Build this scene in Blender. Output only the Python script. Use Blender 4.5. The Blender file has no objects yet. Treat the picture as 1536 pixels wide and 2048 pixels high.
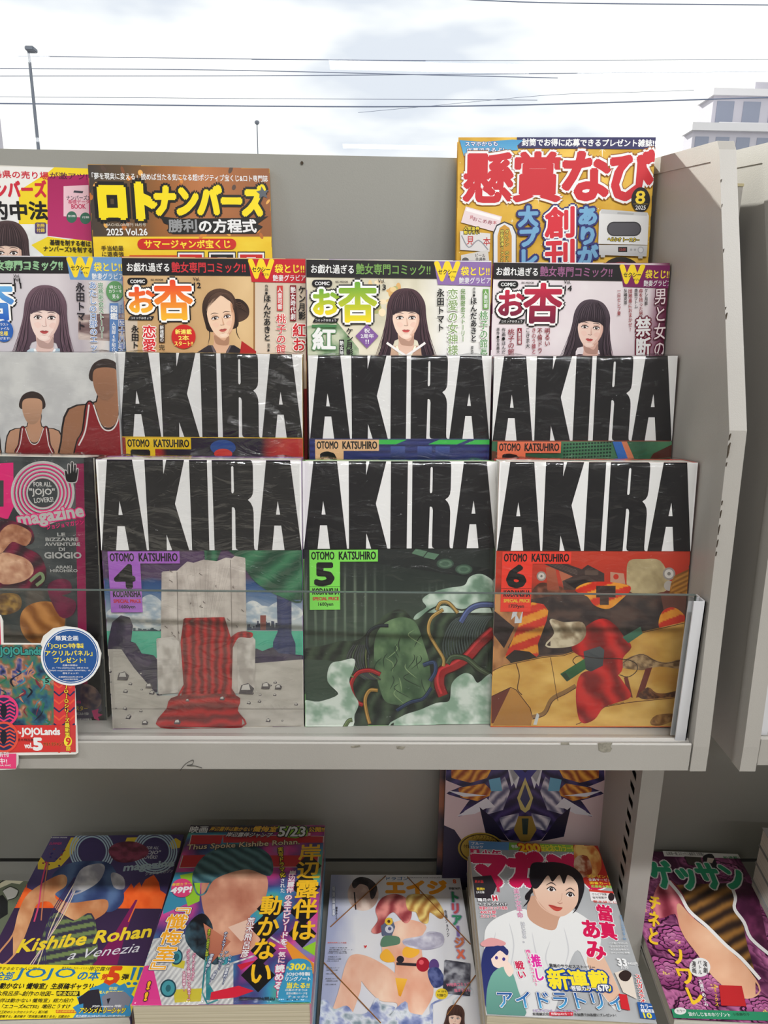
import bpy, math, random
import numpy as np
from mathutils import Vector, Matrix
from mathutils.geometry import tessellate_polygon

random.seed(4)
R = math.radians
SC = bpy.context.scene
COL = SC.collection
S = 0.001            # everything below is laid out in millimetres from the photographer's eye
EYE = 1.35           # eye height in metres

# ------------------------------------------------------------------ camera
PITCH, ROLL, YAW, FPX = 15.0, 0.9, -1.2, 1420.0
def cam_axes():
    p, r, w = R(PITCH), R(ROLL), R(YAW)
    f = np.array([0, math.cos(p), -math.sin(p)]); u = np.array([0, math.sin(p), math.cos(p)]); x = np.array([1., 0, 0])
    x2 = x*math.cos(r) + u*math.sin(r); u2 = -x*math.sin(r) + u*math.cos(r)
    c, s = math.cos(w), math.sin(w); Z = np.array([[c, -s, 0], [s, c, 0], [0, 0, 1]])
    return Z@x2, Z@u2, Z@f
CX, CU, CF = cam_axes()
cam = bpy.data.cameras.new('camera')
cam.sensor_fit = 'VERTICAL'; cam.sensor_height = 36.0; cam.sensor_width = 27.0
cam.lens = 36.0*FPX/2048.0
cam.clip_start = 0.02; cam.clip_end = 2000
camo = bpy.data.objects.new('camera', cam); COL.objects.link(camo)
M = Matrix.Identity(4)
for i in range(3):
    M[i][0] = CX[i]; M[i][1] = CU[i]; M[i][2] = -CF[i]
M[2][3] = EYE
camo.matrix_world = M
SC.camera = camo

# ------------------------------------------------------------------ sky, sun, lamps, exposure
SC.view_settings.view_transform = 'Standard'
try: SC.view_settings.look = 'None'
except Exception: pass
SC.view_settings.gamma = 1.0
SC.view_settings.use_curve_mapping = False
SC.view_settings.exposure = 0.0
w = bpy.data.worlds.new('overcast_sky'); SC.world = w; w.use_nodes = True
nt = w.node_tree; nt.nodes.clear()
N = nt.nodes.new
out = N('ShaderNodeOutputWorld'); bg = N('ShaderNodeBackground'); tc = N('ShaderNodeTexCoord')
mp = N('ShaderNodeMapping'); mp.inputs['Scale'].default_value = (1.2, 1.2, 4.2)
no = N('ShaderNodeTexNoise'); no.inputs['Scale'].default_value = 2.3; no.inputs['Detail'].default_value = 4
rp = N('ShaderNodeValToRGB')
rp.color_ramp.elements[0].position = 0.36; rp.color_ramp.elements[0].color = (0.70, 0.74, 0.82, 1)
rp.color_ramp.elements[1].position = 0.50; rp.color_ramp.elements[1].color = (1.12, 1.11, 1.07, 1)
L_ = nt.links.new
L_(tc.outputs['Generated'], mp.inputs[0]); L_(mp.outputs[0], no.inputs['Vector']); L_(no.outputs[0], rp.inputs[0])
L_(rp.outputs[0], bg.inputs[0]); bg.inputs[1].default_value = 1.3; L_(bg.outputs[0], out.inputs[0])

sun = bpy.data.lights.new('sun', 'SUN'); sun.energy = 10; sun.angle = R(1.0); sun.color = (1, .97, .9)
so = bpy.data.objects.new('sun', sun); COL.objects.link(so)
so.rotation_euler = Vector((.3, -1, -.57)).to_track_quat('-Z', 'Y').to_euler()
so.location = (-3, 6, 6)
TUBE_W = 38.0
TUBES = [(tx, ty) for ty in (-.5, -2.6, -4.7) for tx in (-2.6, .35, 1.9)]
CEIL = 2.95
for (tx, ty) in TUBES:
    a = bpy.data.lights.new('ceiling_tube_light', 'AREA'); a.shape = 'RECTANGLE'; a.size = 1.25; a.size_y = .09 if ty > -1 else .16
    a.energy = TUBE_W*(1 if ty > -1 else .2); a.color = (.985, .99, 1)
    ao = bpy.data.objects.new('ceiling_tube_light', a); COL.objects.link(ao); ao.location = (tx, ty, CEIL-.075)

# ------------------------------------------------------------------ photo measurements -> points in the place (mm from the eye)
def ray(px, py): return CF + CX*(px-768)/FPX + CU*(1024-py)/FPX
def atY(px, py, Y): r = ray(px, py); return r*(Y/r[1])
def atX(px, py, V): r = ray(px, py); return r*(V/r[0])
def atZ(px, py, V): r = ray(px, py); return r*(V/r[2])
def W(p): return Vector((p[0]*S, p[1]*S, p[2]*S + EYE))

# ------------------------------------------------------------------ materials
def lin(c):
    return tuple(((v/255.)/12.92 if v <= 10 else (((v/255.)+.055)/1.055)**2.4) for v in c[:3])
MATS = {}
def mat(name, col, rough=.5, metal=0, bump=None, spec=.5, noise=None, coat=0):
    if name in MATS: return MATS[name]
    m = bpy.data.materials.new(name); m.use_nodes = True; MATS[name] = m
    t = m.node_tree; b = t.nodes['Principled BSDF']
    b.inputs['Base Color'].default_value = (*lin(col), 1); b.inputs['Roughness'].default_value = rough
    b.inputs['Metallic'].default_value = metal; b.inputs['Specular IOR Level'].default_value = spec
    b.inputs['Coat Weight'].default_value = coat
    tcn = t.nodes.new('ShaderNodeTexCoord')
    if noise:
        n = t.nodes.new('ShaderNodeTexNoise'); n.inputs['Scale'].default_value = noise[0]; n.inputs['Detail'].default_value = 5
        r = t.nodes.new('ShaderNodeValToRGB')
        r.color_ramp.elements[0].color = (*lin(noise[1]), 1); r.color_ramp.elements[1].color = (*lin(col), 1)
        r.color_ramp.elements[0].position = noise[2] if len(noise) > 2 else .3
        r.color_ramp.elements[1].position = (noise[2] if len(noise) > 2 else .3)+.3
        t.links.new(tcn.outputs['Object'], n.inputs['Vector']); t.links.new(n.outputs[0], r.inputs[0]); t.links.new(r.outputs[0], b.inputs['Base Color'])
    if bump:
        n = t.nodes.new('ShaderNodeTexNoise'); n.inputs['Scale'].default_value = bump[0]; n.inputs['Detail'].default_value = 3
        bp = t.nodes.new('ShaderNodeBump'); bp.inputs['Strength'].default_value = bump[1]; bp.inputs['Distance'].default_value = .001
        t.links.new(tcn.outputs['Object'], n.inputs['Vector']); t.links.new(n.outputs[0], bp.inputs['Height']); t.links.new(bp.outputs[0], b.inputs['Normal'])
    return m
PAINT = mat('grey_enamel_steel', (170, 166, 160), .42, bump=(900, .12), noise=(7, (163, 159, 153)))
PAINT_IN = mat('grey_enamel_steel_flat', (157, 156, 150), .38, bump=(700, .1))
DARK = mat('gap_shade_and_hair', (30, 30, 30), .8)  # near-black standing in for shade in gaps and slots; also the hair
PLASTIC = mat('light_grey_plastic', (205, 205, 208), .4)
PAPER = mat('white_paper', (232, 230, 224), .7)
TAPE = mat('old_tape_residue', (150, 145, 132), .8, noise=(300, (120, 116, 105)))
RUST = mat('chipped_paint', (72, 62, 50), .9)
def ink(name, rough, coat, bump=0):
    m = bpy.data.materials.new(name); m.use_nodes = True
    t = m.node_tree; b = t.nodes['Principled BSDF']
    a = t.nodes.new('ShaderNodeAttribute'); a.attribute_name = 'ink'
    t.links.new(a.outputs['Color'], b.inputs['Base Color'])
    b.inputs['Roughness'].default_value = rough; b.inputs['Coat Weight'].default_value = coat; b.inputs['Coat Roughness'].default_value = .22
    b.inputs['Specular IOR Level'].default_value = .35
    return m
INK = ink('printed_cover_paper', .45, .25)
INK_MATT = ink('printed_matt_paper', .6, .05)
def pages_mat(name, c1, c2):
    m = bpy.data.materials.new(name); m.use_nodes = True
    t = m.node_tree; b = t.nodes['Principled BSDF']; b.inputs['Roughness'].default_value = .9
    tcn = t.nodes.new('ShaderNodeTexCoord'); sep = t.nodes.new('ShaderNodeSeparateXYZ'); n = t.nodes.new('ShaderNodeTexNoise')
    n.noise_dimensions = '1D'; n.inputs['Scale'].default_value = 900; n.inputs['Detail'].default_value = 3
    r = t.nodes.new('ShaderNodeValToRGB'); r.color_ramp.elements[0].position = .35; r.color_ramp.elements[1].position = .65
    r.color_ramp.elements[0].color = (*lin(c1), 1); r.color_ramp.elements[1].color = (*lin(c2), 1)
    t.links.new(tcn.outputs['Object'], sep.inputs[0]); t.links.new(sep.outputs['Z'], n.inputs['W'])
    t.links.new(n.outputs[0], r.inputs[0]); t.links.new(r.outputs[0], b.inputs['Base Color'])
    return m
PAGES = pages_mat('page_edges', (205, 200, 188), (236, 232, 222))
PAGES_NEWS = pages_mat('newsprint_page_edges', (182, 170, 142), (222, 212, 188))
def clear(name, tint, gloss_rough, bump, fac):
    m = bpy.data.materials.new(name); m.use_nodes = True
    t = m.node_tree; t.nodes.clear(); N = t.nodes.new; K = t.links.new
    o = N('ShaderNodeOutputMaterial'); mx = N('ShaderNodeMixShader'); tr = N('ShaderNodeBsdfTransparent'); g = N('ShaderNodeBsdfGlossy')
    tr.inputs[0].default_value = (*tint, 1); g.inputs['Roughness'].default_value = gloss_rough
    fr = N('ShaderNodeLayerWeight'); pw = N('ShaderNodeMath'); pw.operation = 'POWER'; pw.inputs[1].default_value = 4.5
    ma = N('ShaderNodeMath'); ma.operation = 'MULTIPLY_ADD'; ma.inputs[1].default_value = .8; ma.inputs[2].default_value = fac
    K(fr.outputs['Facing'], pw.inputs[0]); K(pw.outputs[0], ma.inputs[0])
    K(ma.outputs[0], mx.inputs[0]); K(tr.outputs[0], mx.inputs[1]); K(g.outputs[0], mx.inputs[2]); K(mx.outputs[0], o.inputs[0])
    if bump:
        tcn = N('ShaderNodeTexCoord'); bp = N('ShaderNodeBump'); bp.inputs['Distance'].default_value = .0025; bp.inputs['Strength'].default_value = bump[1]
        mp = N('ShaderNodeMapping'); mp.inputs['Scale'].default_value = bump[2]
        n = N('ShaderNodeTexNoise'); n.inputs['Scale'].default_value = bump[0]; n.inputs['Detail'].default_value = 4; n.inputs['Distortion'].default_value = 1.2
        K(tcn.outputs['Object'], mp.inputs[0]); K(mp.outputs[0], n.inputs['Vector']); K(n.outputs[0], bp.inputs['Height'])
        K(bp.outputs[0], g.inputs['Normal']); K(bp.outputs[0], fr.inputs['Normal'])
    return m
WRAP = clear('clear_shrink_film', (.965, .965, .965), .1, (34, 1.0, (.7, 1.6, 1)), .055)
WRAP_SHINY = clear('glossy_shrink_film', (.965, .965, .965), .13, (34, 1.0, (.7, 1.6, 1)), .13)
ACRYL = clear('clear_acrylic', (.975, .98, .977), .02, None, .014)
GLASS = clear('window_glass', (.95, .96, .955), .01, None, .03)
ACEDGE = mat('acrylic_cut_edge', (88, 98, 94), .2)

# ------------------------------------------------------------------ mesh helpers
class MB:
    def __init__(s): s.v = []; s.f = []
    def box(s, a, b, rot=None):
        x0, y0, z0 = a; x1, y1, z1 = b; k = len(s.v)
        s.v += [(x0, y0, z0), (x1, y0, z0), (x1, y1, z0), (x0, y1, z0), (x0, y0, z1), (x1, y0, z1), (x1, y1, z1), (x0, y1, z1)]
        s.f += [tuple(k+i for i in q) for q in ((0, 3, 2, 1), (4, 5, 6, 7), (0, 1, 5, 4), (1, 2, 6, 5), (2, 3, 7, 6), (3, 0, 4, 7))]
        return s
    def prism(s, poly, axis, a, b):
        """poly: 2D outline in the two other axes, extruded along axis from a to b"""
        k = len(s.v); n = len(poly)
        def P(q, h): return {0: (h, q[0], q[1]), 1: (q[0], h, q[1]), 2: (q[0], q[1], h)}[axis]
        s.v += [P(q, a) for q in poly] + [P(q, b) for q in poly]
        for i in range(n):
            j = (i+1) % n; s.f.append((k+i, k+j, k+n+j, k+n+i))
        for t in tessellate_polygon([[Vector((q[0], q[1], 0)) for q in poly]]):
            s.f.append(tuple(k+i for i in t)); s.f.append(tuple(k+n+i for i in reversed(t)))
        return s
    def tube(s, pts, r, n=8):
        k = len(s.v); pts = [Vector(p) for p in pts]
        for i, p in enumerate(pts):
            d = (pts[min(i+1, len(pts)-1)]-pts[max(i-1, 0)]).normalized()
            a = d.cross(Vector((0, 0, 1)) if abs(d.z) < .9 else Vector((1, 0, 0))).normalized(); b = d.cross(a)
            rr = r[i] if isinstance(r, (list, tuple)) else r
            for j in range(n):
                t = 2*math.pi*j/n; q = p+a*rr*math.cos(t)+b*rr*math.sin(t); s.v.append(tuple(q))
        for i in range(len(pts)-1):
            for j in range(n):
                s.f.append((k+i*n+j, k+i*n+(j+1) % n, k+(i+1)*n+(j+1) % n, k+(i+1)*n+j))
        s.f.append(tuple(k+j for j in range(n))[::-1]); s.f.append(tuple(k+(len(pts)-1)*n+j for j in range(n)))
        return s
    def build(s, name, m, parent=None, world=True, bevel=0, smooth=False):
        """vertices in mm; world=True: measured from the eye, placed in the room"""
        me = bpy.data.meshes.new(name)
        if world: vs = [(x*S, y*S, z*S+EYE) for x, y, z in s.v]
        else: vs = [(x*S, y*S, z*S) for x, y, z in s.v]
        me.from_pydata(vs, [], s.f)
        import bmesh
        bm = bmesh.new(); bm.from_mesh(me); bmesh.ops.recalc_face_normals(bm, faces=bm.faces)
        if bevel: bmesh.ops.bevel(bm, geom=list(bm.edges), offset=bevel*S, segments=2, affect='EDGES', clamp_overlap=True)
        bm.to_mesh(me); bm.free()
        me.materials.append(m)
        if smooth: me.polygons.foreach_set('use_smooth', [True]*len(me.polygons))
        o = bpy.data.objects.new(name, me); COL.objects.link(o)
        if parent: o.parent = parent
        return o
def box(name, a, b, m, parent=None, bevel=0, world=True): return MB().box(a, b).build(name, m, parent, world, bevel)
def tag(o, label=None, cat=None, group=None, kind=None):
    if label: o['label'] = label
    if cat: o['category'] = cat
    if group: o['group'] = group
    if kind: o['kind'] = kind
    return o
def empty(name, loc=(0, 0, 0)):
    o = bpy.data.objects.new(name, None); COL.objects.link(o); o.empty_display_size = .02; o.location = loc
    return o

# ------------------------------------------------------------------ printing: flat art laid out in ink on a cover
_H = np.array([math.sin(i*127.1+311.7)*43758.5453 % 1 for i in range(4096)])
def vnoise(x, y):
    xi = np.floor(x).astype(int); yi = np.floor(y).astype(int); fx = x-xi; fy = y-yi
    fx = fx*fx*(3-2*fx); fy = fy*fy*(3-2*fy)
    h = lambda a, b: _H[(a*73+b*1931+a*b*7) & 4095]
    return (h(xi, yi)*(1-fx)+h(xi+1, yi)*fx)*(1-fy)+(h(xi, yi+1)*(1-fx)+h(xi+1, yi+1)*fx)*fy
def fbm(x, y, o=4):
    s = 0; a = .5; t = 0
    for i in range(o):
        s = s+a*vnoise(x*2**i+i*17.3, y*2**i+i*9.1); t += a; a *= .5
    return s/t
def mixc(a, b, t):
    t = np.clip(t, 0, 1)[..., None]; return np.asarray(a, float)*(1-t)+np.asarray(b, float)*t
def ramp(t, stops):
    t = np.asarray(t); r = np.stack([np.interp(t, [s[0] for s in stops], [s[1][k] for s in stops]) for k in range(3)], -1); return r
def inside(x, y, poly):
    r = np.zeros(x.shape, bool); n = len(poly)
    for i in range(n):
        x1, y1 = poly[i]; x2, y2 = poly[(i+1) % n]
        if y1 == y2: continue
        c = ((y1 > y) != (y2 > y)) & (x < (x2-x1)*(y-y1)/(y2-y1)+x1); r ^= c
    return r
_G = {}
def glyph(sx, off):
    k = (sx, round(off, 3))
    if k in _G: return _G[k]
    c = bpy.data.curves.new('t', 'FONT'); c.body = sx; c.offset = off; c.resolution_u = 2 if len(sx) > 3 or off == 0 else 3
    o = bpy.data.objects.new('t', c); COL.objects.link(o)
    dg = bpy.context.evaluated_depsgraph_get(); ev = o.evaluated_get(dg); m = ev.to_mesh()
    n = len(m.vertices); co = np.empty(n*3); m.vertices.foreach_get('co', co); co = co.reshape(-1, 3)[:, :2].copy()
    fs = [tuple(p.vertices) for p in m.polygons]
    ev.to_mesh_clear(); bpy.data.objects.remove(o); bpy.data.curves.remove(c)
    _G[k] = (co, fs); return _G[k]
ROTV = set('ー―〜~…「」『』()()-=')
STEP = 0.000005
def catmull(p, n=5, closed=True):
    p = [np.array(q, float) for q in p]; m = len(p); o = []
    rng = range(m) if closed else range(m-1)
    for i in rng:
        a, b, c, d = (p[(i-1) % m], p[i], p[(i+1) % m], p[(i+2) % m]) if closed else (p[max(i-1, 0)], p[i], p[i+1], p[min(i+2, m-1)])
        for j in range(n):
            t = j/n; o.append(tuple(.5*((2*b)+(-a+c)*t+(2*a-5*b+4*c-d)*t*t+(-a+3*b-3*c+d)*t**3)))
    if not closed: o.append(tuple(p[-1]))
    return o
class Art:
    """flat print on a cover; the corners TL, x axis, up axis (world mm) give the cover's own plane"""
    def __init__(s, o, x, u, w, h):
        s.o, s.x, s.u, s.w, s.h = np.array(o), x, u, w, h
        s.n = np.cross(x, u); s.V = []; s.F = []; s.C = []; s.k = 0; s.lay = 0; s.sc = 1.; s.ox = 0.; s.oy = 0.; s.uv = False
    def frame(s, sc, ox, oy): s.sc, s.ox, s.oy = sc, ox, oy; s.uv = False; return s
    def loc(s, P):
        """drawing coordinates -> mm on the cover (x right, y up, from its top left corner)"""
        P = np.asarray(P, float).reshape(-1, 2)
        if s.uv: return np.stack([P[:, 0]*s.w, -P[:, 1]*s.h], -1)
        px = P[:, 0]/s.sc+s.ox; py = P[:, 1]/s.sc+s.oy
        r = CF[None]+np.outer((px-768)/FPX, CX)+np.outer((1024-py)/FPX, CU)
        t = (s.o@s.n)/(r@s.n); q = r*t[:, None]-s.o
        return np.stack([q@s.x, q@s.u], -1)
    def add(s, L, faces, C):
        L = np.array(L, float); L[:, 0] = np.clip(L[:, 0], 0, s.w); L[:, 1] = np.clip(L[:, 1], -s.h, 0)
        z = np.full((len(L), 1), s.lay*STEP/S)
        s.V.append(np.hstack([L, z])); s.F += [tuple(i+s.k for i in f) for f in faces]
        C = np.asarray(C, float)
        if C.ndim == 1: C = np.tile(C[:3], (len(L), 1))
        s.C.append(C); s.k += len(L)
    def poly(s, P, c, c2=None, smooth=0, grad=(0, 1)):
        """c2: colour at the bottom (grad (0,1)) or the right (grad (1,0))"""
        if smooth: P = catmull(P, smooth)
        P = np.asarray(P, float); L = s.loc(P)
        if c2 is not None:
            t = P@np.array(grad, float); t = (t-t.min())/(np.ptp(t)+1e-9); C = mixc(c, c2, t)
        else: C = c
        T = tessellate_polygon([[Vector((a, b, 0)) for a, b in P]])
        s.add(L, [tuple(t) for t in T], C); s.lay += 1
    def rect(s, x0, y0, x1, y1, c, c2=None, **k): s.poly([(x0, y0), (x1, y0), (x1, y1), (x0, y1)], c, c2, **k)
    def rrect(s, x0, y0, x1, y1, r, c):
        P = []
        for cx, cy, a in ((x1-r, y0+r, -90), (x1-r, y1-r, 0), (x0+r, y1-r, 90), (x0+r, y0+r, 180)):
            P += [(cx+r*math.cos(R(a+t)), cy+r*math.sin(R(a+t))) for t in (0, 22, 45, 67, 90)]
        s.poly(P, c)
    def ell(s, cx, cy, rx, ry, c, n=28, rot=0, c2=None):
        a = R(rot); P = []
        for i in range(n):
            t = 2*math.pi*i/n; x = rx*math.cos(t); y = ry*math.sin(t); P.append((cx+x*math.cos(a)-y*math.sin(a), cy+x*math.sin(a)+y*math.cos(a)))
        s.poly(P, c, c2)
    def ring(s, cx, cy, r0, r1, c, n=40):
        P = [(cx+r0*math.cos(2*math.pi*i/n), cy+r0*math.sin(2*math.pi*i/n)) for i in range(n)]+[(cx+r1*math.cos(2*math.pi*i/n), cy+r1*math.sin(2*math.pi*i/n)) for i in range(n)]
        s.add(s.loc(P), [(i, (i+1) % n, n+(i+1) % n, n+i) for i in range(n)], c); s.lay += 1
    def line(s, P, w, c, smooth=0, taper=False):
        if smooth: P = catmull(P, smooth, False)
        P = np.asarray(P, float); d = np.gradient(P, axis=0); d /= (np.linalg.norm(d, axis=1)[:, None]+1e-9); nn = np.stack([-d[:, 1], d[:, 0]], -1)
        n = len(P); hw = np.full(n, w/2.)
        if taper: hw = hw*(1-np.abs(np.linspace(-1, 1, n))**2*.9)
        Q = np.vstack([P+nn*hw[:, None], P-nn*hw[:, None]])
        s.add(s.loc(Q), [(i, i+1, n+i+1, n+i) for i in range(n-1)], c); s.lay += 1
    def field(s, x0, y0, x1, y1, fn, step=None, mask=None, ol=1.0):
        """a painted area: fine quads coloured by fn(x, y) -> rgb"""
        step = step or 2.4*s.sc
        nx = max(2, int(abs(x1-x0)/step)+1); ny = max(2, int(abs(y1-y0)/step)+1)
        X, Y = np.meshgrid(np.linspace(x0, x1, nx), np.linspace(y0, y1, ny)); C = fn(X.ravel(), Y.ravel())
        P = np.stack([X.ravel(), Y.ravel()], -1); L = s.loc(P)
        I = np.arange(nx*ny).reshape(ny, nx); q = np.stack([I[:-1, :-1], I[:-1, 1:], I[1:, 1:], I[1:, :-1]], -1).reshape(-1, 4)
        if mask is not None:
            cx = P[q].mean(1); q = q[inside(cx[:, 0], cx[:, 1], mask)]
        lc = L[q].mean(1); q = q[(lc[:, 0] > 0) & (lc[:, 0] < s.w) & (lc[:, 1] < 0) & (lc[:, 1] > -s.h)]
        if len(q) == 0: return
        u, inv = np.unique(q.ravel(), return_inverse=True)
        s.add(L[u], [tuple(f) for f in inv.reshape(-1, 4).tolist()], C[u]); s.lay += 1
        if mask is not None and len(mask) > 2:
            Q = np.array(list(mask)+[mask[0]], float); P2 = []
            for a_, b_ in zip(Q[:-1], Q[1:]):
                m = max(1, int(np.hypot(*(b_-a_))/(5*s.sc))); P2 += [a_+(b_-a_)*i/m for i in range(m)]
            P2 = np.array(P2+[Q[-1]]); Cc = fn(P2[:, 0], P2[:, 1])*ol
            d = np.gradient(P2, axis=0); d /= (np.linalg.norm(d, axis=1)[:, None]+1e-9); nn = np.stack([-d[:, 1], d[:, 0]], -1)*step*.72
            n = len(P2); s.add(s.loc(np.vstack([P2+nn, P2-nn])), [(i, i+1, n+i+1, n+i) for i in range(n-1)], np.vstack([Cc, Cc])); s.lay += 1
    # text -------------------------------------------------------------
    def _put(s, co, fs, b, O, ex, ey, c, c2, it):
        x0, x1, y0, y1 = b
        fx = (co[:, 0]-x0)/(x1-x0+1e-9); fy = (y1-co[:, 1])/(y1-y0+1e-9)
        L = O+np.outer(fx-it*(fy-.5), ex)+np.outer(fy, ey)
        C = mixc(c, c2, fy) if c2 is not None else c
        s.add(L, fs, C)
    def _text(s, tx, O, ex, ey, c, c2, st, sw, b, vert, it):
        cjk = any(ord(ch) > 0x2e80 for ch in tx); kan = sum(ord(ch) > 0x4e00 for ch in tx)/max(1, len(tx))
        if kan > .3: b = min(b, .045)
        if vert:
            n = len(tx); bnd = (0, 1, -n, 0); V = []; F = []; k = 0
            for i, ch in enumerate(tx):
                if ch == ' ': continue
                c0, fs = glyph(ch, 0)
                if not len(c0): continue
                cc = np.array([.5, .38])
                if ch.isascii(): cc = (c0.min(0)+c0.max(0))/2
                co = c0-cc
                if ch in ROTV: co = np.stack([co[:, 1], -co[:, 0]], -1)
                co = co+np.array([.5, -i-.5]); V.append(co); F += [tuple(q+k for q in f) for f in fs]; k += len(co)
            if not V: return
            co, fs = np.vstack(V), F
        else:
            co, fs = glyph(tx, 0); bnd = (co[:, 0].min(), co[:, 0].max(), co[:, 1].min(), co[:, 1].max())
        em = np.linalg.norm(ey)/(bnd[3]-bnd[2])            # mm per em, and so per unit of stroke width
        if not vert: em = min(em, 1.25*np.linalg.norm(ex)/(bnd[1]-bnd[0]))
        def thick(r, cc, c2_=None):
            offs = [(0, 0)]
            if r > 0:
                rings = [r] if r <= .055 else ([r*.55, r] if r <= .12 else [r*.35, r*.7, r])
                for q in rings:
                    m = 8 if q < .1 else 12
                    if em*q < .12: m = 4
                    offs += [(q*em*math.cos(2*math.pi*(i+.5)/m), q*em*math.sin(2*math.pi*(i+.5)/m)) for i in range(m)]
            for d in reversed(offs): s._put(co, fs, bnd, O+np.array(d), ex, ey, cc, c2_, it); s.lay += .35
            s.lay += 1
        if st is not None:
            for (cc, ww) in (st if isinstance(st, list) else [(st, sw)]): thick(max(b, 0)+ww, cc)
        thick(max(b, 0)*.8, c, c2)
    def t(s, tx, x0, y0, x1, h, c, dy=0, st=None, sw=.08, b=.02, c2=None, it=0):
        """a line of text: top left (x0,y0), top right (x1,y0+dy), height h"""
        A, B, D = s.loc([(x0, y0), (x1, y0+dy), ((x0+x1)/2, y0+dy/2+h)]); ex = B-A
        nrm = np.array([ex[1], -ex[0]])/np.linalg.norm(ex); m = abs((D-(A+B)/2)@nrm)
        s._text(tx, A, ex, nrm*m, c, c2, st, sw, b, False, it*m/np.linalg.norm(ex))
    def v(s, tx, xc, y0, y1, wd, c, dx=0, st=None, sw=.08, b=.02, c2=None):
        """a column of text: top centre (xc,y0) to bottom centre (xc+dx,y1), wd wide"""
        A, B, D = s.loc([(xc, y0), (xc+dx, y1), (xc+dx/2+wd, (y0+y1)/2)]); ey = B-A
        nrm = np.array([-ey[1], ey[0]])/np.linalg.norm(ey); m = abs((D-(A+B)/2)@nrm); ex = nrm*m
        if ex[0] < 0: ex = -ex
        s._text(tx, A-ex/2, ex, ey, c, c2, st, sw, b, True, 0)
    def build(s, parent, name='front_cover', m=None, z=0):
        V = np.vstack(s.V); V[:, 2] += z; me = bpy.data.meshes.new(name)
        me.from_pydata([tuple(v) for v in (V*S)], [], s.F)
        C = np.vstack(s.C)/255.; Cl = np.where(C <= .04045, C/12.92, ((np.clip(C, 0, 1)+.055)/1.055)**2.4)
        at = me.color_attributes.new('ink', 'FLOAT_COLOR', 'POINT'); at.data.foreach_set('color', np.hstack([Cl, np.ones((len(Cl), 1))]).ravel())
        # every piece faces the reader
        import bmesh
        bm = bmesh.new(); bm.from_mesh(me)
        bm.normal_update()
        fl = [f for f in bm.faces if f.normal.z < 0]; bmesh.ops.reverse_faces(bm, faces=fl)
        bm.to_mesh(me); bm.free()
        me.materials.append(m or INK); o = bpy.data.objects.new(name, me); COL.objects.link(o); o.parent = parent
        return o

# ------------------------------------------------------------------ poses of the books: top left corner (mm), lean back, turn, tilt (deg)
def axes(l, w, r):
    l, w, r = R(l), R(w), R(r)
    u = np.array([0, math.sin(l), math.cos(l)]); x = np.array([1., 0, 0])
    x2 = x*math.cos(r)+u*math.sin(r); u2 = -x*math.sin(r)+u*math.cos(r)
    c, s = math.cos(w), math.sin(w); Z = np.array([[c, -s, 0], [s, c, 0], [0, 0, 1]])
    return Z@x2, Z@u2
DECK, ST2, ST3, ST4, SHELF = -381., -289., -195., -97., -744.
POSE = {   # w, h, x, y, z, lean, turn, tilt, scale, rests on
'ak4': (182,257,-244.3,627.9,-122.4,4.57,1.98,-0.02,1,DECK), 'ak5': (182,257,-62.5,649.3,-125.9,8.14,2.04,0.16,1,DECK),
'ak6': (182,257,118.1,636.3,-121.9,4.95,-0.46,0.52,1,DECK), 'ak1': (182,257,-250.6,716.3,-32.7,4.99,1.52,0.05,1,ST2),
'ak2': (182,257,-62.4,720.2,-33.4,4.83,-0.59,0.73,1,ST2), 'ak3': (182,257,123.2,725.3,-31.8,4.79,-2.48,1.09,.983,ST2),
'slam': (184,259,-432.5,720.3,-34.8,4.62,-2.96,0.51,1,ST2), 'an11': (188,257,-449.4,781.0,59.7,7.33,2.42,0.38,.985,ST3),
'an12': (188,257,-257.5,777.1,60.9,6.22,1.51,0.35,.985,ST3), 'an13': (188,257,-66.6,758.7,60.0,5.74,1.29,0.53,1,ST3),
'an14': (188,257,130.8,805.2,63.5,4.67,-2.35,0.58,.943,ST3), 'loto': (190,257,-301.7,825.0,156.1,6.33,5.15,0.77,.985,ST4),
'nums': (190,257,-498.9,835.5,156.8,6.68,3.38,-0.30,.985,ST4), 'kens': (205,285,88.4,813.6,186.6,5.91,-1.37,0.78,1.01,ST4),
'jojo1': (190,267,-446.8,656.1,-125.5,5.40,-0.73,-0.15,.99,DECK), 'jojo2': (182,257,-439.2,848.8,-701.5,85.73,6.05,-4.49,.96,SHELF),
'rohan': (182,257,-239.0,827.1,-666.9,88.43,1.18,-0.67,.96,SHELF), 'maga': (182,257,145.6,852.6,-711.1,88.17,-0.70,-2.59,.925,SHELF),
'drag': (182,257,-49.2,838.0,-756.5,91.93,0.45,-0.63,.96,SHELF), 'ges': (182,257,363.3,877.2,-747.4,88.09,-0.74,-2.43,.96,SHELF)}
class Book: pass
def place(key):
    w, h, x, y, z, l, tn, tl, sc, base = POSE[key]
    b = Book(); b.x, b.u = axes(l, tn, tl); b.o = np.array([x, y, z])*sc; b.w = w*sc; b.h = h*sc; b.base = base
    b.flat = l > 45
    b.h0 = b.h
    if not b.flat: b.h = (b.o[2]-base)/b.u[2]
    b.n = np.cross(b.x, b.u)
    b.art = Art(b.o, b.x, b.u, b.w, b.h)
    return b
def root_of(b, name, label, cat, group):
    e = empty(name); n = b.n
    m = Matrix.Identity(4)
    for i in range(3): m[i][0] = b.x[i]; m[i][1] = b.u[i]; m[i][2] = n[i]
    p = W(b.o); m[0][3], m[1][3], m[2][3] = p
    e.matrix_world = m; tag(e, label, cat, group); b.root = e
    return e
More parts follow.
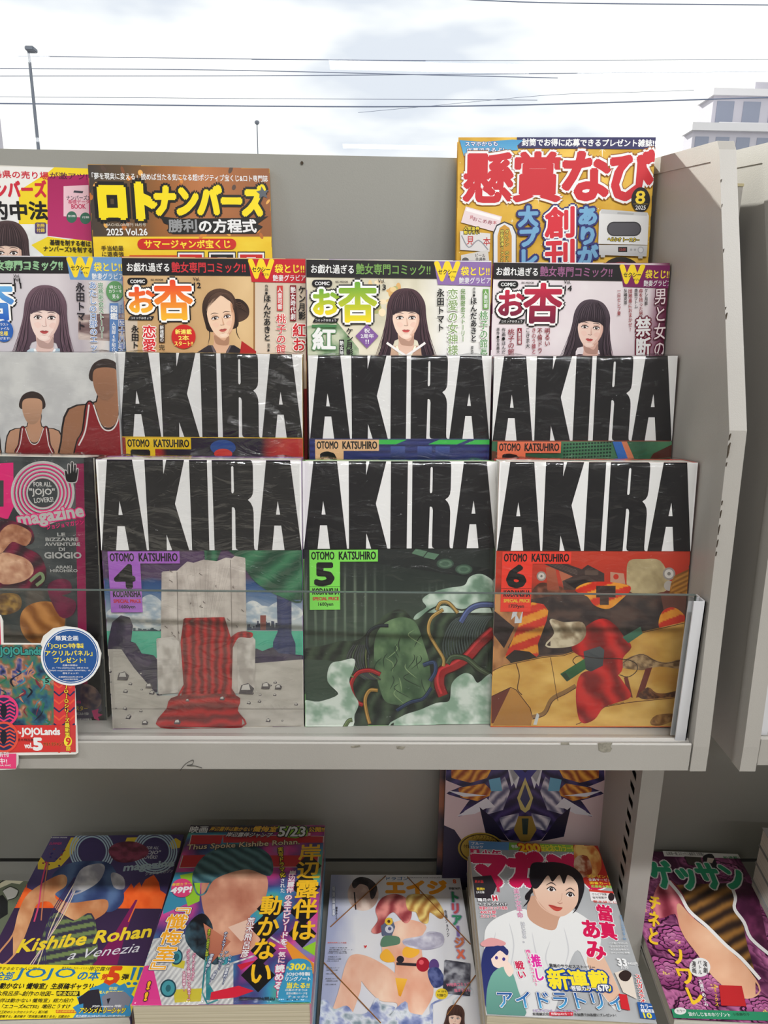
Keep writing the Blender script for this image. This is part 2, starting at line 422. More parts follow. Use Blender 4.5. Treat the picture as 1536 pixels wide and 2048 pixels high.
def body(b, t, spine_c, spine='right', pages=PAGES, r=1.2, inset=1.5, jacket_name='cover', back_c=None):
    """page block plus a thin wrap-around cover: front board, spine and back board"""
    w, h = b.w, b.h
    e = b.root; mb = MB(); x0, x1 = (inset, w-1.0) if spine == 'right' else (1.0, w-inset)
    mb.box((x0, -h+.6, -t+.5), (x1, -.8, -.45)); mb.build('page_block', pages, e, world=False)
    cm = spine_c if not isinstance(spine_c, tuple) else mat('cover_stock_%d_%d_%d' % spine_c, spine_c, .4, coat=.2)
    P = []; n = 6; k = 1 if spine == 'right' else -1; xs = w if spine == 'right' else 0; xo = 0 if spine == 'right' else w; r = min(r, t/2-.1)
    P.append((xo, -.02))
    for i in range(n+1): a = math.pi/2*i/n; P.append((xs-k*r+k*r*math.sin(a), -.02-r+r*math.cos(a)))
    for i in range(n+1): a = math.pi/2*i/n; P.append((xs-k*r+k*r*math.cos(a), -t+r-r*math.sin(a)))
    P.append((xo, -t))
    Q = [(xo, -t+.4), (xs-k*(r+.2), -t+.4), (xs-k*.6, -t/2), (xs-k*(r+.2), -.42), (xo, -.42)]
    mb = MB(); mb.prism([(p[0], p[1]) for p in P+Q], 1, -h, 0); mb.build(jacket_name, cm, e, world=False)
def wrap(b, t, seed=0, gap=.7, rip=.25):
    """clear film pulled over the whole book, ruffled at its seams"""
    w, h = b.w, b.h; nx, ny = 60, 90; V = []; F = []
    rs = np.random.RandomState(seed); ph = rs.rand(4)*50
    X, Y = np.meshgrid(np.linspace(-.5, w+.5, nx), np.linspace(.6, -h+.0, ny))
    ed = np.minimum(X+.5, w+.5-X)/w; tp = np.minimum(.6-Y, Y+h)/h
    z = gap+1.1*(fbm(X*.05+ph[0], Y*.05+ph[1])-.5)+.5*np.exp(-tp*14)*(fbm(X*.35+ph[2], Y*.03)-.5)*2+.45*np.exp(-ed*13)*(fbm(X*.04, Y*.6+ph[3])-.5)*2
    wv = fbm(X*.012+ph[0], Y*.02+ph[2])
    z = z+rip*np.sin((Y*.2+.0016*(X-w/2)**2*(1 if seed % 2 else -1)*.6)+9*wv)*np.clip(fbm(X*.03+ph[1], Y*.03)*2.6-.7, 0, 1)
    z = np.maximum(z-z.min(), 0)*.8+max(.5, b.art.lay*STEP/S+.12)
    z[:, 0] = z[:, -1] = -1; z[0, :] = z[-1, :] = -1
    V = np.stack([X, Y, z], -1).reshape(-1, 3).tolist(); I = np.arange(nx*ny).reshape(ny, nx)
    F = np.stack([I[:-1, :-1], I[1:, :-1], I[1:, 1:], I[:-1, 1:]], -1).reshape(-1, 4).tolist()
    # top flap with a crumpled seam and two sides
    k = len(V); m = 40
    for i in range(m):
        x = -.5+(w+1)*i/(m-1); c = 2.2*max(0, math.exp(-((x-w*.12)/9)**2)+math.exp(-((x-w*.9)/10)**2))+.5*random.random()
        V += [(x, .7, -.8), (x, 1.0+c, -t*.5+random.uniform(-1, 1)), (x, .7, -t-.4)]
    for i in range(m-1):
        for j in range(2): a = k+i*3+j; F.append((a, a+3, a+4, a+1))
    for xx in (-.6, w+.6):
        k = len(V); V += [(xx, .6, -.9), (xx, -h, -.9), (xx, -h, -t-.3), (xx, .6, -t-.3)]; F.append((k, k+1, k+2, k+3))
    mb = MB(); mb.v = V; mb.f = [tuple(f) for f in F]; o = mb.build('shrink_wrap', WRAP_SHINY if rip > .4 else WRAP, b.root, world=False, smooth=True)
    return o
# ================================================================== the shop around the rack
def struct(o, nm=None): o['kind'] = 'structure'; return o
FLOOR = mat('pale_vinyl_floor', (150, 146, 138), .35, noise=(3, (140, 136, 128)))
WALLM = mat('white_wall_paint', (176, 173, 166), .8); CEILM = mat('ceiling_board', (205, 204, 200), .8)
def room():
    X0, X1, Y0, Y1, Z0, Z1 = -4500, 4500, -6500, 1150, -1350, 1600
    struct(box('floor', (X0, Y0, Z0-50), (X1, Y1, Z0), FLOOR)); struct(box('ceiling', (X0, Y0, Z1), (X1, Y1+50, Z1+50), CEILM))
    struct(box('wall_back', (X0, Y0-60, Z0), (X1, Y0, Z1), WALLM)); struct(box('wall_left', (X0-60, Y0, Z0), (X0, Y1, Z1), WALLM)); struct(box('wall_right', (X1, Y0, Z0), (X1+60, Y1, Z1), WALLM))
    fr = MB().box((X0, Y1, Z0), (X1, Y1+60, -800)); struct(fr.build('wall_front', WALLM))
    e = empty('window_1'); struct(e)
    g = box('window_pane', (X0, Y1+20, -800), (X1, Y1+28, 1500), GLASS, e)
    ALU = mat('aluminium_sash', (170, 172, 172), .35, metal=.6)
    fm = MB().box((X0, Y1, 1500), (X1, Y1+60, 1600)).box((X0, Y1, -840), (X1, Y1+60, -800))
    for x in (-2400, 2600): fm.box((x, Y1, -800), (x+50, Y1+60, 1500))
    fm.build('window_frame', ALU, e)
room()
for (tx, ty) in TUBES:
    e = empty('ceiling_light', (tx, ty, CEIL)); tag(e, 'white batten light on the shop ceiling, '+{-.5: 'front row', -2.6: 'middle row', -4.7: 'rear row'}[ty]+', '+{-2.6: 'left', .35: 'centre', 1.9: 'right'}[tx], 'ceiling light', 'ceiling tube lights')
    b_ = MB().box((-630, -60, -42), (630, 60, -2)).build('housing', PLASTIC, e, world=False)

# outside -------------------------------------------------------------
ASPH = mat('asphalt', (120, 120, 118), .9, noise=(.5, (100, 100, 100)))
struct(box('ground', (-300000, 1400, -1800), (300000, 400000, -1650), ASPH))
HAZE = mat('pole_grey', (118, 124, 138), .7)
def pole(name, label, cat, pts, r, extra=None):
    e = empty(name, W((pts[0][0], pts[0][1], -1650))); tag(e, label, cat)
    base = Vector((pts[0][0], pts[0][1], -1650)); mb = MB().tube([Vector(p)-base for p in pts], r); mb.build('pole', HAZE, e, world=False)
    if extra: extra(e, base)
P0 = atY(57, 100, 30000); P1 = atY(77, 293, 30000); dP = (P1-P0)/(P0[2]-P1[2])
PB = (P0[0], P0[1], -1650)
def lamp(e, b):
    mb = MB().box((-60, -200, P0[2]-b[2]-60), (260, 200, P0[2]-b[2]+90)); mb.build('lamp_head', HAZE, e, world=False, bevel=30)
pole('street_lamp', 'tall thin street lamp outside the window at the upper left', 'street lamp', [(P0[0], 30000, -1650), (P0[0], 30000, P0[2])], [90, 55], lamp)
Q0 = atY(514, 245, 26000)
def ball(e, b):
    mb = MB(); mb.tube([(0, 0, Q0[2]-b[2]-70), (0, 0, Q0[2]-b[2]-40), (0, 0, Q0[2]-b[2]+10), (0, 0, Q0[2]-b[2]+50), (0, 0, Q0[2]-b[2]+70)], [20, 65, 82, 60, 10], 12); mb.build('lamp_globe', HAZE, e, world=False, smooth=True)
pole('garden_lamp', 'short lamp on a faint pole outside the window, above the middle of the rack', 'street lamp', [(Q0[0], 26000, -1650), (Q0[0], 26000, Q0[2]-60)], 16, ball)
CAB = mat('cable_hazed', (120, 130, 156), .8)  # cables lightened to blue-grey, the bright sky's haze put into their colour
cables = [((0, 207), (850, 213), (1536, 195), 46000, 42, 'lowest sagging power cable outside the window'), ((0, 137), (430, 140), (860, 150), 47000, 26, 'power cable outside the window ending at the middle, second from bottom left'),
 ((60, 152), (600, 151), (1536, 143), 48000, 24, 'power cable crossing the whole window above the lowest one'), ((180, 114), (420, 117), (690, 120), 49000, 24, 'short faint power cable high on the left of the window'),
 ((690, 120), (1000, 121), (1536, 119), 50000, 16, 'hair-thin power cable high on the right of the window'), ((820, -8), (1080, 5), (1536, 10), 46000, 34, 'topmost power cable at the top edge of the window'),
 ((60, 194), (500, 197), (860, 199), 51000, 18, 'thin power cable just above the lowest one on the left'), ((860, 212), (1100, 190), (1280, 184), 52000, 14, 'thin power cable rising to the building on the right')]
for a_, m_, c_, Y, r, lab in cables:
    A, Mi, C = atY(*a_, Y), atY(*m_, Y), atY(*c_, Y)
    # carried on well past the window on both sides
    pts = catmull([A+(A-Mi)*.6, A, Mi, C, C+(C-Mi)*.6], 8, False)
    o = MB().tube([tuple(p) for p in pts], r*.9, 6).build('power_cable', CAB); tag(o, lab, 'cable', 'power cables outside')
BLD = mat('hazy_grey_render', (196, 193, 204), .9); BLW = mat('hazed_pale_wall', (226, 224, 228), .9); BLG = mat('hazed_blue_grey', (140, 146, 166), .3)  # lightened colours: distance haze and overbright daylight are painted in
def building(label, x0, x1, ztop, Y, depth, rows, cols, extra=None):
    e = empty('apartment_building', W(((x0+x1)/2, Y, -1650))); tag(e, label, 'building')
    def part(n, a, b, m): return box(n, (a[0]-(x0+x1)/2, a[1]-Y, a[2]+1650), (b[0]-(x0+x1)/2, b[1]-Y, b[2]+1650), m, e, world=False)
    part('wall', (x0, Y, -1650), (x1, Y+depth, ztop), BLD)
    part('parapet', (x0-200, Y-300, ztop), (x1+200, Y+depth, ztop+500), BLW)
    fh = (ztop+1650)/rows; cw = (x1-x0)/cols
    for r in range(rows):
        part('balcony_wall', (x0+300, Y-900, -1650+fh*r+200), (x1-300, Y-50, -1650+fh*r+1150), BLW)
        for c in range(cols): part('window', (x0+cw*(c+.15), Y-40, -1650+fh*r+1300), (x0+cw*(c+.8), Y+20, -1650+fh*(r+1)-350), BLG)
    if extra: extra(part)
A = atY(1428, 192, 62000); B = atY(1640, 192, 62000)
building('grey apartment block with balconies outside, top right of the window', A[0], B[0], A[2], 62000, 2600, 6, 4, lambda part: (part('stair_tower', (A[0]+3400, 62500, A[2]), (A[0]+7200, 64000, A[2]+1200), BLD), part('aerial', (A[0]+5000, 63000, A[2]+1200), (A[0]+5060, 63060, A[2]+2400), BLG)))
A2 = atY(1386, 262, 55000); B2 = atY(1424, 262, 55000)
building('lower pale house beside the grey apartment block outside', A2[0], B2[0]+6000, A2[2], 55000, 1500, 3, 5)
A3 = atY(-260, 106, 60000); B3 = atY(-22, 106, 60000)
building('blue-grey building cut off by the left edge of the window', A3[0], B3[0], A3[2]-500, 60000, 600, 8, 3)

# ================================================================== the rack
XL, XO, XI, XS = -640., 317., 302., 302.8       # left end, outer and inner edge of the front flange, the side sheet
YB = 838.
rk = empty('magazine_rack', W((-160, 700, DECK))); tag(rk, 'grey steel magazine rack with stepped upper shelf, clear front guard and tall side panels', 'display rack')
rk_loc = rk.location.copy()
def rpart(name, mb, m, parent=None, bevel=0, smooth=False):
    o = mb.build(name, m, None, True, bevel, smooth)
    for v in o.data.vertices: v.co -= rk_loc
    o.parent = parent or rk
    return o
# side panels: profile (Y, Z) of the front edge
PRO = [(574, -402), (574, -376), (590, -84), (676, 150), (682, 158), (850, 176), (850, -402)]
def strip(P, d0, d1):
    P = [Vector(p) for p in P]; n = []
    for i in range(len(P)):
        s_ = Vector((0, 0))
        if i: d = (P[i]-P[i-1]).normalized(); s_ += Vector((d.y, -d.x))
        if i < len(P)-1: d = (P[i+1]-P[i]).normalized(); s_ += Vector((d.y, -d.x))
        s_.normalize()
        d = (P[i]-P[i-1]).normalized() if i else (P[i+1]-P[i]).normalized()
        n.append(s_/max(.3, s_.dot(Vector((d.y, -d.x)))))
    return [tuple(p+m*d0) for p, m in zip(P, n)] + [tuple(p+m*d1) for p, m in reversed(list(zip(P, n)))]
def side_panel(xa, xb, sheet, pro=PRO):
    mb = MB(); E_ = pro[:6]; mb.prism(strip(E_, 2.5, 60)[:6]+[(849, -401)], 0, sheet, sheet+3)
    mb.prism(strip(E_, 0, 2.5), 0, xa, xb)
    mb.prism(strip(E_, 2.52, 16), 0, xa, xa+1.8); mb.prism(strip(E_, 2.52, 16), 0, xb-1.8, xb)
    return mb
sp_ = rpart('side_panel', side_panel(XI, XO, XS), PAINT)
rpart('side_panel', side_panel(XL-15, XL, XL-4), PAINT)
# rust and chips on the flange
ch = MB(); random.seed(9)
for (px, py, wd, ht) in [(1452, 868, 3, 10), (1450, 890, 4, 22), (1451, 905, 3, 9), (1448, 925, 2, 6), (1437, 1000, 2, 7), (1434, 1020, 2, 12), (1431, 1050, 2, 16), (1427, 1078, 2, 12), (1424, 1100, 2, 7), (1441, 360, 2, 5), (1442, 410, 1.5, 5), (1443, 500, 1.5, 6), (1444, 630, 3, 14), (1445, 615, 1.5, 4)]:
    p = atX(px+2, py, XI+1); y, z = p[1], p[2]
    yf = np.interp(z, [-376, -84, 150], [574, 590, 676])
    s_ = .45
    ch.prism([(XI+.2, z), (XI+wd*s_, z+ht*s_*.3), (XI+wd*s_*.7, z-ht*s_*.5), (XI+.3, z-ht*s_)], 1, yf-1.4, yf+1)
rpart('paint_chips', ch, RUST)['kind'] = 'stuff'
rpart('back_panel', MB().box((XL, YB, -402), (XS, YB+6, 172)).box((XL, YB+6.05, 169), (XS, YB+20, 172)), PAINT_IN)
# small hole and mark near the top of the back panel
p = atY(604, 326, YB); rpart('screw', MB().tube([(p[0], YB+1, p[2]), (p[0], YB-1.2, p[2])], 1.6, 10), RUST)
# deck and lip
YL = 575.
rpart('shelf_deck', MB().prism([(583, -376.5), (586, -374.5), (602, DECK), (YB, DECK), (YB, DECK-3), (583, DECK-3)], 0, XL, XS), PAINT, bevel=.4)
rpart('shelf_underside', MB().box((XL, 600, -402), (XS, YB, -399)), PAINT_IN)
lip = rpart('shelf_lip', MB().prism([(YL, -402), (YL, -374.8), (YL+1, -373.8), (YL+2.6, -374), (YL+2.6, -380), (YL+2, -380), (YL+2, -400), (600, -400), (600, -402)], 0, XL, XI-1), PAINT, bevel=.25)
# tape residue on the lip, a curled hair
def residue(pts, nm='tape_residue'):
    P = [atY(x, y, YL) for x, y in pts]; rpart(nm, MB().prism([(q[0], q[2]) for q in P], 1, YL-.35, YL+.3), TAPE, lip)
residue([(1196, 1486), (1225, 1485), (1221, 1492), (1224, 1497), (1220, 1503), (1206, 1504), (1197, 1500)])
residue([(1122, 1485), (1138, 1485), (1139, 1489), (1122, 1489)]); residue([(793, 1492), (811, 1493), (806, 1498), (794, 1497)])
residue([(702, 1492), (720, 1490), (721, 1493), (704, 1495)])
P = [atY(x, y, YL-.6) for x, y in catmull([(360, 1541), (372, 1527), (386, 1520), (385, 1528), (374, 1531), (392, 1532), (404, 1536)], 6, False)]
o = MB().tube([tuple(q) for q in P], .22, 5).build('hair_strand', DARK); tag(o, 'thin curled dark hair on the edge of the upper shelf', 'hair')
# steps under the back rows
rpart('step', MB().box((XL, 690, DECK), (292, 734, ST2)), PAINT_IN)
rpart('step', MB().box((XL, 734, DECK), (292, 764, ST3)), PAINT_IN)
rpart('step', MB().box((XL, 764, DECK), (292, YB, ST4)), PAINT_IN)
rpart('deck_gap_shade', MB().box((XL, YL+2.7, -384), (XS, 582.9, -380)), DARK)  # dark strip added as the shade in the gap behind the lip
# clear front guard with its bracket
YA = 590.
at_ = atY(0, 1183, YA)
g = empty('clear_front_guard', W((-160, YA, -376))); tag(g, 'clear acrylic guard standing along the front of the upper shelf', 'shelf guard'); gl = g.location.copy()
def gpart(name, mb, m, **k):
    o = mb.build(name, m, None, True, **k)
    for v in o.data.vertices: v.co -= gl
    o.parent = g
ZT = -232.8
gpart('acrylic_sheet', MB().box((XL+4, YA, -375), (293, YA+3, ZT)), ACRYL)
gpart('top_edge', MB().box((XL+4, YA-.1, ZT), (293, YA+3.1, ZT+.7)), ACEDGE)
gpart('side_edge', MB().box((293, YA, -375), (293.8, YA+3, ZT)), ACEDGE)
gpart('end_bracket', MB().box((289, YA-6, -377), (300, YA-4.5, -236)).box((298.5, YA-6, -377), (300, YA+12, -236)).box((289, YA+4, -377), (300, YA+5.5, -236)), PLASTIC, bevel=.3)

# slotted upright, lower back panel, lower shelf --------------------
XU0, XU1, YU = 314., 339., 700.
UT = float(atY(1490, 373, YU)[2]); print('UT', UT, atY(1475, 373, YU), atY(1509, 373, YU))
mb = MB().box((XU0, YU, -1340), (XU1, YU+2, UT)).box((XU1-2, YU+2.05, -1340), (XU1, 846, UT))
SL = [(1270, 1549.5), (1236, 1787)]
zs = [atX(px, py, XU0)[2] for px, py in SL]; ys = [atX(px, py, XU0)[1] for px, py in SL]
pitch = (zs[0]-zs[-1])/9; y_s = sum(ys)/2; SY0, SY1 = y_s-8.5, y_s+8.5
z = zs[0]+pitch*6.5
mb.box((XU0, YU+2.05, -1340), (XU0+1.5, SY0, UT)); mb.box((XU0, SY1, -1340), (XU0+1.5, 846, UT)); mb.box((XU0, SY0, z), (XU0+1.5, SY1, UT))
while z > -900:
    k = len(mb.v); top, bot = z-pitch*.19, z-pitch*.81; X = XU0
    mb.v += [(X, SY0, z), (X, SY1, z), (X, SY1, z-pitch), (X, SY0, z-pitch), (X, SY0+1.5, top-pitch*.12), (X, SY1-1, top), (X, SY1-3, bot+pitch*.22), (X, SY0+.5, bot)]
    mb.f += [(k, k+1, k+5, k+4), (k+1, k+2, k+6, k+5), (k+2, k+3, k+7, k+6), (k+3, k, k+4, k+7)]
    z -= pitch
mb.box((XU0, SY0, -1340), (XU0+1.5, SY1, z))
up = mb.build('slotted_upright', PAINT); up['kind'] = 'thing'
tag(up, 'grey steel upright with a row of slanted slots, right of the lower shelf', 'rack upright')
cap_ = box('cap', (XU0-.5, YU-.5, UT), (XU1+.5, 846, UT+2.5), mat('beige_cap', (190, 178, 140), .7), up)
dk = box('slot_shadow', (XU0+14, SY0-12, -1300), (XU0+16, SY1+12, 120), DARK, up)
YBL = 852.
lb = box('lower_back_panel', (-1100, YBL, -741), (1100, YBL+5, -404), PAINT_IN); tag(lb, 'grey steel back panel behind the lower shelf', 'back panel')
box('slot_gap_shade', (-1100, YBL+1, -752), (1100, YBL+8, -739), DARK, lb)  # dark strip painting the shade in the gap below the panel
ls = empty('lower_shelf', W((0, 700, SHELF))); tag(ls, 'grey steel lower shelf holding stacks of magazines', 'shelf')
for nm, a, c_ in (('shelf_board', (-1100, 470, SHELF-4), (XU0-1, YBL-3, SHELF)), ('shelf_board', (XU1+1, 470, SHELF-4), (1100, YBL-3, SHELF)), ('shelf_lip', (-1100, 466, SHELF-34), (XU0-1, 470, SHELF+6)), ('shelf_lip', (XU1+1, 466, SHELF-34), (1100, 470, SHELF+6))):
    o = box(nm, a, c_, PAINT_IN)
    for v in o.data.vertices: v.co -= ls.location
    o.parent = ls
box('rack_back_board', (-1100, YBL+9, -1340), (1100, YBL+14, -100), PAINT_IN)
tag(bpy.data.objects['rack_back_board'], 'rear steel board of the racks seen in the gap between the two units', 'back panel')

# neighbouring unit on the right
nk = empty('magazine_rack', W((800, 700, DECK))); tag(nk, 'neighbouring grey magazine rack cut off by the right edge of the photo', 'display rack')
def npart(name, mb, m, **k):
    o = mb.build(name, m, None, True, **k)
    for v in o.data.vertices: v.co -= nk.location
    o.parent = nk; return o
NX = 349.
npart('side_panel', side_panel(NX, NX+15, NX+.8), PAINT)
npart('side_panel', side_panel(1250, 1265, 1256), PAINT)
npart('shelf_deck', MB().prism([(583, -376.5), (586, -374.5), (602, DECK), (YB, DECK), (YB, DECK-3), (583, DECK-3)], 0, NX+9, 1250), PAINT)
npart('shelf_lip', MB().prism([(YL, -396), (YL, -368.8), (YL+6, -369), (YL+6, -394), (600, -394), (600, -396)], 0, NX+16, 1249), PAINT, bevel=.25)
npart('shelf_underside', MB().box((NX+8, 600, -396), (1250, YB, -393)), PAINT_IN)
npart('back_panel', MB().box((NX+9, YB, -402), (1250, YB+6, 172)), PAINT_IN)
npart('acrylic_sheet', MB().box((NX+20, YA, -375), (1248, YA+3, ZT)), ACRYL)
npart('end_bracket', MB().box((NX+16, YA-6, -370), (NX+27, YA-4.5, -230)), PLASTIC, bevel=.3)
# ================================================================== drawing aids
def sparkle(A, x, y, r, c=(255, 250, 225)):
    for a in (0, 45, 90, 135):
        k = r if a % 90 == 0 else r*.5; dx, dy = k*math.cos(R(a)), k*math.sin(R(a))
        A.poly([(x-dx, y-dy), (x+dy*.06, y-dx*.06), (x+dx, y+dy), (x-dy*.06, y+dx*.06)], c)
def portrait(A, cx, cy, w, tilt=0, hair=(58, 42, 50), hair2=(92, 68, 76), skin=(238, 205, 186), shade=(212, 165, 145), cloth=(60, 60, 70), cloth2=None, style='long', bottom=2.4, lip=(190, 80, 80), iris=(70, 50, 45), look=0, turn=0):
    """a generic printed portrait; (cx,cy) is the middle of the face, w the width of the face"""
    ca, sa = math.cos(R(tilt)), math.sin(R(tilt))
    def P(pts, rot=True): return [((cx+w*(x*ca-y*sa)) if rot else cx+w*x, (cy+w*(x*sa+y*ca)) if rot else cy+w*y) for x, y in pts]
    def D(pts, c, c2=None, sm=4, rot=True): A.poly(P(pts, rot), c, c2, smooth=sm)
    def mir(p): return p+[(-x, y) for x, y in reversed(p) if abs(x) > 1e-6]
    if style == 'bun': D([(.35, -.5), (.75, -.55), (1.0, -.25), (.95, .1), (.6, .25), (.35, .1)], hair, hair2)
    if style in ('long', 'bun', 'tied'): 
        if style == 'long': D([(-.05, -1.05), (.38, -.95), (.66, -.55), (.72, 0), (.86, .8), (1.05, 1.5), (1.0, bottom), (.45, bottom), (.4, .8), (-.4, .8), (-.45, bottom), (-1.05, bottom), (-.98, 1.5), (-.84, .8), (-.7, 0), (-.64, -.55), (-.42, -.92)], hair2, hair)
        else: D([(0, -1.0), (.42, -.85), (.62, -.45), (.6, .1), (.45, .45), (-.45, .45), (-.6, .1), (-.62, -.45), (-.42, -.85)], hair2, hair)
    # neck, shoulders, dress
    D([(-.26, .45), (.26, .45), (.27, .95), (.6, 1.2), (.5, 1.7), (-.5, 1.7), (-.6, 1.2), (-.27, .95)], shade, skin, rot=False)
    D([(-.24, .62), (.1, .82), (.26, .6), (.26, .95), (.0, .98), (-.2, .9)], tuple(v*.86 for v in shade), rot=False)
    if cloth:
        c2 = cloth2 or tuple(v*.7 for v in cloth)
        D([(-.3, .98), (-.8, 1.2), (-1.3, 1.5), (-1.5, bottom), (.1, bottom), (-.02, 1.75)], cloth, c2, 3, False)
        D([(.3, .98), (.8, 1.2), (1.3, 1.5), (1.5, bottom), (-.3, bottom), (-.02, 1.75)], c2, cloth, 3, False)
        D([(-.3, .98), (-.36, 1.0), (-.06, 1.82), (.02, 1.75)], tuple(min(255, v*1.35+25) for v in cloth), None, 0, False)
        D([(.3, .98), (.36, 1.0), (-.1, 1.95), (-.06, 1.78)], tuple(min(255, v*1.35+25) for v in cloth), None, 0, False)
    t = turn
    face = [(0, .74), (.17, .68), (.33, .48), (.44, .2), (.48, -.1), (.46, -.45), (.3, -.75), (0, -.85)]
    D(mir(face), skin)
    D([(.2, .66), (.34, .46), (.45, .2), (.485, -.1), (.46, -.5), (.38, -.4), (.38, 0), (.33, .3), (.2, .5)], shade)
    D([(-.34, .2), (-.2, .14), (-.1, .25), (-.22, .34)], mixc(skin, (240, 170, 155), np.array(.16)))
    D([(.14, .25), (.25, .14), (.38, .2), (.28, .34)], mixc(skin, (226, 150, 135), np.array(.18)))
    D([(.12, .62), (.26, .42), (.36, .18), (.4, -.1), (.45, -.1), (.42, .22), (.3, .5)], mixc(skin, shade, np.array(.5)))
    D([(-.13, .6), (0, .57), (.13, .6), (.08, .68), (-.08, .68)], mixc(skin, (255, 240, 230), np.array(.35)))
    D([(-.33, -.08), (-.215, -.14), (-.09, -.06), (-.1, .04), (-.215, .07), (-.33, .05)], mixc(skin, shade, np.array(.45))); D([(.33, -.08), (.215, -.14), (.09, -.06), (.1, .04), (.215, .07), (.33, .05)], mixc(skin, shade, np.array(.6)))
    for s_, k in ((-1, 1), (1, .95)):
        ex = s_*.215+t*.1; ey = .0
        D([(ex-.12*k, ey+.01), (ex-.05, ey-.045), (ex+.06*k, ey-.045), (ex+.12*k, ey-.005), (ex+.04, ey+.04), (ex-.06, ey+.04)], (246, 240, 238), sm=3)
        A.ell(*P([(ex+look*.03, ey-.003)])[0], w*.052, w*.05, iris, 14); A.ell(*P([(ex+look*.03, ey-.003)])[0], w*.026, w*.026, (18, 12, 14), 10)
        A.ell(*P([(ex+look*.03+.015, ey-.022)])[0], w*.012, w*.012, (255, 255, 255), 8)
        A.line(P([(ex-.135*k, ey+.015), (ex-.06, ey-.05), (ex+.05, ey-.055), (ex+.135*k, ey-.012)]), w*.03, (30, 20, 24), 4)
        A.line(P([(ex-.1, ey+.045), (ex, ey+.055), (ex+.1, ey+.035)]), w*.009, tuple(v*.7 for v in shade), 3)
        A.line(P([(ex-.11, ey-.09), (ex, ey-.105), (ex+.1, ey-.085)]), w*.008, tuple(v*.75 for v in shade), 3)
        A.line(P([(ex-.14, ey-.155), (ex-.02, ey-.19), (ex+.14, ey-.15)]), w*.028, mixc(hair, shade, np.array(.25)), 4, taper=True)
    D([(.02+t*.06, -.02), (.055+t*.1, .12), (.075+t*.12, .23), (.03, .26), (.015, .1)], mixc(skin, shade, np.array(.7)), sm=3)
    A.line(P([(-.07+t*.1, .25), (-.03+t*.1, .275), (t*.1, .265), (.03+t*.1, .278), (.075+t*.1, .25)]), w*.014, tuple(v*.72 for v in shade), 3)
    D([(-.14+t*.08, .435), (-.05+t*.08, .405), (t*.08, .418), (.05+t*.08, .405), (.14+t*.08, .43), (.05+t*.08, .455), (-.05+t*.08, .455)], tuple(v*.82 for v in lip), sm=3)
    D([(-.14+t*.08, .435), (-.04+t*.08, .452), (.04+t*.08, .452), (.14+t*.08, .43), (.07+t*.08, .5), (-.06+t*.08, .5)], lip, sm=3)
    A.line(P([(-.06+t*.08, .545), (t*.08, .555), (.06+t*.08, .545)]), w*.01, shade, 2)
    # hair in front
    if style == 'long':
        for s_ in (-1, 1):
            D([(s_*.1, -.98), (s_*.45, -.82), (s_*.66, -.4), (s_*.68, .2), (s_*.78, 1.0), (s_*.98, bottom*.8), (s_*.72, bottom), (s_*.55, 1.3), (s_*.5, .5), (s_*.47, 0), (s_*.42, -.35), (s_*.3, -.6)], hair2, hair)
        D([(-.5, -.45), (-.46, -.12), (-.36, -.16), (-.28, -.2), (-.18, -.22), (-.05, -.24), (.08, -.22), (.2, -.22), (.32, -.2), (.42, -.14), (.5, -.1), (.52, -.5), (.38, -.85), (0, -1.02), (-.38, -.85)], hair2, hair)
        for x0, x1 in ((-.3, -.42), (-.2, -.3), (-.1, -.17), (.0, -.04), (.1, .07), (.2, .2), (.3, .34), (.34, .44)):
            A.line(P([(x0*.5, -.95), (x0*.9, -.6), (x1, -.2)]), w*.012, mixc(hair, hair2, np.array(.9 if x0 < 0 else .1)), 3, taper=True)
        for i_ in range(26):
            x0 = -.5+i_*.04; hl = mixc(hair2, (190, 165, 170), np.array(.22 if i_ % 3 == 0 else .0)) if i_ % 2 else mixc(hair, (10, 8, 10), np.array(.25))
            A.line(P([(x0*.35, -.98), (x0*.8, -.72), (x0*1.0, -.45), (x0*1.02, -.24-.06*(i_ % 3))]), w*.016, hl, 3, taper=True)
        for s_ in (-1, 1):
            for i_ in range(9):
                q = i_*.045; A.line(P([(s_*(.44+q*.4), -.5), (s_*(.52+q*.5), .1), (s_*(.53+q*.9), .7), (s_*(.68+q), 1.25), (s_*(.64+q*1.3), bottom*.88)]), w*.018, mixc(hair2, (170, 140, 150), np.array(.2 if i_ % 2 else 0)) if i_ % 3 else mixc(hair, (8, 6, 8), np.array(.5)), 3, taper=True)
        for s_ in (-1, 1):
            for q in (.0, .08, .16): A.line(P([(s_*(.5+q*.5), -.3), (s_*(.56+q), .4), (s_*(.66+q), 1.1), (s_*(.78+q), bottom*.85)]), w*.014, mixc(hair, (150, 120, 130), np.array(.35)), 3, taper=True)
    elif style in ('bun', 'tied'):
        D([(-.5, -.1), (-.47, -.35), (-.3, -.62), (.05, -.78), (.3, -.6), (.46, -.4), (.5, .05), (.6, -.3), (.5, -.78), (.1, -1.02), (-.35, -.92), (-.6, -.5)], hair2, hair)
        for q in (0, .1, .2, .3): A.line(P([(-.5+q*.4, -.35-q*.5), (-.1+q*.4, -.85), (.45, -.75+q*.6)]), w*.014, mixc(hair, (160, 125, 110), np.array(.35)), 4, taper=True)
        for i_ in range(18):
            q = i_*.05; A.line(P([(-.52+q*.5, -.3-q*.42), (-.3+q*.6, -.75-q*.1), (.1+q*.45, -.9+q*.3), (.5, -.6+q*.5)]), w*.014, mixc(hair2, (170, 130, 110), np.array(.4)) if i_ % 2 else hair, 3, taper=True)
            if i_ < 9: A.line(P([(.52+q*.3, -.42+q*.5), (.75, -.45+q*.6), (.93, -.2+q*.4)]), w*.014, mixc(hair2, (160, 120, 100), np.array(.4)) if i_ % 2 else hair, 3, taper=True)
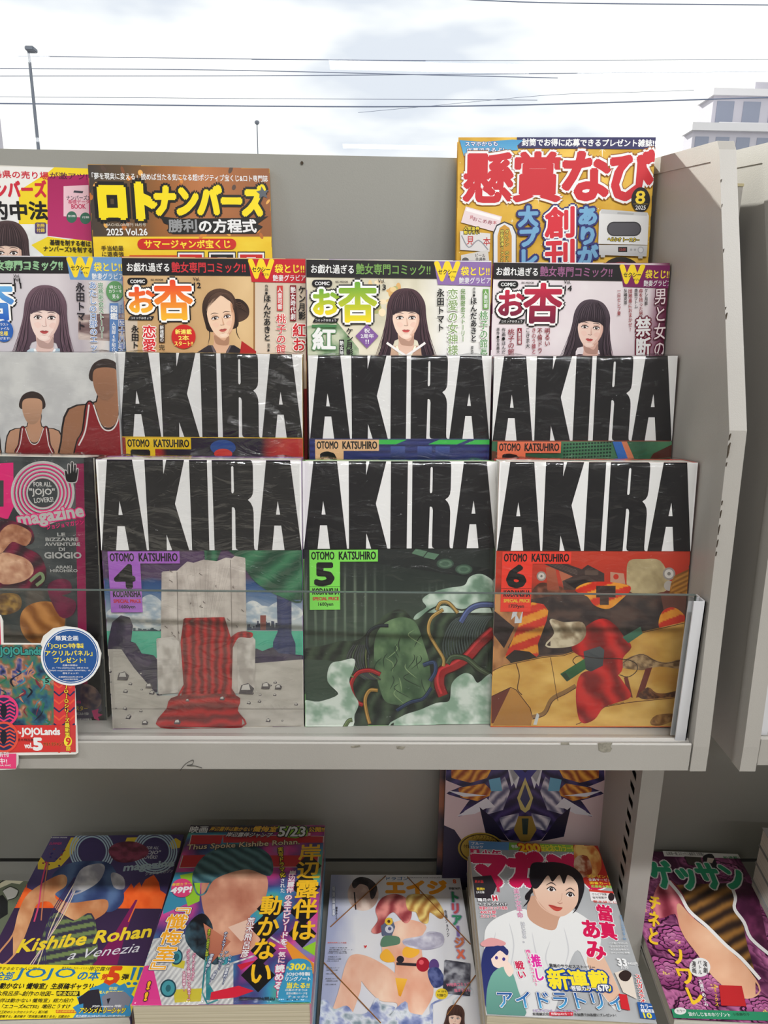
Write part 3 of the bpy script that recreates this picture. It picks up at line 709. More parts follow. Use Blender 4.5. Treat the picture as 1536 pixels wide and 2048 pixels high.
        A.line(P([(-.42, -.45), (-.53, 0), (-.48, .5), (-.6, .9)]), w*.03, hair, 4, taper=True)
        A.line(P([(.44, -.4), (.52, .1), (.47, .6), (.55, .85)]), w*.03, hair, 4, taper=True)
WHITE = (238, 238, 238); BLACK = (24, 23, 25)
def clouds(a, b, sx=.02, sy=.02, ph=0, lo=.35, hi=.65):
    return lambda x, y: mixc(a, b, (fbm(x*sx+ph, y*sy+ph*1.7)-lo)/(hi-lo))
# ------------------------------------------------------------------ the six volumes with the same title block
def title_block(A, num, blk, price, pc):
    A.uv = True
    A.poly([(0, 0), (1, 0), (1, .32), (0, .32)], (240, 239, 238))
    lf = lambda y: 45+(y-100)/603*40; rt = lambda y: 1478
    m = lambda P: [(((x-lf(y))/(rt(y)-lf(y))), (y-100)/603*.32) for x, y in P]
    B = (27, 26, 30)
    A.poly(m([(122, 100), (295, 100), (398, 703), (275, 703), (245, 540), (195, 540), (186, 703), (88, 703)]), B)
    A.poly(m([(208, 372), (231, 465), (202, 465)]), (240, 239, 238))
    A.poly(m([(380, 100), (508, 100), (512, 195), (532, 100), (656, 100), (592, 390), (690, 703), (572, 703), (533, 597), (535, 703), (412, 703)]), B)
    A.poly(m([(690, 100), (815, 100), (830, 703), (710, 703)]), B)
    A.poly(m([(848, 100), (1120, 100), (1132, 108), (1137, 140), (1138, 290), (1134, 325), (1122, 346), (1100, 362), (1120, 382), (1134, 410), (1140, 450), (1141, 670), (1144, 695), (1152, 703), (1032, 703), (1018, 697), (1013, 680), (1011, 436), (1006, 418), (996, 411), (988, 414), (988, 703), (866, 703)]), B)
    A.poly(m([(984, 145), (992, 137), (1000, 145), (1003, 305), (998, 317), (990, 319), (985, 308)]), (240, 239, 238))
    A.poly(m([(1230, 100), (1400, 100), (1476, 703), (1355, 703), (1333, 535), (1285, 535), (1268, 703), (1166, 703)]), B)
    A.poly(m([(1310, 370), (1326, 461), (1297, 461)]), (240, 239, 238))
def number_block(A, num, blk, price, pc):
    A.uv = True
    A.poly([(.03, .324), (.385, .324), (.385, .368), (.188, .368), (.188, .548), (.03, .548)], blk)
    A.t('OTOMO', .04, .331, .158, .029, BLACK, b=.045); A.t('KATSUHIRO', .183, .331, .374, .029, BLACK, b=.045)
    if num: A.t(num, .062, .376, .152, .078, BLACK, b=.07, it=.0)
    A.t('KODANSHA', .045, .467, .182, .024, BLACK, b=.045); A.rect(.03, .4605, .188, .4615, (30, 30, 30))
    A.t('SPECIAL PRICE', .046, .5, .181, .012, pc, b=.05)
    A.t(price, .074, .52, .152, .017, BLACK, b=.025)

# cover 4: violet sky, sea, pale ruined slab and red cloth
b = place('ak4'); A = b.art; root_of(b, 'comic_volume', 'white-topped comic volume with purple number 4 block, wrapped, front row', 'comic', 'wrapped large-format comics')
BK = {'ak4': b}
A.frame(2.4774, 0, 880)
A.field(505, 524, 1505, 1425, lambda x, y: ramp(y+20*fbm(x*.02, y*.02), [(520, (92, 66, 100)), (690, (84, 62, 96)), (712, (44, 78, 130)), (760, (60, 100, 150)), (840, (150, 165, 185)), (915, (205, 212, 214)), (940, (190, 200, 200))]))
for cx, cy, rx, ry in ((640, 850, 110, 50), (740, 830, 80, 60), (700, 890, 130, 40), (1300, 880, 110, 55), (1400, 850, 100, 50), (1250, 840, 60, 40)):
    A.field(cx-rx, cy-ry, cx+rx, cy+ry, clouds((168, 184, 198), (232, 232, 228), .03, .05, 3), mask=catmull([(cx-rx, cy+ry*.4), (cx-rx*.6, cy-ry*.5), (cx, cy-ry), (cx+rx*.6, cy-ry*.6), (cx+rx, cy+ry*.3), (cx, cy+ry)], 5))
A.rect(505, 946, 1505, 1080, (88, 196, 162), (70, 178, 148))
random.seed(2)
for i in range(26): x = 660+i*6; A.rect(x, 946-random.uniform(2, 16), x+6, 947, (52, 74, 88))
for i in range(24): x = 1225+i*7; A.rect(x, 940-random.uniform(6, 44), x+8, 942, (60, 70, 100))
A.rect(1290, 868, 1318, 940, (150, 78, 72))
A.field(1360, 740, 1460, 1080, clouds((44, 52, 96), (62, 70, 116), .05, .01), mask=[(1375, 740), (1440, 740), (1440, 960), (1460, 1010), (1460, 1080), (1355, 1080), (1358, 1000), (1380, 950)])
A.field(530, 870, 780, 1250, clouds((48, 38, 66), (76, 60, 92), .03, .03), mask=[(540, 1000), (560, 905), (600, 872), (640, 882), (655, 920), (645, 1000), (670, 1010), (700, 1060), (760, 1070), (800, 1120), (800, 1260), (530, 1260)])
A.field(1240, 1030, 1505, 1140, clouds((48, 38, 66), (70, 56, 88), .03, .03), mask=[(1240, 1060), (1270, 1036), (1300, 1050), (1350, 1030), (1380, 1060), (1505, 1070), (1505, 1140), (1240, 1120)])
A.field(510, 1040, 1505, 1425, lambda x, y: mixc((186, 178, 168), (222, 214, 204), fbm(x*.012, y*.03)*1.3-.1), mask=[(510, 1040), (600, 1040), (660, 1130), (780, 1270), (1180, 1270), (1260, 1110), (1505, 1090), (1505, 1425), (510, 1425)])
A.rect(510, 1330, 1505, 1334, (150, 142, 134))
for i in range(26):
    x = random.choice([random.uniform(540, 850), random.uniform(1180, 1490)]); y = random.uniform(1130, 1400); r = random.uniform(5, 16)
    A.poly([(x-r, y+r*.5), (x-r*.5, y-r*.6), (x+r*.3, y-r*.8), (x+r, y), (x+r*.7, y+r*.7)], (70, 60, 72)); A.poly([(x-r*.7, y), (x-r*.3, y-r*.6), (x+r*.6, y-r*.5), (x+r*.3, y+r*.3)], (214, 208, 200))
# green curtain
A.field(1010, 524, 1505, 790, lambda x, y: mixc((28, 74, 54), (66, 132, 94), .5+.5*np.sin((x*.7+y*.9)*.045+4*fbm(x*.006, y*.006))), mask=catmull([(1150, 524), (1190, 590), (1270, 700), (1390, 770), (1505, 785), (1505, 524)], 5))
A.field(1010, 524, 1100, 620, lambda x, y: mixc((28, 74, 54), (60, 124, 90), .5+.5*np.sin(x*.12)), mask=[(1015, 524), (1100, 524), (1070, 600), (1020, 590)])
# a plain weathered stone slab, steps and a red runner
A.field(800, 575, 1225, 1260, lambda x, y: mixc((172, 160, 152), (226, 216, 206), fbm(x*.02, y*.02)*1.2-.05+.12*np.sign(np.sin(x*.09))*(fbm(x*.01, y*.01))), mask=[(806, 655), (880, 650), (930, 605), (960, 612), (1010, 596), (1075, 604), (1120, 586), (1150, 590), (1165, 578), (1212, 586), (1222, 1250), (800, 1250)])
for i in range(34):
    x = 892+i*7.6; A.line([(1010+(x-1010)*.25, 1000), (x, 612+random.uniform(0, 24))], 5, random.choice([(236, 228, 220), (150, 138, 132), (240, 234, 226), (168, 156, 148)]), taper=True)
A.line([(878, 652), (884, 985)], 3, (140, 128, 122)); A.line([(1143, 592), (1150, 970)], 3, (140, 128, 122))
for i in range(30): x, y = random.uniform(812, 1212), random.uniform(640, 1240); A.line([(x, y), (x+random.uniform(-8, 12), y+6), (x+random.uniform(-4, 18), y+12)], 4, (132, 120, 114))
A.field(780, 975, 885, 1255, clouds((186, 176, 168), (224, 216, 208), .03, .02), mask=[(780, 985), (860, 978), (885, 1000), (880, 1245), (790, 1255)])
A.field(1175, 970, 1262, 1245, clouds((186, 176, 168), (224, 216, 208), .03, .02), mask=[(1178, 978), (1245, 970), (1262, 990), (1258, 1230), (1184, 1245)])
red = lambda x, y: mixc((112, 16, 22), (206, 34, 38), .5+.5*np.sin(x*.16+5*fbm(x*.012, y*.02)))
A.field(900, 880, 1180, 1270, red, mask=[(915, 885), (1110, 880), (1150, 1010), (1145, 1230), (1170, 1270), (880, 1275), (915, 1210), (900, 1000)])
A.field(780, 1260, 1200, 1420, lambda x, y: mixc((120, 16, 22), (204, 32, 36), .5+.5*np.sin(y*.12+6*fbm(x*.012, y*.02))), mask=catmull([(880, 1270), (1165, 1265), (1175, 1340), (1195, 1418), (800, 1420), (830, 1330)], 4))
A.field(1100, 950, 1250, 1040, red, mask=catmull([(1120, 1010), (1180, 955), (1245, 955), (1240, 975), (1180, 975), (1140, 1040)], 4))
for x, y, r in ((880, 1395, 18), (930, 1287, 10), (1102, 1278, 14), (720, 1398, 16), (1222, 1232, 38), (1318, 1216, 24), (1380, 1222, 18), (612, 1168, 30), (740, 1216, 18)):
    A.poly([(x-r, y+r*.6), (x-r*.7, y-r*.5), (x+r*.2, y-r*.8), (x+r, y-r*.1), (x+r*.7, y+r*.7)], (92, 84, 88)); A.poly([(x-r*.7, y+r*.1), (x-r*.5, y-r*.5), (x+r*.3, y-r*.65), (x+r*.5, y+.1*r)], (222, 216, 210))
title_block(A, '4', None, None, None)
number_block(A, '4', (176, 104, 204), '1600yen', (214, 40, 60))
A.build(b.root); body(b, 30, (150, 96, 176)); wrap(b, 30, 4, rip=.5)

# cover 5: dark green hall, drifting smoke and coloured hoses
b = place('ak5'); A = b.art; BK['ak5'] = b; root_of(b, 'comic_volume', 'white-topped comic volume with green number 5 block, middle one of the wrapped front row', 'comic', 'wrapped large-format comics')
A.frame(3.746, 590, 1060)
def hall(x, y):
    c = ramp(y+30*fbm(x*.01, y*.01), [(110, (40, 44, 44)), (400, (46, 54, 50)), (800, (62, 78, 66)), (1200, (58, 74, 62)), (1480, (90, 110, 96))])
    k = np.clip(np.sin(x*.085+2*fbm(x*.01, y*.002)), 0, 1)**3*np.clip((y-200)/200, 0, 1)*np.clip((950-y)/300, 0, 1)*np.clip((720-x)/200, 0, 1)
    k2 = np.clip(np.sin(x*.12), 0, 1)**3*np.clip((y-380)/80, 0, 1)*np.clip((700-y)/200, 0, 1)*np.clip((x-930)/60, 0, 1)*np.clip((1200-x)/60, 0, 1)
    return np.clip(c+(k*60+k2*40)[:, None]*np.array([1, 1.05, .85]), 0, 255)
A.field(60, 118, 1490, 1480, hall)
A.poly([(330, 210), (1490, 380), (1490, 300), (620, 118), (330, 118)], (44, 48, 48), (34, 38, 38))
for P in ([(875, 175), (905, 140), (990, 160), (960, 200)], [(965, 205), (995, 165), (1080, 182), (1045, 222)]): A.poly(P, (96, 128, 104))
for x, y in ((1125, 252), (1265, 295)): A.ell(x, y, 64, 38, (62, 84, 70)); A.ell(x, y, 50, 28, (90, 116, 96)); A.ell(x, y, 30, 16, (72, 96, 80))
smoke = clouds((116, 146, 124), (206, 220, 206), .011, .014, 5, .3, .68)
sm2 = clouds((150, 178, 156), (226, 234, 224), .012, .014, 9, .3, .6)
A.field(880, 330, 1490, 700, smoke, mask=catmull([(1490, 420), (1430, 350), (1370, 335), (1310, 360), (1270, 420), (1150, 440), (1040, 470), (960, 520), (990, 580), (900, 650), (960, 700), (1490, 660)], 4))
# a mound of cables instead of any figure
mound = lambda x, y: mixc((26, 34, 30), (84, 104, 76), .5*fbm(x*.02, y*.015)+.35*np.sin((x+y*.5)*.05+6*fbm(x*.007, y*.007))+.1)
A.field(60, 620, 1490, 1480, mound, mask=catmull([(60, 900), (220, 870), (330, 840), (470, 830), (560, 760), (680, 640), (800, 600), (900, 680), (1010, 600), (1120, 560), (1250, 600), (1380, 560), (1490, 640), (1490, 1180), (1300, 1300), (1100, 1280), (980, 1340), (820, 1440), (620, 1480), (420, 1440), (330, 1260), (420, 1100), (300, 980), (60, 960)], 4))
A.field(560, 640, 1010, 1300, lambda x, y: mixc((58, 84, 60), (128, 156, 112), fbm(x*.012, y*.01)*1.5-.3), mask=catmull([(610, 800), (680, 700), (800, 660), (900, 700), (960, 860), (1000, 1000), (1000, 1180), (880, 1290), (700, 1290), (640, 1180), (600, 980)], 5))
for i in range(22):
    x = 600+random.uniform(0, 380); y = 720+random.uniform(0, 480); A.line([(x, y), (x+random.uniform(-60, 60), y+40), (x+random.uniform(-90, 90), y+110)], 7, random.choice([(46, 66, 50), (140, 164, 118), (38, 52, 42)]), 4, taper=True)
def hose(P, w_, c):
    dk_ = tuple(v*.45 for v in c); hl = tuple(min(255, v*1.25+14) for v in c)
    A.line(P, w_*1.25, dk_, 7); A.line(P, w_, c, 7); A.line([(x-w_*.18, y-w_*.2) for x, y in P], w_*.22, hl, 7)
for i in range(16):
    x = 1150+i*20; hose([(x-20, 1000-i*8), (x-40, 850-i*6), (x+20, 700-i*3), (x+120, 640)], 11, (62, 72, 70))
for i in range(9):
    x = 440+i*14; hose([(x, 860), (x-50+i*6, 960), (x+10, 1060), (x+90, 1120)], 9, random.choice([(92, 100, 60), (70, 84, 64), (60, 62, 66)]))
hose([(1490, 560), (1380, 560), (1300, 600), (1240, 690)], 36, (72, 84, 128))
hose([(1490, 750), (1380, 850), (1290, 950), (1200, 1010), (1100, 1060), (1080, 1150), (1110, 1240)], 70, (158, 34, 38))
hose([(1060, 600), (1090, 545), (1150, 545), (1220, 620)], 22, (158, 128, 70)); hose([(1110, 595), (1020, 660), (1000, 760), (1050, 860), (1110, 960), (1110, 1020)], 22, (164, 132, 72))
hose([(1140, 1000), (1180, 950), (1280, 960), (1380, 1040), (1490, 1100)], 34, (66, 78, 56))
hose([(640, 1080), (560, 1050), (470, 1070), (420, 1160), (450, 1270), (510, 1310)], 28, (156, 34, 38))
hose([(620, 1200), (560, 1200), (525, 1270), (540, 1380), (560, 1450)], 24, (164, 124, 60))
hose([(700, 715), (620, 720), (550, 770), (540, 860), (560, 930)], 20, (34, 40, 46)); hose([(1010, 1130), (1050, 1060), (1040, 990), (960, 1010)], 26, (44, 60, 92))
hose([(430, 980), (380, 1010), (390, 1070), (440, 1100)], 12, (110, 120, 76)); hose([(760, 1350), (860, 1290), (960, 1260), (1020, 1180)], 22, (40, 54, 84))
A.field(60, 970, 560, 1480, sm2, mask=catmull([(270, 1010), (350, 985), (440, 970), (430, 1050), (400, 1120), (420, 1200), (440, 1240), (470, 1300), (440, 1380), (400, 1480), (60, 1480), (60, 1290), (180, 1290), (330, 1230), (250, 1130)], 4))
A.field(740, 1060, 1490, 1480, sm2, mask=catmull([(750, 1480), (800, 1400), (940, 1350), (1060, 1300), (1160, 1280), (1180, 1150), (1260, 1080), (1320, 1090), (1370, 1150), (1490, 1090), (1490, 1480)], 4))
hose([(430, 1420), (400, 1430), (370, 1480)], 26, (96, 112, 72))
title_block(A, '5', None, None, None)
number_block(A, '5', (132, 226, 90), '1600yen', (206, 46, 56))
A.build(b.root); body(b, 30, (118, 180, 96)); wrap(b, 30, 5)

# cover 6: red sky, dark machine, striped drums and broken yellow slabs
b = place('ak6'); A = b.art; BK['ak6'] = b; root_of(b, 'comic_volume', 'white-topped comic volume with red number 6 block, last of the wrapped front row', 'comic', 'wrapped large-format comics')
A.frame(3.339, 960, 1060)
A.field(70, 100, 1410, 1310, lambda x, y: ramp(y+16*fbm(x*.02, y*.02), [(100, (196, 60, 40)), (360, (186, 58, 42)), (420, (110, 62, 52)), (700, (96, 70, 62))]))
A.field(350, 360, 560, 500, clouds((84, 48, 38), (140, 86, 66), .03, .03), mask=catmull([(350, 420), (400, 360), (470, 366), (560, 400), (560, 490), (370, 490)], 4))
A.poly([(440, 250), (500, 240), (530, 400), (450, 400)], (176, 96, 70), (150, 76, 56)); A.poly([(520, 250), (590, 260), (640, 360), (560, 390)], (182, 104, 76))
A.ell(410, 308, 32, 32, (150, 140, 132)); A.ell(410, 308, 22, 22, (208, 200, 190)); A.ell(410, 308, 8, 8, (120, 110, 104))
# a plain block of machinery
A.poly([(410, 220), (420, 178), (450, 180), (680, 262), (720, 232), (830, 290), (830, 350), (700, 400), (560, 400), (550, 340), (620, 310)], (54, 44, 46), (78, 60, 54))
for i in range(4): A.line([(430, 190+i*9), (650, 272+i*9)], 3, (110, 92, 84))
A.rect(700, 268, 790, 300, (92, 74, 66)); A.poly([(560, 340), (700, 330), (800, 370), (640, 396)], (40, 32, 34))
A.poly([(870, 280), (960, 290), (970, 360), (870, 350)], (188, 142, 118)); A.ell(908, 312, 18, 18, (196, 56, 40))
A.field(900, 190, 1260, 650, lambda x, y: mixc((150, 132, 96), (214, 196, 152), fbm(x*.014, y*.012)*1.5-.3), mask=catmull([(985, 300), (1000, 210), (1090, 200), (1200, 210), (1260, 330), (1240, 400), (1170, 430), (1200, 560), (1190, 640), (1150, 630), (1120, 480), (1000, 400)], 4))
A.ell(1262, 292, 42, 42, (150, 142, 136)); A.ell(1262, 292, 30, 30, (206, 200, 192)); A.ell(1262, 292, 12, 12, (130, 124, 118)); A.ell(1262, 372, 34, 34, (176, 168, 160))
A.field(1270, 260, 1400, 420, lambda x, y: mixc((122, 78, 36), (196, 138, 62), .5+.5*np.sin((x*.5+y)*.2)), mask=[(1300, 310), (1400, 265), (1400, 420), (1270, 420), (1280, 360)])
A.field(330, 400, 1240, 900, clouds((44, 32, 36), (84, 62, 56), .012, .016), mask=[(330, 470), (640, 420), (1200, 430), (1240, 640), (1000, 740), (800, 800), (380, 830), (330, 700)])
drum = lambda x, y: np.where((np.sin((y*.93+x*.35)*.062+1.2)[:, None] > 0), mixc((196, 40, 30), (222, 58, 36), fbm(x*.03, y*.03)), mixc((224, 130, 34), (240, 170, 60), fbm(x*.03, y*.03)))
A.field(640, 350, 1000, 525, drum, mask=catmull([(640, 400), (720, 356), (860, 352), (980, 372), (1000, 400), (940, 460), (860, 520), (770, 500), (720, 440)], 4))
A.rect(775, 372, 905, 450, (58, 42, 40)); A.rect(800, 440, 860, 500, (72, 50, 44))
A.field(1190, 520, 1380, 650, drum, mask=catmull([(1200, 600), (1230, 540), (1290, 522), (1350, 560), (1370, 610), (1300, 650), (1210, 655)], 4))
A.field(60, 420, 330, 1320, clouds((150, 96, 60), (206, 146, 92), .016, .01, 4), mask=[(90, 420), (150, 430), (300, 500), (260, 640), (180, 780), (200, 880), (80, 950), (80, 420)])
A.poly([(95, 540), (230, 650), (160, 790), (90, 700)], (48, 32, 36))
A.field(160, 480, 460, 900, drum, mask=[(300, 500), (350, 488), (420, 500), (450, 540), (440, 600), (380, 760), (386, 830), (350, 862), (250, 866), (170, 850), (220, 740), (270, 620)])
A.poly([(170, 850), (230, 800), (330, 812), (380, 850), (300, 895), (210, 890)], (48, 36, 36))
A.poly([(206, 600), (224, 520), (262, 510), (244, 566), (262, 600), (290, 520), (276, 620), (230, 622), (236, 572)], (206, 208, 212))
slab = lambda x, y: mixc((204, 146, 62), (244, 200, 112), fbm(x*.006+3, y*.012)*1.5-.25)
A.field(70, 600, 1370, 1310, slab, mask=[(75, 960), (160, 905), (420, 850), (560, 838), (700, 790), (960, 720), (1060, 690), (1360, 620), (1300, 1305), (75, 1305)])
A.line([(80, 940), (160, 905), (420, 850), (560, 838), (700, 790), (960, 720), (1060, 690), (1360, 622)], 5, (92, 50, 34))
A.field(900, 830, 1350, 930, clouds((122, 92, 64), (196, 162, 118), .05, .05), mask=catmull([(930, 905), (1010, 850), (1090, 832), (1160, 870), (1240, 890), (1345, 870), (1340, 920), (1200, 905), (1080, 930)], 3))
A.line([(930, 905), (1010, 850), (1090, 832), (1160, 870), (1240, 890), (1345, 870)], 4, (84, 46, 32), 3)
A.poly([(1105, 925), (1150, 915), (1085, 1110), (1040, 1120)], (116, 44, 36)); A.poly([(960, 985), (985, 975), (1020, 1120), (985, 1110)], (116, 44, 36))
A.field(1050, 1050, 1320, 1130, clouds((70, 36, 28), (150, 96, 56), .06, .06), mask=catmull([(1060, 1110), (1120, 1055), (1170, 1090), (1240, 1095), (1315, 1080), (1310, 1115), (1160, 1130)], 3))
A.poly([(75, 1110), (205, 1050), (90, 1290), (75, 1290)], (116, 54, 44)); A.poly([(205, 1050), (240, 1066), (335, 1190), (350, 1250), (340, 1305), (85, 1305)], (206, 148, 76), (176, 120, 56)); A.line([(75, 1110), (205, 1050), (240, 1066), (335, 1190), (350, 1250)], 5, (76, 40, 30))
A.line([(350, 1250), (430, 1220), (480, 1130), (570, 1080), (640, 1040)], 30, (150, 110, 66), 5); A.line([(350, 1262), (436, 1232), (486, 1142), (576, 1092), (640, 1052)], 5, (84, 46, 32), 5)
A.poly([(355, 1300), (380, 1220), (396, 1235), (378, 1300)], (208, 210, 210))
A.line([(240, 890), (262, 970), (250, 1060), (280, 1100)], 6, (84, 46, 32), 4); A.line([(470, 850), (490, 960), (505, 1060), (520, 1140)], 4, (84, 46, 32), 4)
A.field(820, 1120, 1310, 1305, slab, mask=[(640, 1300), (740, 1260), (830, 1180), (1000, 1150), (1312, 1118), (1300, 1305), (640, 1305)]); A.line([(640, 1298), (740, 1260), (830, 1180), (1000, 1150), (1312, 1118)], 5, (96, 40, 32))
A.poly([(806, 1150), (830, 1112), (920, 1098), (960, 1150), (850, 1170)], (216, 160, 80)); A.poly([(806, 1150), (830, 1112), (858, 1170), (828, 1186)], (100, 44, 38)); A.line([(830, 1112), (920, 1098), (960, 1150), (850, 1170)], 4, (76, 40, 30))
A.field(1130, 1230, 1310, 1305, clouds((130, 86, 46), (190, 140, 80), .05, .05), mask=catmull([(1140, 1290), (1180, 1240), (1300, 1232), (1300, 1262), (1200, 1300)], 3))
# crumpled red tarpaulin and green crates
tarp = lambda x, y: mixc((130, 20, 24), (216, 44, 42), .5+.5*np.sin((x*1.1-y*.6)*.035+7*fbm(x*.006, y*.006)))
A.field(600, 590, 1010, 1000, tarp, mask=catmull([(720, 640), (820, 596), (900, 640), (960, 720), (1005, 780), (950, 850), (940, 940), (860, 990), (760, 960), (700, 860), (620, 800), (640, 740)], 4))
A.field(640, 940, 1040, 1290, tarp, mask=catmull([(700, 950), (880, 950), (960, 1030), (1000, 1110), (900, 1150), (820, 1180), (760, 1260), (680, 1280), (650, 1180), (650, 1040)], 4))
A.field(470, 590, 700, 780, clouds((150, 128, 100), (222, 206, 176), .02, .02), mask=catmull([(470, 600), (560, 620), (680, 620), (700, 700), (640, 760), (540, 780), (440, 770), (500, 690)], 4))
A.poly([(535, 960), (710, 850), (740, 905), (580, 1012)], (60, 116, 70), (36, 82, 50)); A.poly([(545, 965), (570, 950), (600, 995), (578, 1008)], (30, 60, 40)); A.poly([(690, 810), (800, 775), (830, 800), (820, 905), (740, 945), (706, 930)], (84, 88, 92), (62, 66, 70))
A.poly([(950, 715), (1070, 645), (1085, 690), (990, 755)], (86, 146, 118), (52, 96, 76))
A.line([(640, 900), (620, 870), (660, 840), (780, 855), (960, 862), (1040, 890), (1045, 940), (990, 980), (930, 965)], 5, (52, 36, 34), 5)
title_block(A, '6', None, None, None)
number_block(A, '6', (238, 62, 46), '1709yen', (240, 190, 60))
A.build(b.root); body(b, 30, (206, 62, 44)); wrap(b, 30, 6)

# second row: 1, 2 and 3, only their upper part in view
b = place('ak1'); A = b.art; BK['ak1'] = b; root_of(b, 'comic_volume', 'wrapped comic volume with yellow number block and yellow spine, in the second row', 'comic', 'wrapped large-format comics')
title_block(A, '1', None, None, None); A.uv = True
A.field(0, .323, 1, 1, lambda x, y: ramp(x+.25*fbm(x*6, y*6), [(0, (150, 40, 36)), (.3, (170, 50, 40)), (.36, (44, 42, 46)), (.5, (46, 44, 52)), (.9, (50, 48, 56)), (1, (196, 60, 50)), (1.2, (190, 56, 46))]), step=.012)
A.uv = True; A.poly([(.03, .324), (.385, .324), (.385, .368), (.188, .368), (.188, .548), (.03, .548)], (248, 208, 30))
number_block(A, '1', (248, 208, 30), '1600yen', (206, 46, 56)); A.uv = True
A.ell(.56, .36, .07, .03, (40, 80, 150)); A.ell(.56, .385, .05, .02, (216, 60, 50))
A.build(b.root); body(b, 24, (236, 196, 30), r=3); wrap(b, 24, 1, rip=1.1)
sp_art = Art(b.o, b.x, b.u, b.w, b.h)
b = place('ak2'); A = b.art; BK['ak2'] = b; root_of(b, 'comic_volume', 'wrapped comic volume with peach author strip above green and blue art, in the second row', 'comic', 'wrapped large-format comics')
title_block(A, '2', None, None, None); A.uv = True
A.field(0, .323, 1, 1, lambda x, y: mixc((34, 38, 84), (56, 66, 128), .5+.5*np.sin(y*260+fbm(x*5, y*5)*4)), step=.012)
for x in (.38, .72, .92): A.poly([(x, .324), (x+.16, .324), (x+.1, .342), (x-.06, .342)], (62, 190, 80))
for x in (.45, .6, .7): A.rect(x, .35, x+.08, .4, (70, 90, 160), (30, 34, 70))
number_block(A, '2', (236, 190, 140), '1600yen', (206, 46, 56)); A.build(b.root); body(b, 24, (70, 76, 130), r=3); wrap(b, 24, 2)
b = place('ak3'); A = b.art; BK['ak3'] = b; root_of(b, 'comic_volume', 'wrapped comic volume with orange author strip above a green building, in the second row', 'comic', 'wrapped large-format comics')
title_block(A, '3', None, None, None); A.uv = True
A.field(0, .323, 1, 1, clouds((42, 92, 66), (78, 136, 96), 4, 4), step=.014)
for r_ in range(9):
    for c_ in range(16): A.rect(.4+c_*.017, .332+r_*.013-c_*.0006, .411+c_*.017, .339+r_*.013-c_*.0006, (24, 56, 46))
A.poly([(.67, .324), (.72, .324), (.8, .45), (.74, .45)], (50, 110, 190)); A.poly([(.72, .324), (.75, .324), (.84, .45), (.8, .45)], (220, 130, 90))
A.poly([(.9, .37), (1, .335), (1, .42), (.86, .42)], (86, 44, 36)); A.poly([(.0, .36), (.3, .39), (.34, .45), (0, .45)], (96, 60, 44))
number_block(A, '3', (238, 120, 84), '1600yen', (206, 46, 56)); A.build(b.root); body(b, 24, (150, 60, 50), r=3); wrap(b, 24, 3)
# ================================================================== third row: four issues of one illustrated monthly
def header(A, f, xa, xb, xc, y0, y1, tcol, blk, tx=(0, 0, 0, 0), full=True):
    pass
def issue_head(A, x0, x1, xw, y0, y1, dy, col, blk, t1=True, lab_off=0):
    w_ = x1-x0
    A.poly([(x0, y0), (x1, y0+dy), (x1, y1+dy), (x0, y1)], (30, 27, 30))
    u = w_/770.; a = y0+ (y1-y0)*.28; h = (y1-y0)*.5
    if t1: A.t('お戯れ過ぎる', x0+20*u, a, x0+197*u, h, WHITE, dy=dy*.25, b=.02)
    A.t('艶女専門コミック!!', x0+207*u, a-h*.1, x0+515*u, h*1.22, col, dy=dy*.4, b=.02)
    A.poly([(xw, y0+dy*.7), (x1, y0+dy), (x1, y1+dy+28*u), (xw+16*u, y1+dy*.8+24*u)], blk)
    A.t('W', xw+6*u, y0+6*u+dy*.7, xw+104*u, 72*u, (246, 214, 40), b=.08); A.t('セクシー', xw+18*u, y0+34*u+dy*.7, xw+92*u, 20*u, BLACK, b=.03, st=(246, 214, 40), sw=.05); A.t('ダブル', xw+58*u, y0+60*u+dy*.7, xw+88*u, 10*u, BLACK)
    A.t('袋とじ!!', xw+112*u, y0+22*u+dy*.8, x1-10*u, 36*u, (248, 222, 60), b=.03); A.t('艶妻グラビア', xw+104*u, y0+66*u+dy*.8, x1-4*u, 26*u, WHITE, b=.015)
def logo(A, x, y, u, c1, c2, vol, bgw=(250, 248, 246)):
    A.rrect(x, y, x+84*u, y+30*u, 14*u, (26, 24, 26)); A.t('COMIC', x+12*u, y+8*u, x+72*u, 14*u, WHITE, b=.04)
    A.t('RK MOOK', x+98*u, y+4*u, x+150*u, 8*u, (60, 50, 50), b=.02)
    A.t('お', x+6*u, y+42*u, x+112*u, 100*u, c1, c2=c2, st=[((26, 24, 26), .12), (bgw, .07)], b=.05)
    A.t('杏', x+112*u, y+14*u, x+265*u, 158*u, c1, c2=c2, st=[((26, 24, 26), .075), (bgw, .045)], b=.05)
    A.poly([(x+12*u, y+160*u), (x+112*u, y+160*u), (x+104*u, y+177*u), (x+2*u, y+177*u)], (30, 28, 30)); A.t('コミックおきょう', x+14*u, y+163*u, x+100*u, 10*u, WHITE)
    A.t('Vol.', x+274*u, y-2*u, x+302*u, 14*u, (40, 34, 38), b=.02); A.t(vol, x+278*u, y+20*u, x+306*u, 22*u, (30, 26, 30), b=.03)
GR = 'illustrated monthly issues in the third row'
b = place('an11'); A = b.art; root_of(b, 'magazine', 'magazine with woman in pale blue kimono and sky blue corner block, third row far left', 'magazine', GR)
A.frame(2.4, 0, 240)
A.field(-320, 650, 600, 1290, lambda x, y: ramp(x+60*fbm(x*.01, y*.01), [(-300, (196, 190, 196)), (60, (206, 200, 206)), (300, (214, 206, 210)), (420, (186, 176, 182)), (520, (222, 214, 208)), (640, (150, 170, 196))]))
A.field(360, 860, 600, 1120, clouds((120, 96, 96), (216, 200, 190), .008, .03), mask=[(380, 940), (600, 930), (600, 1060), (380, 1050)])
issue_head(A, -310, 596, 318, 655, 735, 4, (150, 196, 150), (108, 150, 196), t1=False)
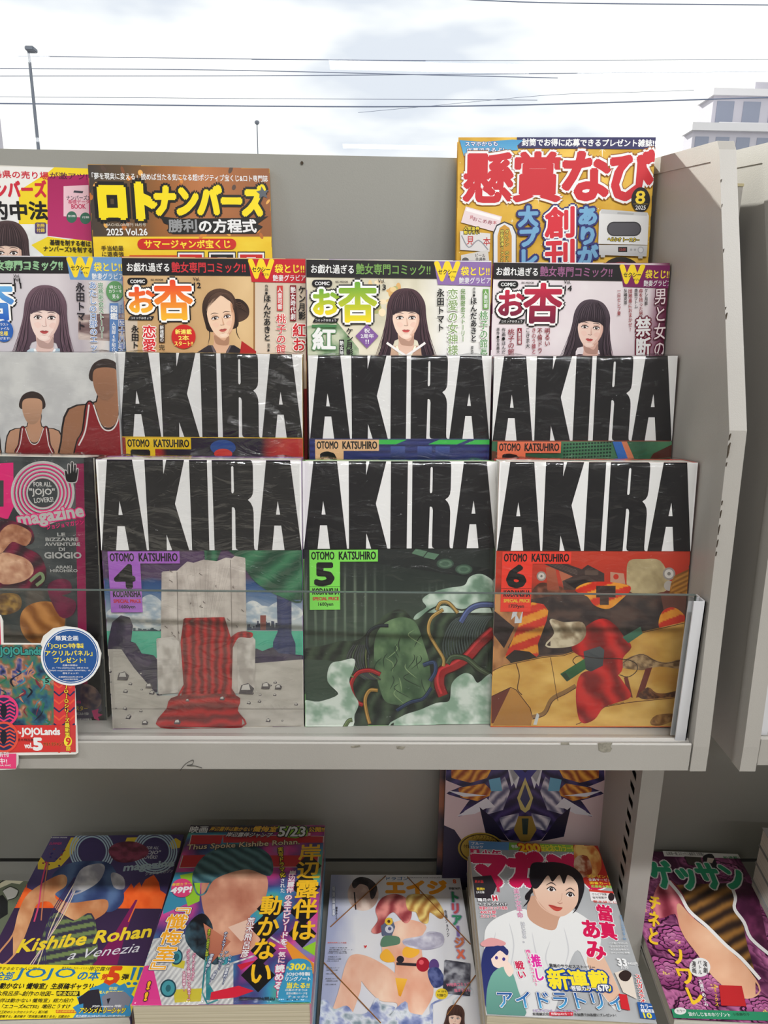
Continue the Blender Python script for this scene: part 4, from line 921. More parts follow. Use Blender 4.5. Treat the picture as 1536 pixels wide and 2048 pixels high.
A.t('艶女専門コミック!!', -60, 674, 300, 38, (150, 196, 150), b=.02)
logo(A, -250, 760, 1.15, (120, 190, 232), (40, 96, 190), '11')
portrait(A, 216, 950, 150, 2, hair=(72, 54, 66), hair2=(112, 86, 98), cloth=(196, 214, 224), cloth2=(168, 190, 206), bottom=1.5, skin=(240, 214, 204), shade=(216, 178, 168))
A.t('Vol.', 66, 742, 96, 14, (40, 34, 38), b=.02); A.t('11', 68, 762, 98, 24, (30, 26, 30), b=.03)
A.ell(22, 1014, 44, 52, (44, 96, 176)); A.t('イラスト', -12, 975, 42, 13, WHITE); A.t('ファイル', -10, 995, 46, 14, WHITE); A.t('名様', 0, 1014, 40, 22, (250, 226, 70), b=.03); A.t('上げます!', -14, 1042, 50, 13, WHITE)
A.v('永田トマト', 386, 780, 1010, 44, (34, 30, 40), dx=6, b=.03); A.v('あたしの日那のエッチ', 446, 775, 1145, 38, (110, 140, 190), dx=8, st=(240, 240, 244), sw=.06)
A.v('完熟密会ストーリー', 484, 780, 1050, 27, (70, 130, 80), dx=8, st=(240, 240, 236), sw=.05)
A.ell(553, 822, 42, 48, (96, 150, 96)); A.t('袋とじ', 526, 795, 582, 15, WHITE, b=.02); A.t('カラーを', 524, 815, 586, 15, WHITE, b=.02); A.t('見る', 540, 838, 572, 20, WHITE, b=.02)
A.rect(528, 880, 570, 1110, (92, 130, 184)); A.v('図鑑', 549, 890, 960, 36, WHITE, b=.03); A.v('人間脚6手紹介', 548, 968, 1110, 20, WHITE); A.v('イラスト', 583, 885, 950, 16, (60, 90, 160)); A.v('四十八手', 588, 955, 1110, 34, (70, 100, 170), st=WHITE, sw=.06)
A.build(b.root); body(b, 11, (120, 160, 200))

b = place('an12'); A = b.art; root_of(b, 'magazine', 'magazine with woman in black kimono and hair bun, red corner block, third row', 'magazine', GR)
A.frame(2.4, 0, 240)
A.field(580, 650, 1480, 1290, lambda x, y: mixc((176, 132, 86), (232, 200, 150), .3+.5*fbm(x*.006, y*.004)+.3*np.exp(-((x-1180)/90.)**2)))
A.rect(1222, 750, 1470, 1290, (214, 196, 176), (226, 212, 196)); A.rect(1216, 750, 1224, 1290, (150, 106, 60)); A.rect(590, 960, 660, 1290, (206, 190, 172))
portrait(A, 1062, 948, 136, -8, hair=(44, 30, 26), hair2=(86, 62, 50), cloth=(58, 50, 54), cloth2=(36, 32, 38), style='bun', bottom=1.6, skin=(240, 206, 178), shade=(206, 154, 122), lip=(196, 92, 84))
A.poly([(1160, 1060), (1230, 1110), (1230, 1290), (1130, 1290)], (176, 36, 36))
issue_head(A, 585, 1471, 1190, 663, 745, 6, (206, 52, 60), (196, 34, 48))
logo(A, 612, 758, 1.15, (236, 70, 40), (250, 190, 50), '12')
A.v('永田ト', 650, 985, 1100, 38, BLACK, b=.03); A.v('恋愛', 718, 985, 1112, 66, (214, 40, 50), st=(250, 240, 236), sw=.06, b=.03); A.rect(764, 982, 792, 1070, (60, 40, 30)); A.v('新連載①', 778, 986, 1066, 20, WHITE); A.v('完', 778, 1078, 1106, 28, BLACK)
A.ell(882, 1040, 58, 58, (206, 40, 40)); A.t('新連載', 842, 1005, 920, 24, (250, 236, 110), b=.03); A.t('2本', 858, 1034, 908, 24, (250, 236, 110), b=.03); A.t('スタート!!', 838, 1062, 926, 22, (250, 236, 110), b=.03)
A.v('作画●', 1280, 790, 840, 16, BLACK); A.v('ほんだあきと', 1283, 838, 1062, 36, BLACK, b=.03); A.v('原作●', 1290, 1072, 1112, 14, BLACK)
A.rect(1330, 796, 1358, 916, (200, 60, 60)); A.v('人妻司書', 1344, 802, 910, 24, WHITE); A.v('桃子の館長', 1350, 930, 1172, 48, (206, 44, 50), st=(250, 238, 232), sw=.05)
A.rect(1392, 794, 1422, 966, (130, 24, 34)); A.v('艶女時代劇', 1407, 800, 960, 26, WHITE, b=.02); A.v('ケン月影', 1450, 795, 960, 36, BLACK, b=.03); A.v('紅お', 1436, 975, 1112, 64, (206, 34, 44), st=(250, 238, 232), sw=.06, b=.03)
A.build(b.root); body(b, 11, (176, 60, 60))

b = place('an13'); A = b.art; root_of(b, 'magazine', 'magazine with long-haired woman facing front and lilac corner block, third row', 'magazine', GR)
A.frame(2.0757, 600, 240)
A.field(20, 570, 800, 1130, lambda x, y: mixc(mixc((206, 200, 176), (240, 232, 210), fbm(x*.012, y*.012)*1.4-.2), (238, 236, 232), (x-480)/120))
for i in range(26): A.ell(random.uniform(290, 420), random.uniform(670, 800), random.uniform(6, 20), random.uniform(6, 20), random.choice([(224, 176, 110), (236, 206, 150), (180, 180, 120), (246, 226, 190)]))
A.field(20, 850, 260, 1130, clouds((120, 150, 110), (200, 206, 180), .02, .02), mask=[(25, 860), (150, 840), (240, 950), (260, 1130), (25, 1130)])
portrait(A, 440, 822, 118, 0, hair=(44, 30, 40), hair2=(84, 58, 66), cloth=(214, 180, 150), cloth2=(190, 150, 130), bottom=1.6, skin=(244, 214, 196), shade=(216, 170, 148), lip=(206, 86, 86))
for s_ in (-1, 1): A.line([(440+s_*80, 925), (440+s_*30, 960), (440, 980)], 10, (244, 240, 238))
issue_head(A, 26, 796, 556, 580, 652, 10, (120, 164, 84), (142, 110, 170))
logo(A, 50, 664, 1., (110, 170, 60), (246, 220, 40), '13')
A.rect(50, 850, 152, 862, (70, 130, 80)); A.v('紅', 100, 862, 958, 100, WHITE, st=(96, 140, 96), sw=.04, b=.05); A.v('ケン月影', 206, 862, 980, 30, (40, 34, 40), b=.03); A.rect(163, 912, 183, 980, BLACK); A.v('艶女時', 173, 916, 978, 17, WHITE)
A.poly([(278, 848), (326, 897), (278, 948), (230, 897)], (132, 92, 158)); A.t('祝', 266, 866, 290, 18, WHITE, b=.03); A.t('2周年', 252, 888, 306, 18, WHITE, b=.03); A.t('!!', 272, 912, 286, 16, WHITE, b=.03)
A.v('永田トマト', 583, 700, 880, 32, BLACK, b=.03); A.v('恋愛の女神様', 634, 700, 978, 44, (140, 166, 110), st=(250, 250, 246), sw=.06); A.v('完熟密会ストーリー', 676, 700, 922, 20, (110, 150, 80))
A.v('作画●', 722, 695, 735, 12, BLACK); A.v('ほんだあきと', 720, 735, 922, 28, BLACK, b=.03); A.v('原作', 714, 938, 970, 12, BLACK)
A.rect(758, 703, 782, 786, (108, 160, 80)); A.v('人妻司書', 770, 708, 782, 18, WHITE); A.v('桃子の館長', 762, 792, 985, 34, (96, 150, 90), st=(250, 250, 246), sw=.05)
A.build(b.root); body(b, 11, (150, 130, 170))

b = place('an14'); A = b.art; root_of(b, 'magazine', 'magazine with smiling dark-haired woman and plum corner block, third row beside the side panel', 'magazine', GR)
A.frame(2.0757, 600, 240)
A.field(790, 580, 1550, 1120, lambda x, y: mixc(mixc((228, 214, 220), (240, 232, 234), fbm(x*.01, y*.01)), (96, 24, 56), (x-1440+.12*(y-800))/80))
portrait(A, 1206, 862, 112, 6, hair=(40, 30, 38), hair2=(86, 72, 82), cloth=(70, 56, 64), cloth2=(50, 40, 48), bottom=1.5, skin=(244, 212, 198), shade=(214, 166, 150), lip=(200, 84, 84))
issue_head(A, 797, 1545, 1326, 592, 660, 12, (156, 96, 138), (122, 34, 92))
logo(A, 822, 668, 1., (206, 40, 70), (120, 30, 60), '14')
for tx_, xc, y0, y1, w_, c_ in (('原作●早見義夫', 822, 862, 970, 14, BLACK), ('作画●ほんだ', 845, 862, 972, 17, BLACK), ('桃子の館', 876, 866, 976, 28, (140, 30, 50)), ('こきま大', 945, 862, 948, 20, BLACK), ('きのう誰と', 970, 862, 972, 19, (150, 40, 60)), ('不倫ドラ', 995, 862, 970, 22, (130, 24, 40)), ('明るい', 1026, 862, 940, 24, (140, 24, 40)),
    ('一日セレブ妻', 1323, 700, 812, 16, (150, 36, 46)), ('灰嶋克茶', 1350, 700, 768, 15, BLACK), ('団地妻におまかせ!', 1370, 700, 880, 17, (150, 36, 46)), ('香坂ツトム', 1394, 700, 782, 15, BLACK), ('命を拾った男', 1414, 700, 812, 17, (150, 36, 46)), ('ケン月影', 1436, 700, 770, 15, BLACK)):
    A.v(tx_, xc, y0, y1, w_, c_, b=.015)
A.rect(902, 864, 920, 932, (140, 30, 50)); A.v('人妻司書', 911, 868, 930, 14, WHITE)
A.v('男と女の', 1496, 695, 985, 52, (240, 228, 230), dx=-6, st=(96, 20, 50), sw=.05, b=.01); A.v('禁断', 1424, 816, 985, 64, WHITE, dx=-2, st=(110, 20, 46), sw=.06, b=.03)
A.build(b.root); body(b, 11, (120, 40, 84))

# ================================================================== top row
def lotto(x, y):
    g = ramp(x+70*fbm(x*.01, y*.01), [(415, (58, 54, 56)), (620, (96, 74, 50)), (800, (150, 96, 50)), (1000, (186, 118, 70)), (1310, (150, 92, 52))])
    return np.where((y > 560)[:, None], mixc((236, 190, 30), (250, 222, 70), fbm(x*.01, y*.02)), g)
b = place('loto'); A = b.art; root_of(b, 'magazine', 'lottery magazine with big yellow slanted title on brown and gold, top row', 'magazine', 'top row magazines')
A.frame(2.4, 0, 240)
A.field(405, 215, 1320, 900, lotto)
for i in range(34):
    x, y = random.uniform(430, 1290), random.uniform(225, 560); A.ell(x, y, random.uniform(5, 13), random.uniform(7, 20), random.choice([(220, 140, 60), (190, 110, 50), (236, 176, 90), (130, 80, 50), (90, 70, 60)]), 14, rot=random.uniform(-40, 40))
A.t('「夢を現実に変える」読めば当たる気になる超!ポジティブ宝くじ&ロト専門誌', 440, 252, 1284, 32, WHITE, dy=14, b=.02)
Y_, K_ = (246, 222, 24), (26, 24, 24)
def bar(P): A.poly(P, Y_)
A.t('ロト', 478, 310, 735, 158, Y_, dy=2, st=K_, sw=.07, b=.11); A.t('ナンバーズ', 742, 312, 1262, 140, Y_, dy=6, st=K_, sw=.07, b=.1, it=.1)
A.poly([(1255, 318), (1268, 340), (1290, 336), (1276, 354), (1284, 376), (1262, 366), (1244, 378), (1246, 356), (1230, 344), (1250, 338)], (90, 96, 104))
A.poly([(770, 462), (860, 474), (1240, 470), (1288, 462), (1236, 500), (1262, 512), (1226, 546), (830, 548), (800, 530), (822, 508), (786, 496)], (28, 27, 28))
A.t('勝利', 808, 478, 942, 60, (150, 152, 154), st=K_, sw=.06, b=.06); A.t('の方程式', 954, 478, 1228, 62, WHITE, st=K_, sw=.06, b=.05)
A.t('BACHELOR増刊 18月号', 510, 495, 700, 16, (206, 196, 180)); A.t('2025 Vol.26', 512, 522, 706, 32, WHITE, b=.03)
A.rrect(660, 570, 1134, 622, 25, (206, 44, 36)); A.t('サマージャンボ宝くじ', 692, 576, 1104, 40, (252, 226, 60), b=.04)
A.t('手当組最', 486, 604, 592, 24, (50, 40, 24), b=.02); A.t('に選奏強', 490, 632, 594, 24, (50, 40, 24), b=.02)
for i, x in enumerate((850, 1000, 1140)): A.rect(x, 632, x+132, 800, BLACK); A.rect(x+4, 637, x+128, 800, WHITE); A.rect(x+12, 646, x+120, 800, (206, 36, 36) if i != 1 else BLACK); A.rect(x+44, 660, x+88, 800, WHITE)
A.rect(622, 650, 850, 700, (206, 60, 30))
A.build(b.root); body(b, 9, (200, 150, 60))

b = place('nums'); A = b.art; root_of(b, 'magazine', 'numbers lottery magazine with magenta booklet and yellow bursts, top row far left', 'magazine', 'top row magazines')
A.frame(2.4, 0, 240)
A.rect(-500, 210, 460, 900, (238, 236, 232)); A.field(-60, 440, 230, 900, clouds((214, 214, 214), (240, 240, 238), .01, .01))
A.poly([(90, 340), (232, 250), (260, 222), (460, 222), (460, 300), (232, 330), (232, 500), (90, 500)], (244, 214, 40))
A.poly([(150, 600), (230, 560), (330, 575), (460, 560), (460, 720), (180, 720), (210, 650)], (246, 216, 40))
A.poly([(228, 272), (440, 262), (446, 582), (228, 556)], (168, 34, 92), (190, 52, 110)); A.poly([(305, 318), (425, 312), (428, 470), (305, 462)], (236, 196, 206)); A.poly([(356, 338), (400, 342), (396, 352), (352, 348)], (60, 60, 70))
A.t('ナンバーズ3', 318, 362, 428, 22, (50, 40, 50), b=.02); A.t('基礎データ', 326, 382, 428, 20, (200, 40, 90), b=.02); A.t('BOOK', 342, 404, 410, 22, (200, 40, 90), b=.03)
A.ell(344, 466, 25, 28, (60, 110, 90)); A.ell(410, 472, 26, 28, (60, 110, 90)); A.t('別冊', 326, 456, 362, 10, WHITE); A.t('付録', 394, 462, 428, 10, WHITE)
A.t('広島県の売り場', -80, 238, 232, 36, (206, 40, 60), dy=12, b=.03); A.t('が激アツ!!', 238, 250, 430, 32, (90, 24, 60), dy=6, b=.02)
A.t('ナンバーズ', -90, 292, 218, 78, (206, 40, 60), b=.06); A.t('的中法', -50, 392, 222, 86, BLACK, b=.06)
A.rrect(168, 492, 222, 546, 8, (84, 66, 110)); A.t('別冊', 176, 498, 214, 18, (246, 214, 60)); A.t('付録', 176, 520, 214, 18, (246, 214, 60))
portrait(A, 34, 640, 150, 0, hair=(50, 36, 40), hair2=(84, 64, 66), cloth=(200, 200, 206), bottom=1.5)
A.t('基礎を制する者は', 240, 574, 434, 26, BLACK, dy=8, b=.03); A.t('ナンバーズ3を制する', 210, 604, 442, 26, BLACK, dy=8, b=.03)
A.build(b.root); body(b, 9, (220, 216, 206))

b = place('kens'); A = b.art; root_of(b, 'magazine', 'gold prize magazine with large red title and white toaster, top row at right', 'magazine', 'top row magazines')
A.frame(2.0757, 600, 240)
A.field(640, 60, 1500, 760, lambda x, y: mixc((196, 146, 24), (240, 196, 84), fbm(x*.008, y*.008)*1.7-.35))
for x, y, r in ((1255, 118, 44), (720, 200, 20), (990, 330, 20), (1245, 300, 18), (860, 350, 14), (1200, 430, 16), (700, 330, 16), (1440, 440, 16), (1280, 200, 20), (880, 420, 14)): sparkle(A, x, y, r)
for i in range(60): A.ell(random.uniform(660, 1470), random.uniform(130, 590), 2, 2, (252, 236, 180), 8)
A.poly([(900, 66), (1484, 66), (1484, 122), (905, 118)], (46, 42, 92)); A.t('封筒でお得に応募できるプレゼント雑誌!!', 922, 78, 1478, 30, WHITE, dy=4, b=.04)
A.poly([(668, 90), (700, 100), (708, 246), (702, 246)], (150, 70, 40))
A.poly([(662, 84), (760, 92), (880, 82), (926, 84), (900, 108), (906, 126), (800, 130), (720, 142), (680, 150)], (70, 150, 200), (100, 176, 214)); A.t('スマホからも', 686, 92, 820, 18, WHITE, dy=-2, b=.03, st=(36, 80, 150), sw=.08); A.t('応募できるよ!', 692, 118, 846, 20, WHITE, dy=-4, b=.03, st=(36, 80, 150), sw=.08)
RD = (202, 34, 46)
for ch_, x0, y0, x1, y1 in (('懸', 684, 142, 884, 338), ('賞', 892, 138, 1084, 336), ('な', 1098, 138, 1288, 330), ('び', 1296, 132, 1474, 330)):
    A.t(ch_, x0, y0, x1, y1-y0, RD, st=[((150, 90, 30), .05), (WHITE, .035)], b=.055)
A.ell(1413, 332, 39, 52, (26, 24, 26)); A.t('8', 1394, 296, 1432, 52, (246, 214, 60), b=.03); A.t('2025', 1392, 356, 1434, 17, WHITE, b=.02); A.rect(1382, 349, 1444, 350.5, (200, 170, 60))
A.poly([(688, 360), (838, 402), (820, 468), (668, 426)], (232, 214, 216)); A.poly([(692, 366), (832, 405), (828, 418), (688, 378)], (246, 240, 240)); A.t('おこめ券', 720, 402, 800, 18, (150, 60, 80), dy=18, b=.02); A.t('見', 704, 398, 720, 14, (190, 80, 90)); A.t('本', 800, 420, 816, 14, (190, 80, 90))
A.poly([(664, 462), (790, 472), (786, 548), (664, 540)], (222, 218, 216)); A.t('見', 692, 484, 722, 34, (190, 50, 50)); A.t('本', 760, 488, 790, 34, (190, 50, 50)); A.line([(670, 480), (700, 530), (740, 500), (780, 540)], 5, (150, 150, 156), 4)
A.t('人気金券', 680, 444, 744, 15, (250, 226, 60), st=BLACK, sw=.12, b=.03); A.t('勢ぞろい', 680, 461, 744, 15, (250, 226, 60), st=BLACK, sw=.12, b=.03)
A.poly([(668, 562), (780, 540), (790, 640), (668, 640)], (214, 210, 204)); A.t('ビール', 728, 556, 768, 14, BLACK); A.t('共通券', 728, 572, 770, 14, BLACK); A.ell(686, 582, 14, 10, (90, 90, 90))
# loop-shaped fan
P = [(800, 700), (800, 470), (815, 436), (848, 422), (882, 436), (898, 470), (898, 700)]; A.poly(P, (60, 60, 66)); A.poly([(x*.93+848*.07, y+6) for x, y in P], (226, 226, 228)); A.poly([(x*.6+848*.4, y*.98+22) for x, y in P], (206, 150, 50))
A.v('ダイソン ホット', 858, 456, 596, 18, (250, 230, 90), st=BLACK, sw=.1, b=.02); A.v('空気清浄ファンヒ', 838, 456, 596, 16, (250, 230, 90), st=BLACK, sw=.1, b=.02)
NV, LB = (40, 44, 110), (116, 168, 206)
A.v('大プレゼ', 946, 358, 700, 84, LB, st=[(NV, .09)], b=.08); A.v('創刊', 1080, 360, 625, 132, (214, 40, 56), st=[(NV, .09), (WHITE, .045)], b=.06); A.v('ありがと', 1192, 358, 682, 86, LB, st=[(NV, .09)], b=.08)
# toaster
A.poly([(1250, 372), (1440, 386), (1446, 400), (1440, 520), (1236, 516), (1240, 384)], (222, 221, 220), (236, 235, 234)); A.poly([(1250, 372), (1440, 386), (1438, 400), (1246, 390)], (200, 200, 200)); A.poly([(1316, 384), (1384, 388), (1382, 396), (1314, 392)], (176, 176, 176))
A.rrect(1272, 424, 1414, 484, 28, (60, 58, 62)); A.rrect(1277, 429, 1409, 479, 24, (86, 84, 90))
A.poly([(1238, 520), (1440, 522), (1436, 568), (1240, 562)], (214, 213, 212), (196, 195, 196)); A.rect(1318, 528, 1356, 550, (44, 42, 44)); A.t('12:00', 1324, 534, 1350, 10, (180, 70, 60))
for x in (1372, 1388): A.ell(x, 540, 5, 5, (170, 170, 170), 12)
A.ell(1412, 541, 13, 14, (176, 176, 180)); A.ell(1412, 541, 9, 10, (220, 220, 220)); A.rect(1246, 562, 1264, 572, (190, 190, 190)); A.rect(1402, 566, 1420, 576, (190, 190, 190))
A.t('ヘルシオ トースター', 1276, 488, 1406, 16, (250, 226, 70), dy=4, st=BLACK, sw=.12, b=.02)
A.ell(1330, 640, 84, 70, (40, 34, 32)); A.ell(1330, 640, 60, 50, (140, 50, 44))
A.build(b.root); body(b, 14, (210, 160, 50))

# ================================================================== second row, far left: wrapped sports comic (two plain red vests)
b = place('slam'); A = b.art; root_of(b, 'comic_volume', 'film-wrapped grey cover printed with two red vests, second row far left', 'comic', None)
A.frame(2.4, 0, 240)
A.field(-400, 1110, 580, 1900, clouds((196, 196, 196), (216, 216, 214), .01, .01))
def vest(cx, cy, k, c, skin_):
    o = (36, 28, 30); D_ = lambda P, cc: A.poly([(cx+x*k, cy+y*k) for x, y in P], cc, smooth=3)
    D_([(-.3, -.9), (.3, -.9), (.34, -.3), (1.1, -.1), (1.3, .8), (1.25, 2), (-1.25, 2), (-1.3, .8), (-1.1, -.1), (-.34, -.3)], o)
    D_([(-.27, -.86), (.27, -.86), (.31, -.27), (1.05, -.07), (1.25, .8), (1.2, 2), (-1.2, 2), (-1.25, .8), (-1.05, -.07), (-.31, -.27)], skin_)
    D_([(-.62, -.22), (-.4, -.26), (-.2, .3), (0, .42), (.2, .3), (.4, -.26), (.62, -.22), (.72, .5), (.9, .9), (.9, 2), (-.9, 2), (-.9, .9), (-.72, .5)], o)
    D_([(-.58, -.19), (-.43, -.22), (-.23, .34), (0, .47), (.23, .34), (.43, -.22), (.58, -.19), (.68, .5), (.86, .9), (.86, 2), (-.86, 2), (-.86, .9), (-.68, .5)], c)
    for s_ in (-1, 1): A.line([(cx+s_*.52*k, cy-.2*k), (cx+s_*.62*k, cy+.5*k), (cx+s_*.8*k, cy+.9*k)], k*.04, (230, 226, 222), 4)
    A.line([(cx-.4*k, cy-.2*k), (cx-.2*k, cy+.36*k), (cx, cy+.5*k), (cx+.2*k, cy+.36*k), (cx+.4*k, cy-.2*k)], k*.035, (230, 226, 222), 4)
    for i in range(6): A.line([(cx+random.uniform(-.6, .6)*k, cy+.7*k), (cx+random.uniform(-.6, .6)*k, cy+1.5*k)], k*.02, (84, 24, 28), taper=True)
def plain_head(cx, cy, w_, h_, skin_):
    A.poly([(cx, cy-h_*.56), (cx+w_*.5, cy-h_*.4), (cx+w_*.56, cy), (cx-w_*.56, cy), (cx-w_*.5, cy-h_*.4)], (58, 46, 44), smooth=5)
    A.poly([(cx, cy-h_*.34), (cx+w_*.44, cy-h_*.26), (cx+w_*.46, cy+.1*h_), (cx+w_*.25, cy+h_*.42), (cx, cy+h_*.5), (cx-w_*.25, cy+h_*.42), (cx-w_*.46, cy+.1*h_), (cx-w_*.44, cy-h_*.26)], skin_, tuple(v*.86 for v in skin_), smooth=5)
vest(165, 1502, 110, (140, 40, 46), (196, 148, 118)); plain_head(155, 1386, 100, 150, (204, 158, 128))
vest(520, 1402, 178, (140, 38, 44), (160, 112, 84)); plain_head(506, 1252, 124, 190, (168, 120, 92)); vest(-150, 1480, 120, (140, 40, 46), (196, 148, 118))
A.build(b.root); body(b, 24, (190, 190, 190), r=3); wrap(b, 24, 8, .9)

# ================================================================== front row, far left: thick magazine with a rounded dark spine
b = place('jojo1'); A = b.art; root_of(b, 'magazine', 'thick dark grey magazine with pink ringed circle and rounded black spine, front row far left', 'magazine', None)
A.frame(2.4774, 0, 880)
A.field(-600, 60, 540, 1430, clouds((54, 58, 60), (84, 88, 88), .006, .006))
PK = (226, 44, 120)
A.poly([(372, 118), (415, 116), (438, 1420), (395, 1420)], (140, 30, 76), (160, 34, 84)); A.poly([(415, 90), (470, 90), (520, 1430), (440, 1430)], (34, 32, 36), (26, 24, 28))
A.poly([(-60, 118), (66, 112), (68, 330), (40, 390), (-60, 400)], PK); A.rect(-60, 200, 18, 330, (66, 70, 70))
for r in (158, 140, 122, 104, 86): A.ring(212, 262, r-4, r-13 if r > 90 else 72, (190, 190, 186)); A.ring(212, 262, r-13, r-19, PK)
A.ring(212, 262, 158, 152, (196, 194, 190)); A.ell(212, 262, 74, 72, (62, 66, 68))
A.t('FOR ALL', 166, 208, 254, 22, (206, 204, 200), b=.03); A.t('"JOJO"', 146, 240, 270, 40, (206, 204, 200), b=.03); A.t('LOVERS!', 168, 288, 262, 24, (206, 204, 200), dy=-6, b=.03)
H_ = (28, 28, 30)   # left hand sign
A.poly(catmull([(318, 150), (330, 148), (336, 160), (334, 122), (342, 116), (350, 122), (350, 110), (358, 104), (366, 112), (366, 120), (374, 116), (380, 124), (380, 138), (388, 138), (390, 150), (386, 190), (376, 212), (334, 212), (322, 190)], 3), (190, 186, 184)); A.poly(catmull([(322, 154), (330, 154), (338, 170), (338, 124), (346, 124), (348, 160), (352, 160), (354, 112), (362, 114), (364, 160), (368, 124), (376, 126), (376, 164), (382, 144), (387, 150), (382, 188), (374, 207), (336, 207), (326, 188)], 3), H_)
A.t('magazine', 84, 368, 405, 76, (190, 188, 184), dy=-46, b=.05, st=PK, sw=.05); A.t('ジョジョマガジン', 228, 420, 412, 24, PK, dy=-26, b=.03)
for tx_, x0, x1, y, h in (('LE', 284, 322, 460, 16), ('BIZZARRE', 226, 388, 484, 16), ('AVVENTURE', 222, 396, 508, 16), ('DI', 292, 320, 533, 16), ('GIOGIO', 220, 402, 556, 30), ('ARAKI', 276, 356, 622, 14), ('HIROHIKO', 250, 384, 640, 14)): A.t(tx_, x0, y, x1, h, (176, 176, 172), b=.05)
# painted folds of cloth and drapery instead of figures
A.field(-600, 400, 230, 1000, lambda x, y: mixc((58, 40, 46), (128, 40, 66), .5+.5*np.sin((x+y)*.05+6*fbm(x*.01, y*.01))), mask=catmull([(-100, 400), (80, 410), (150, 440), (165, 500), (120, 530), (200, 580), (225, 680), (150, 740), (-100, 740)], 4))
A.field(-20, 420, 160, 720, lambda x, y: mixc((150, 92, 66), (222, 172, 136), fbm(x*.03, y*.03)*1.6-.3), mask=catmull([(0, 470), (60, 420), (150, 460), (130, 520), (60, 500), (0, 560)], 4))
A.field(-20, 560, 170, 720, lambda x, y: mixc((170, 112, 86), (232, 190, 156), fbm(x*.03, y*.03)*1.6-.3), mask=catmull([(0, 570), (90, 575), (150, 610), (160, 660), (100, 700), (0, 700)], 4))
A.line([(150, 700), (200, 660), (215, 690), (180, 720)], 16, (130, 150, 110), 4)
A.field(-600, 740, 330, 1010, clouds((52, 60, 62), (96, 88, 80), .012, .012, 6))
A.field(100, 800, 330, 1000, lambda x, y: mixc((150, 90, 40), (212, 146, 80), .5+.5*np.sin((x-y)*.06+5*fbm(x*.01, y*.01))), mask=catmull([(110, 860), (160, 815), (250, 805), (310, 860), (315, 920), (260, 985), (160, 1000), (110, 940)], 4))
A.field(0, 760, 110, 900, clouds((96, 66, 40), (180, 140, 70), .04, .04), mask=catmull([(0, 770), (90, 770), (100, 830), (40, 860), (0, 850)], 4))
A.field(235, 690, 385, 880, clouds((96, 36, 60), (126, 40, 72), .02, .02), mask=catmull([(240, 740), (280, 695), (340, 700), (350, 750), (300, 770), (370, 800), (360, 860), (300, 870)], 4))
A.poly([(355, 1200), (430, 1210), (500, 1260), (505, 1340), (430, 1400), (360, 1400)], (92, 84, 100)); A.field(400, 1200, 500, 1330, clouds((70, 60, 80), (150, 120, 110), .03, .03), mask=catmull([(410, 1215), (470, 1230), (500, 1290), (470, 1330), (410, 1300)], 4))
A.poly([(455, 1340), (490, 1330), (485, 1352), (510, 1360), (486, 1372), (496, 1392), (468, 1380)], (206, 50, 116)); A.t('ポスター', 352, 1316, 434, 24, (220, 190, 70), b=.03); A.t('特製 綴じ込み 付録!', 352, 1348, 440, 14, (220, 216, 210)); A.t('2025年2月特集号', 372, 1378, 456, 12, (210, 206, 200)); A.t('lands', 352, 1286, 400, 18, PK, b=.03)
A.build(b.root, z=0)
body(b, 34, (30, 28, 32), r=9)
for i, (y0, y1) in enumerate(((.12, .2), (.23, .3), (.34, .4))):   # pink marks down the spine
    mb = MB(); mb.box((b.w+.02, -b.h*y1, -22), (b.w+.12, -b.h*y0, -14)); mb.build('spine_mark', mat('spine_pink', (150, 36, 84), .4), b.root, world=False)
wrap(b, 34, 10, .8)

# ================================================================== shaped promotion card on the clear guard
b = Book(); b.flat = False; b.h0 = 1
tp = atY(80, 1237, 586); bt = atY(80, 1538, 570)
lean = math.degrees(math.atan2(tp[1]-bt[1], tp[2]-bt[2])); b.x, b.u = axes(lean, 0, 0); b.n = np.cross(b.x, b.u)
b.o = tp+b.u*30-b.x*130; b.w, b.h = 230., 210.; b.art = A = Art(b.o, b.x, b.u, b.w, b.h)
root_of(b, 'promotion_card', 'die-cut colourful promotion card with blue badge, hung over the clear guard at left', 'card', None)
A.frame(2.4774, 0, 880)
CARD = [(-130, 860), (0, 870), (12, 900), (14, 1008), (200, 1010), (215, 970), (260, 935), (320, 925), (380, 932), (440, 960), (480, 1005), (500, 1060), (492, 1120), (460, 1170), (410, 1204), (355, 1216), (370, 1235), (386, 1550), (374, 1558), (90, 1562), (88, 1610), (76, 1632), (-130, 1640)]
L = A.loc(CARD); mb = MB(); mb.prism([(p[0], p[1]) for p in L], 2, -1.6, -.02); mb.build('card_board', PAPER, b.root, world=False)
A.poly([(-130, 866), (0, 876), (6, 1018), (200, 1018), (350, 1212), (362, 1240), (376, 1545), (-130, 1552)], (206, 50, 90), (210, 70, 60))
zz = (40, 44, 90)
A.rect(260, 1190, 372, 1545, (214, 56, 60))
for i in range(9):
    y = 1205+i*40; A.line([(266, y), (293, y+22), (320, y), (347, y+22), (370, y)], 9, zz if i % 2 else (232, 90, 60))
A.field(-130, 1018, 262, 1410, lambda x, y: ramp((fbm(x*.02, y*.02)-.2)*1.6, [(0, (24, 34, 60)), (.3, (44, 96, 120)), (.45, (70, 120, 90)), (.6, (150, 90, 70)), (.72, (196, 150, 120)), (.85, (60, 70, 140)), (1, (30, 40, 60))]), mask=[(-130, 1018), (200, 1018), (262, 1120), (262, 1410), (-130, 1410)])
for i in range(46):
    x, y = random.uniform(-100, 240), random.uniform(1090, 1390); A.line([(x, y), (x+random.uniform(-30, 30), y+20), (x+random.uniform(-50, 50), y+50)], random.uniform(5, 12), random.choice([(30, 40, 80), (60, 130, 150), (190, 130, 100), (40, 110, 80), (120, 40, 60), (210, 180, 150), (20, 24, 40)]), 4, taper=True)
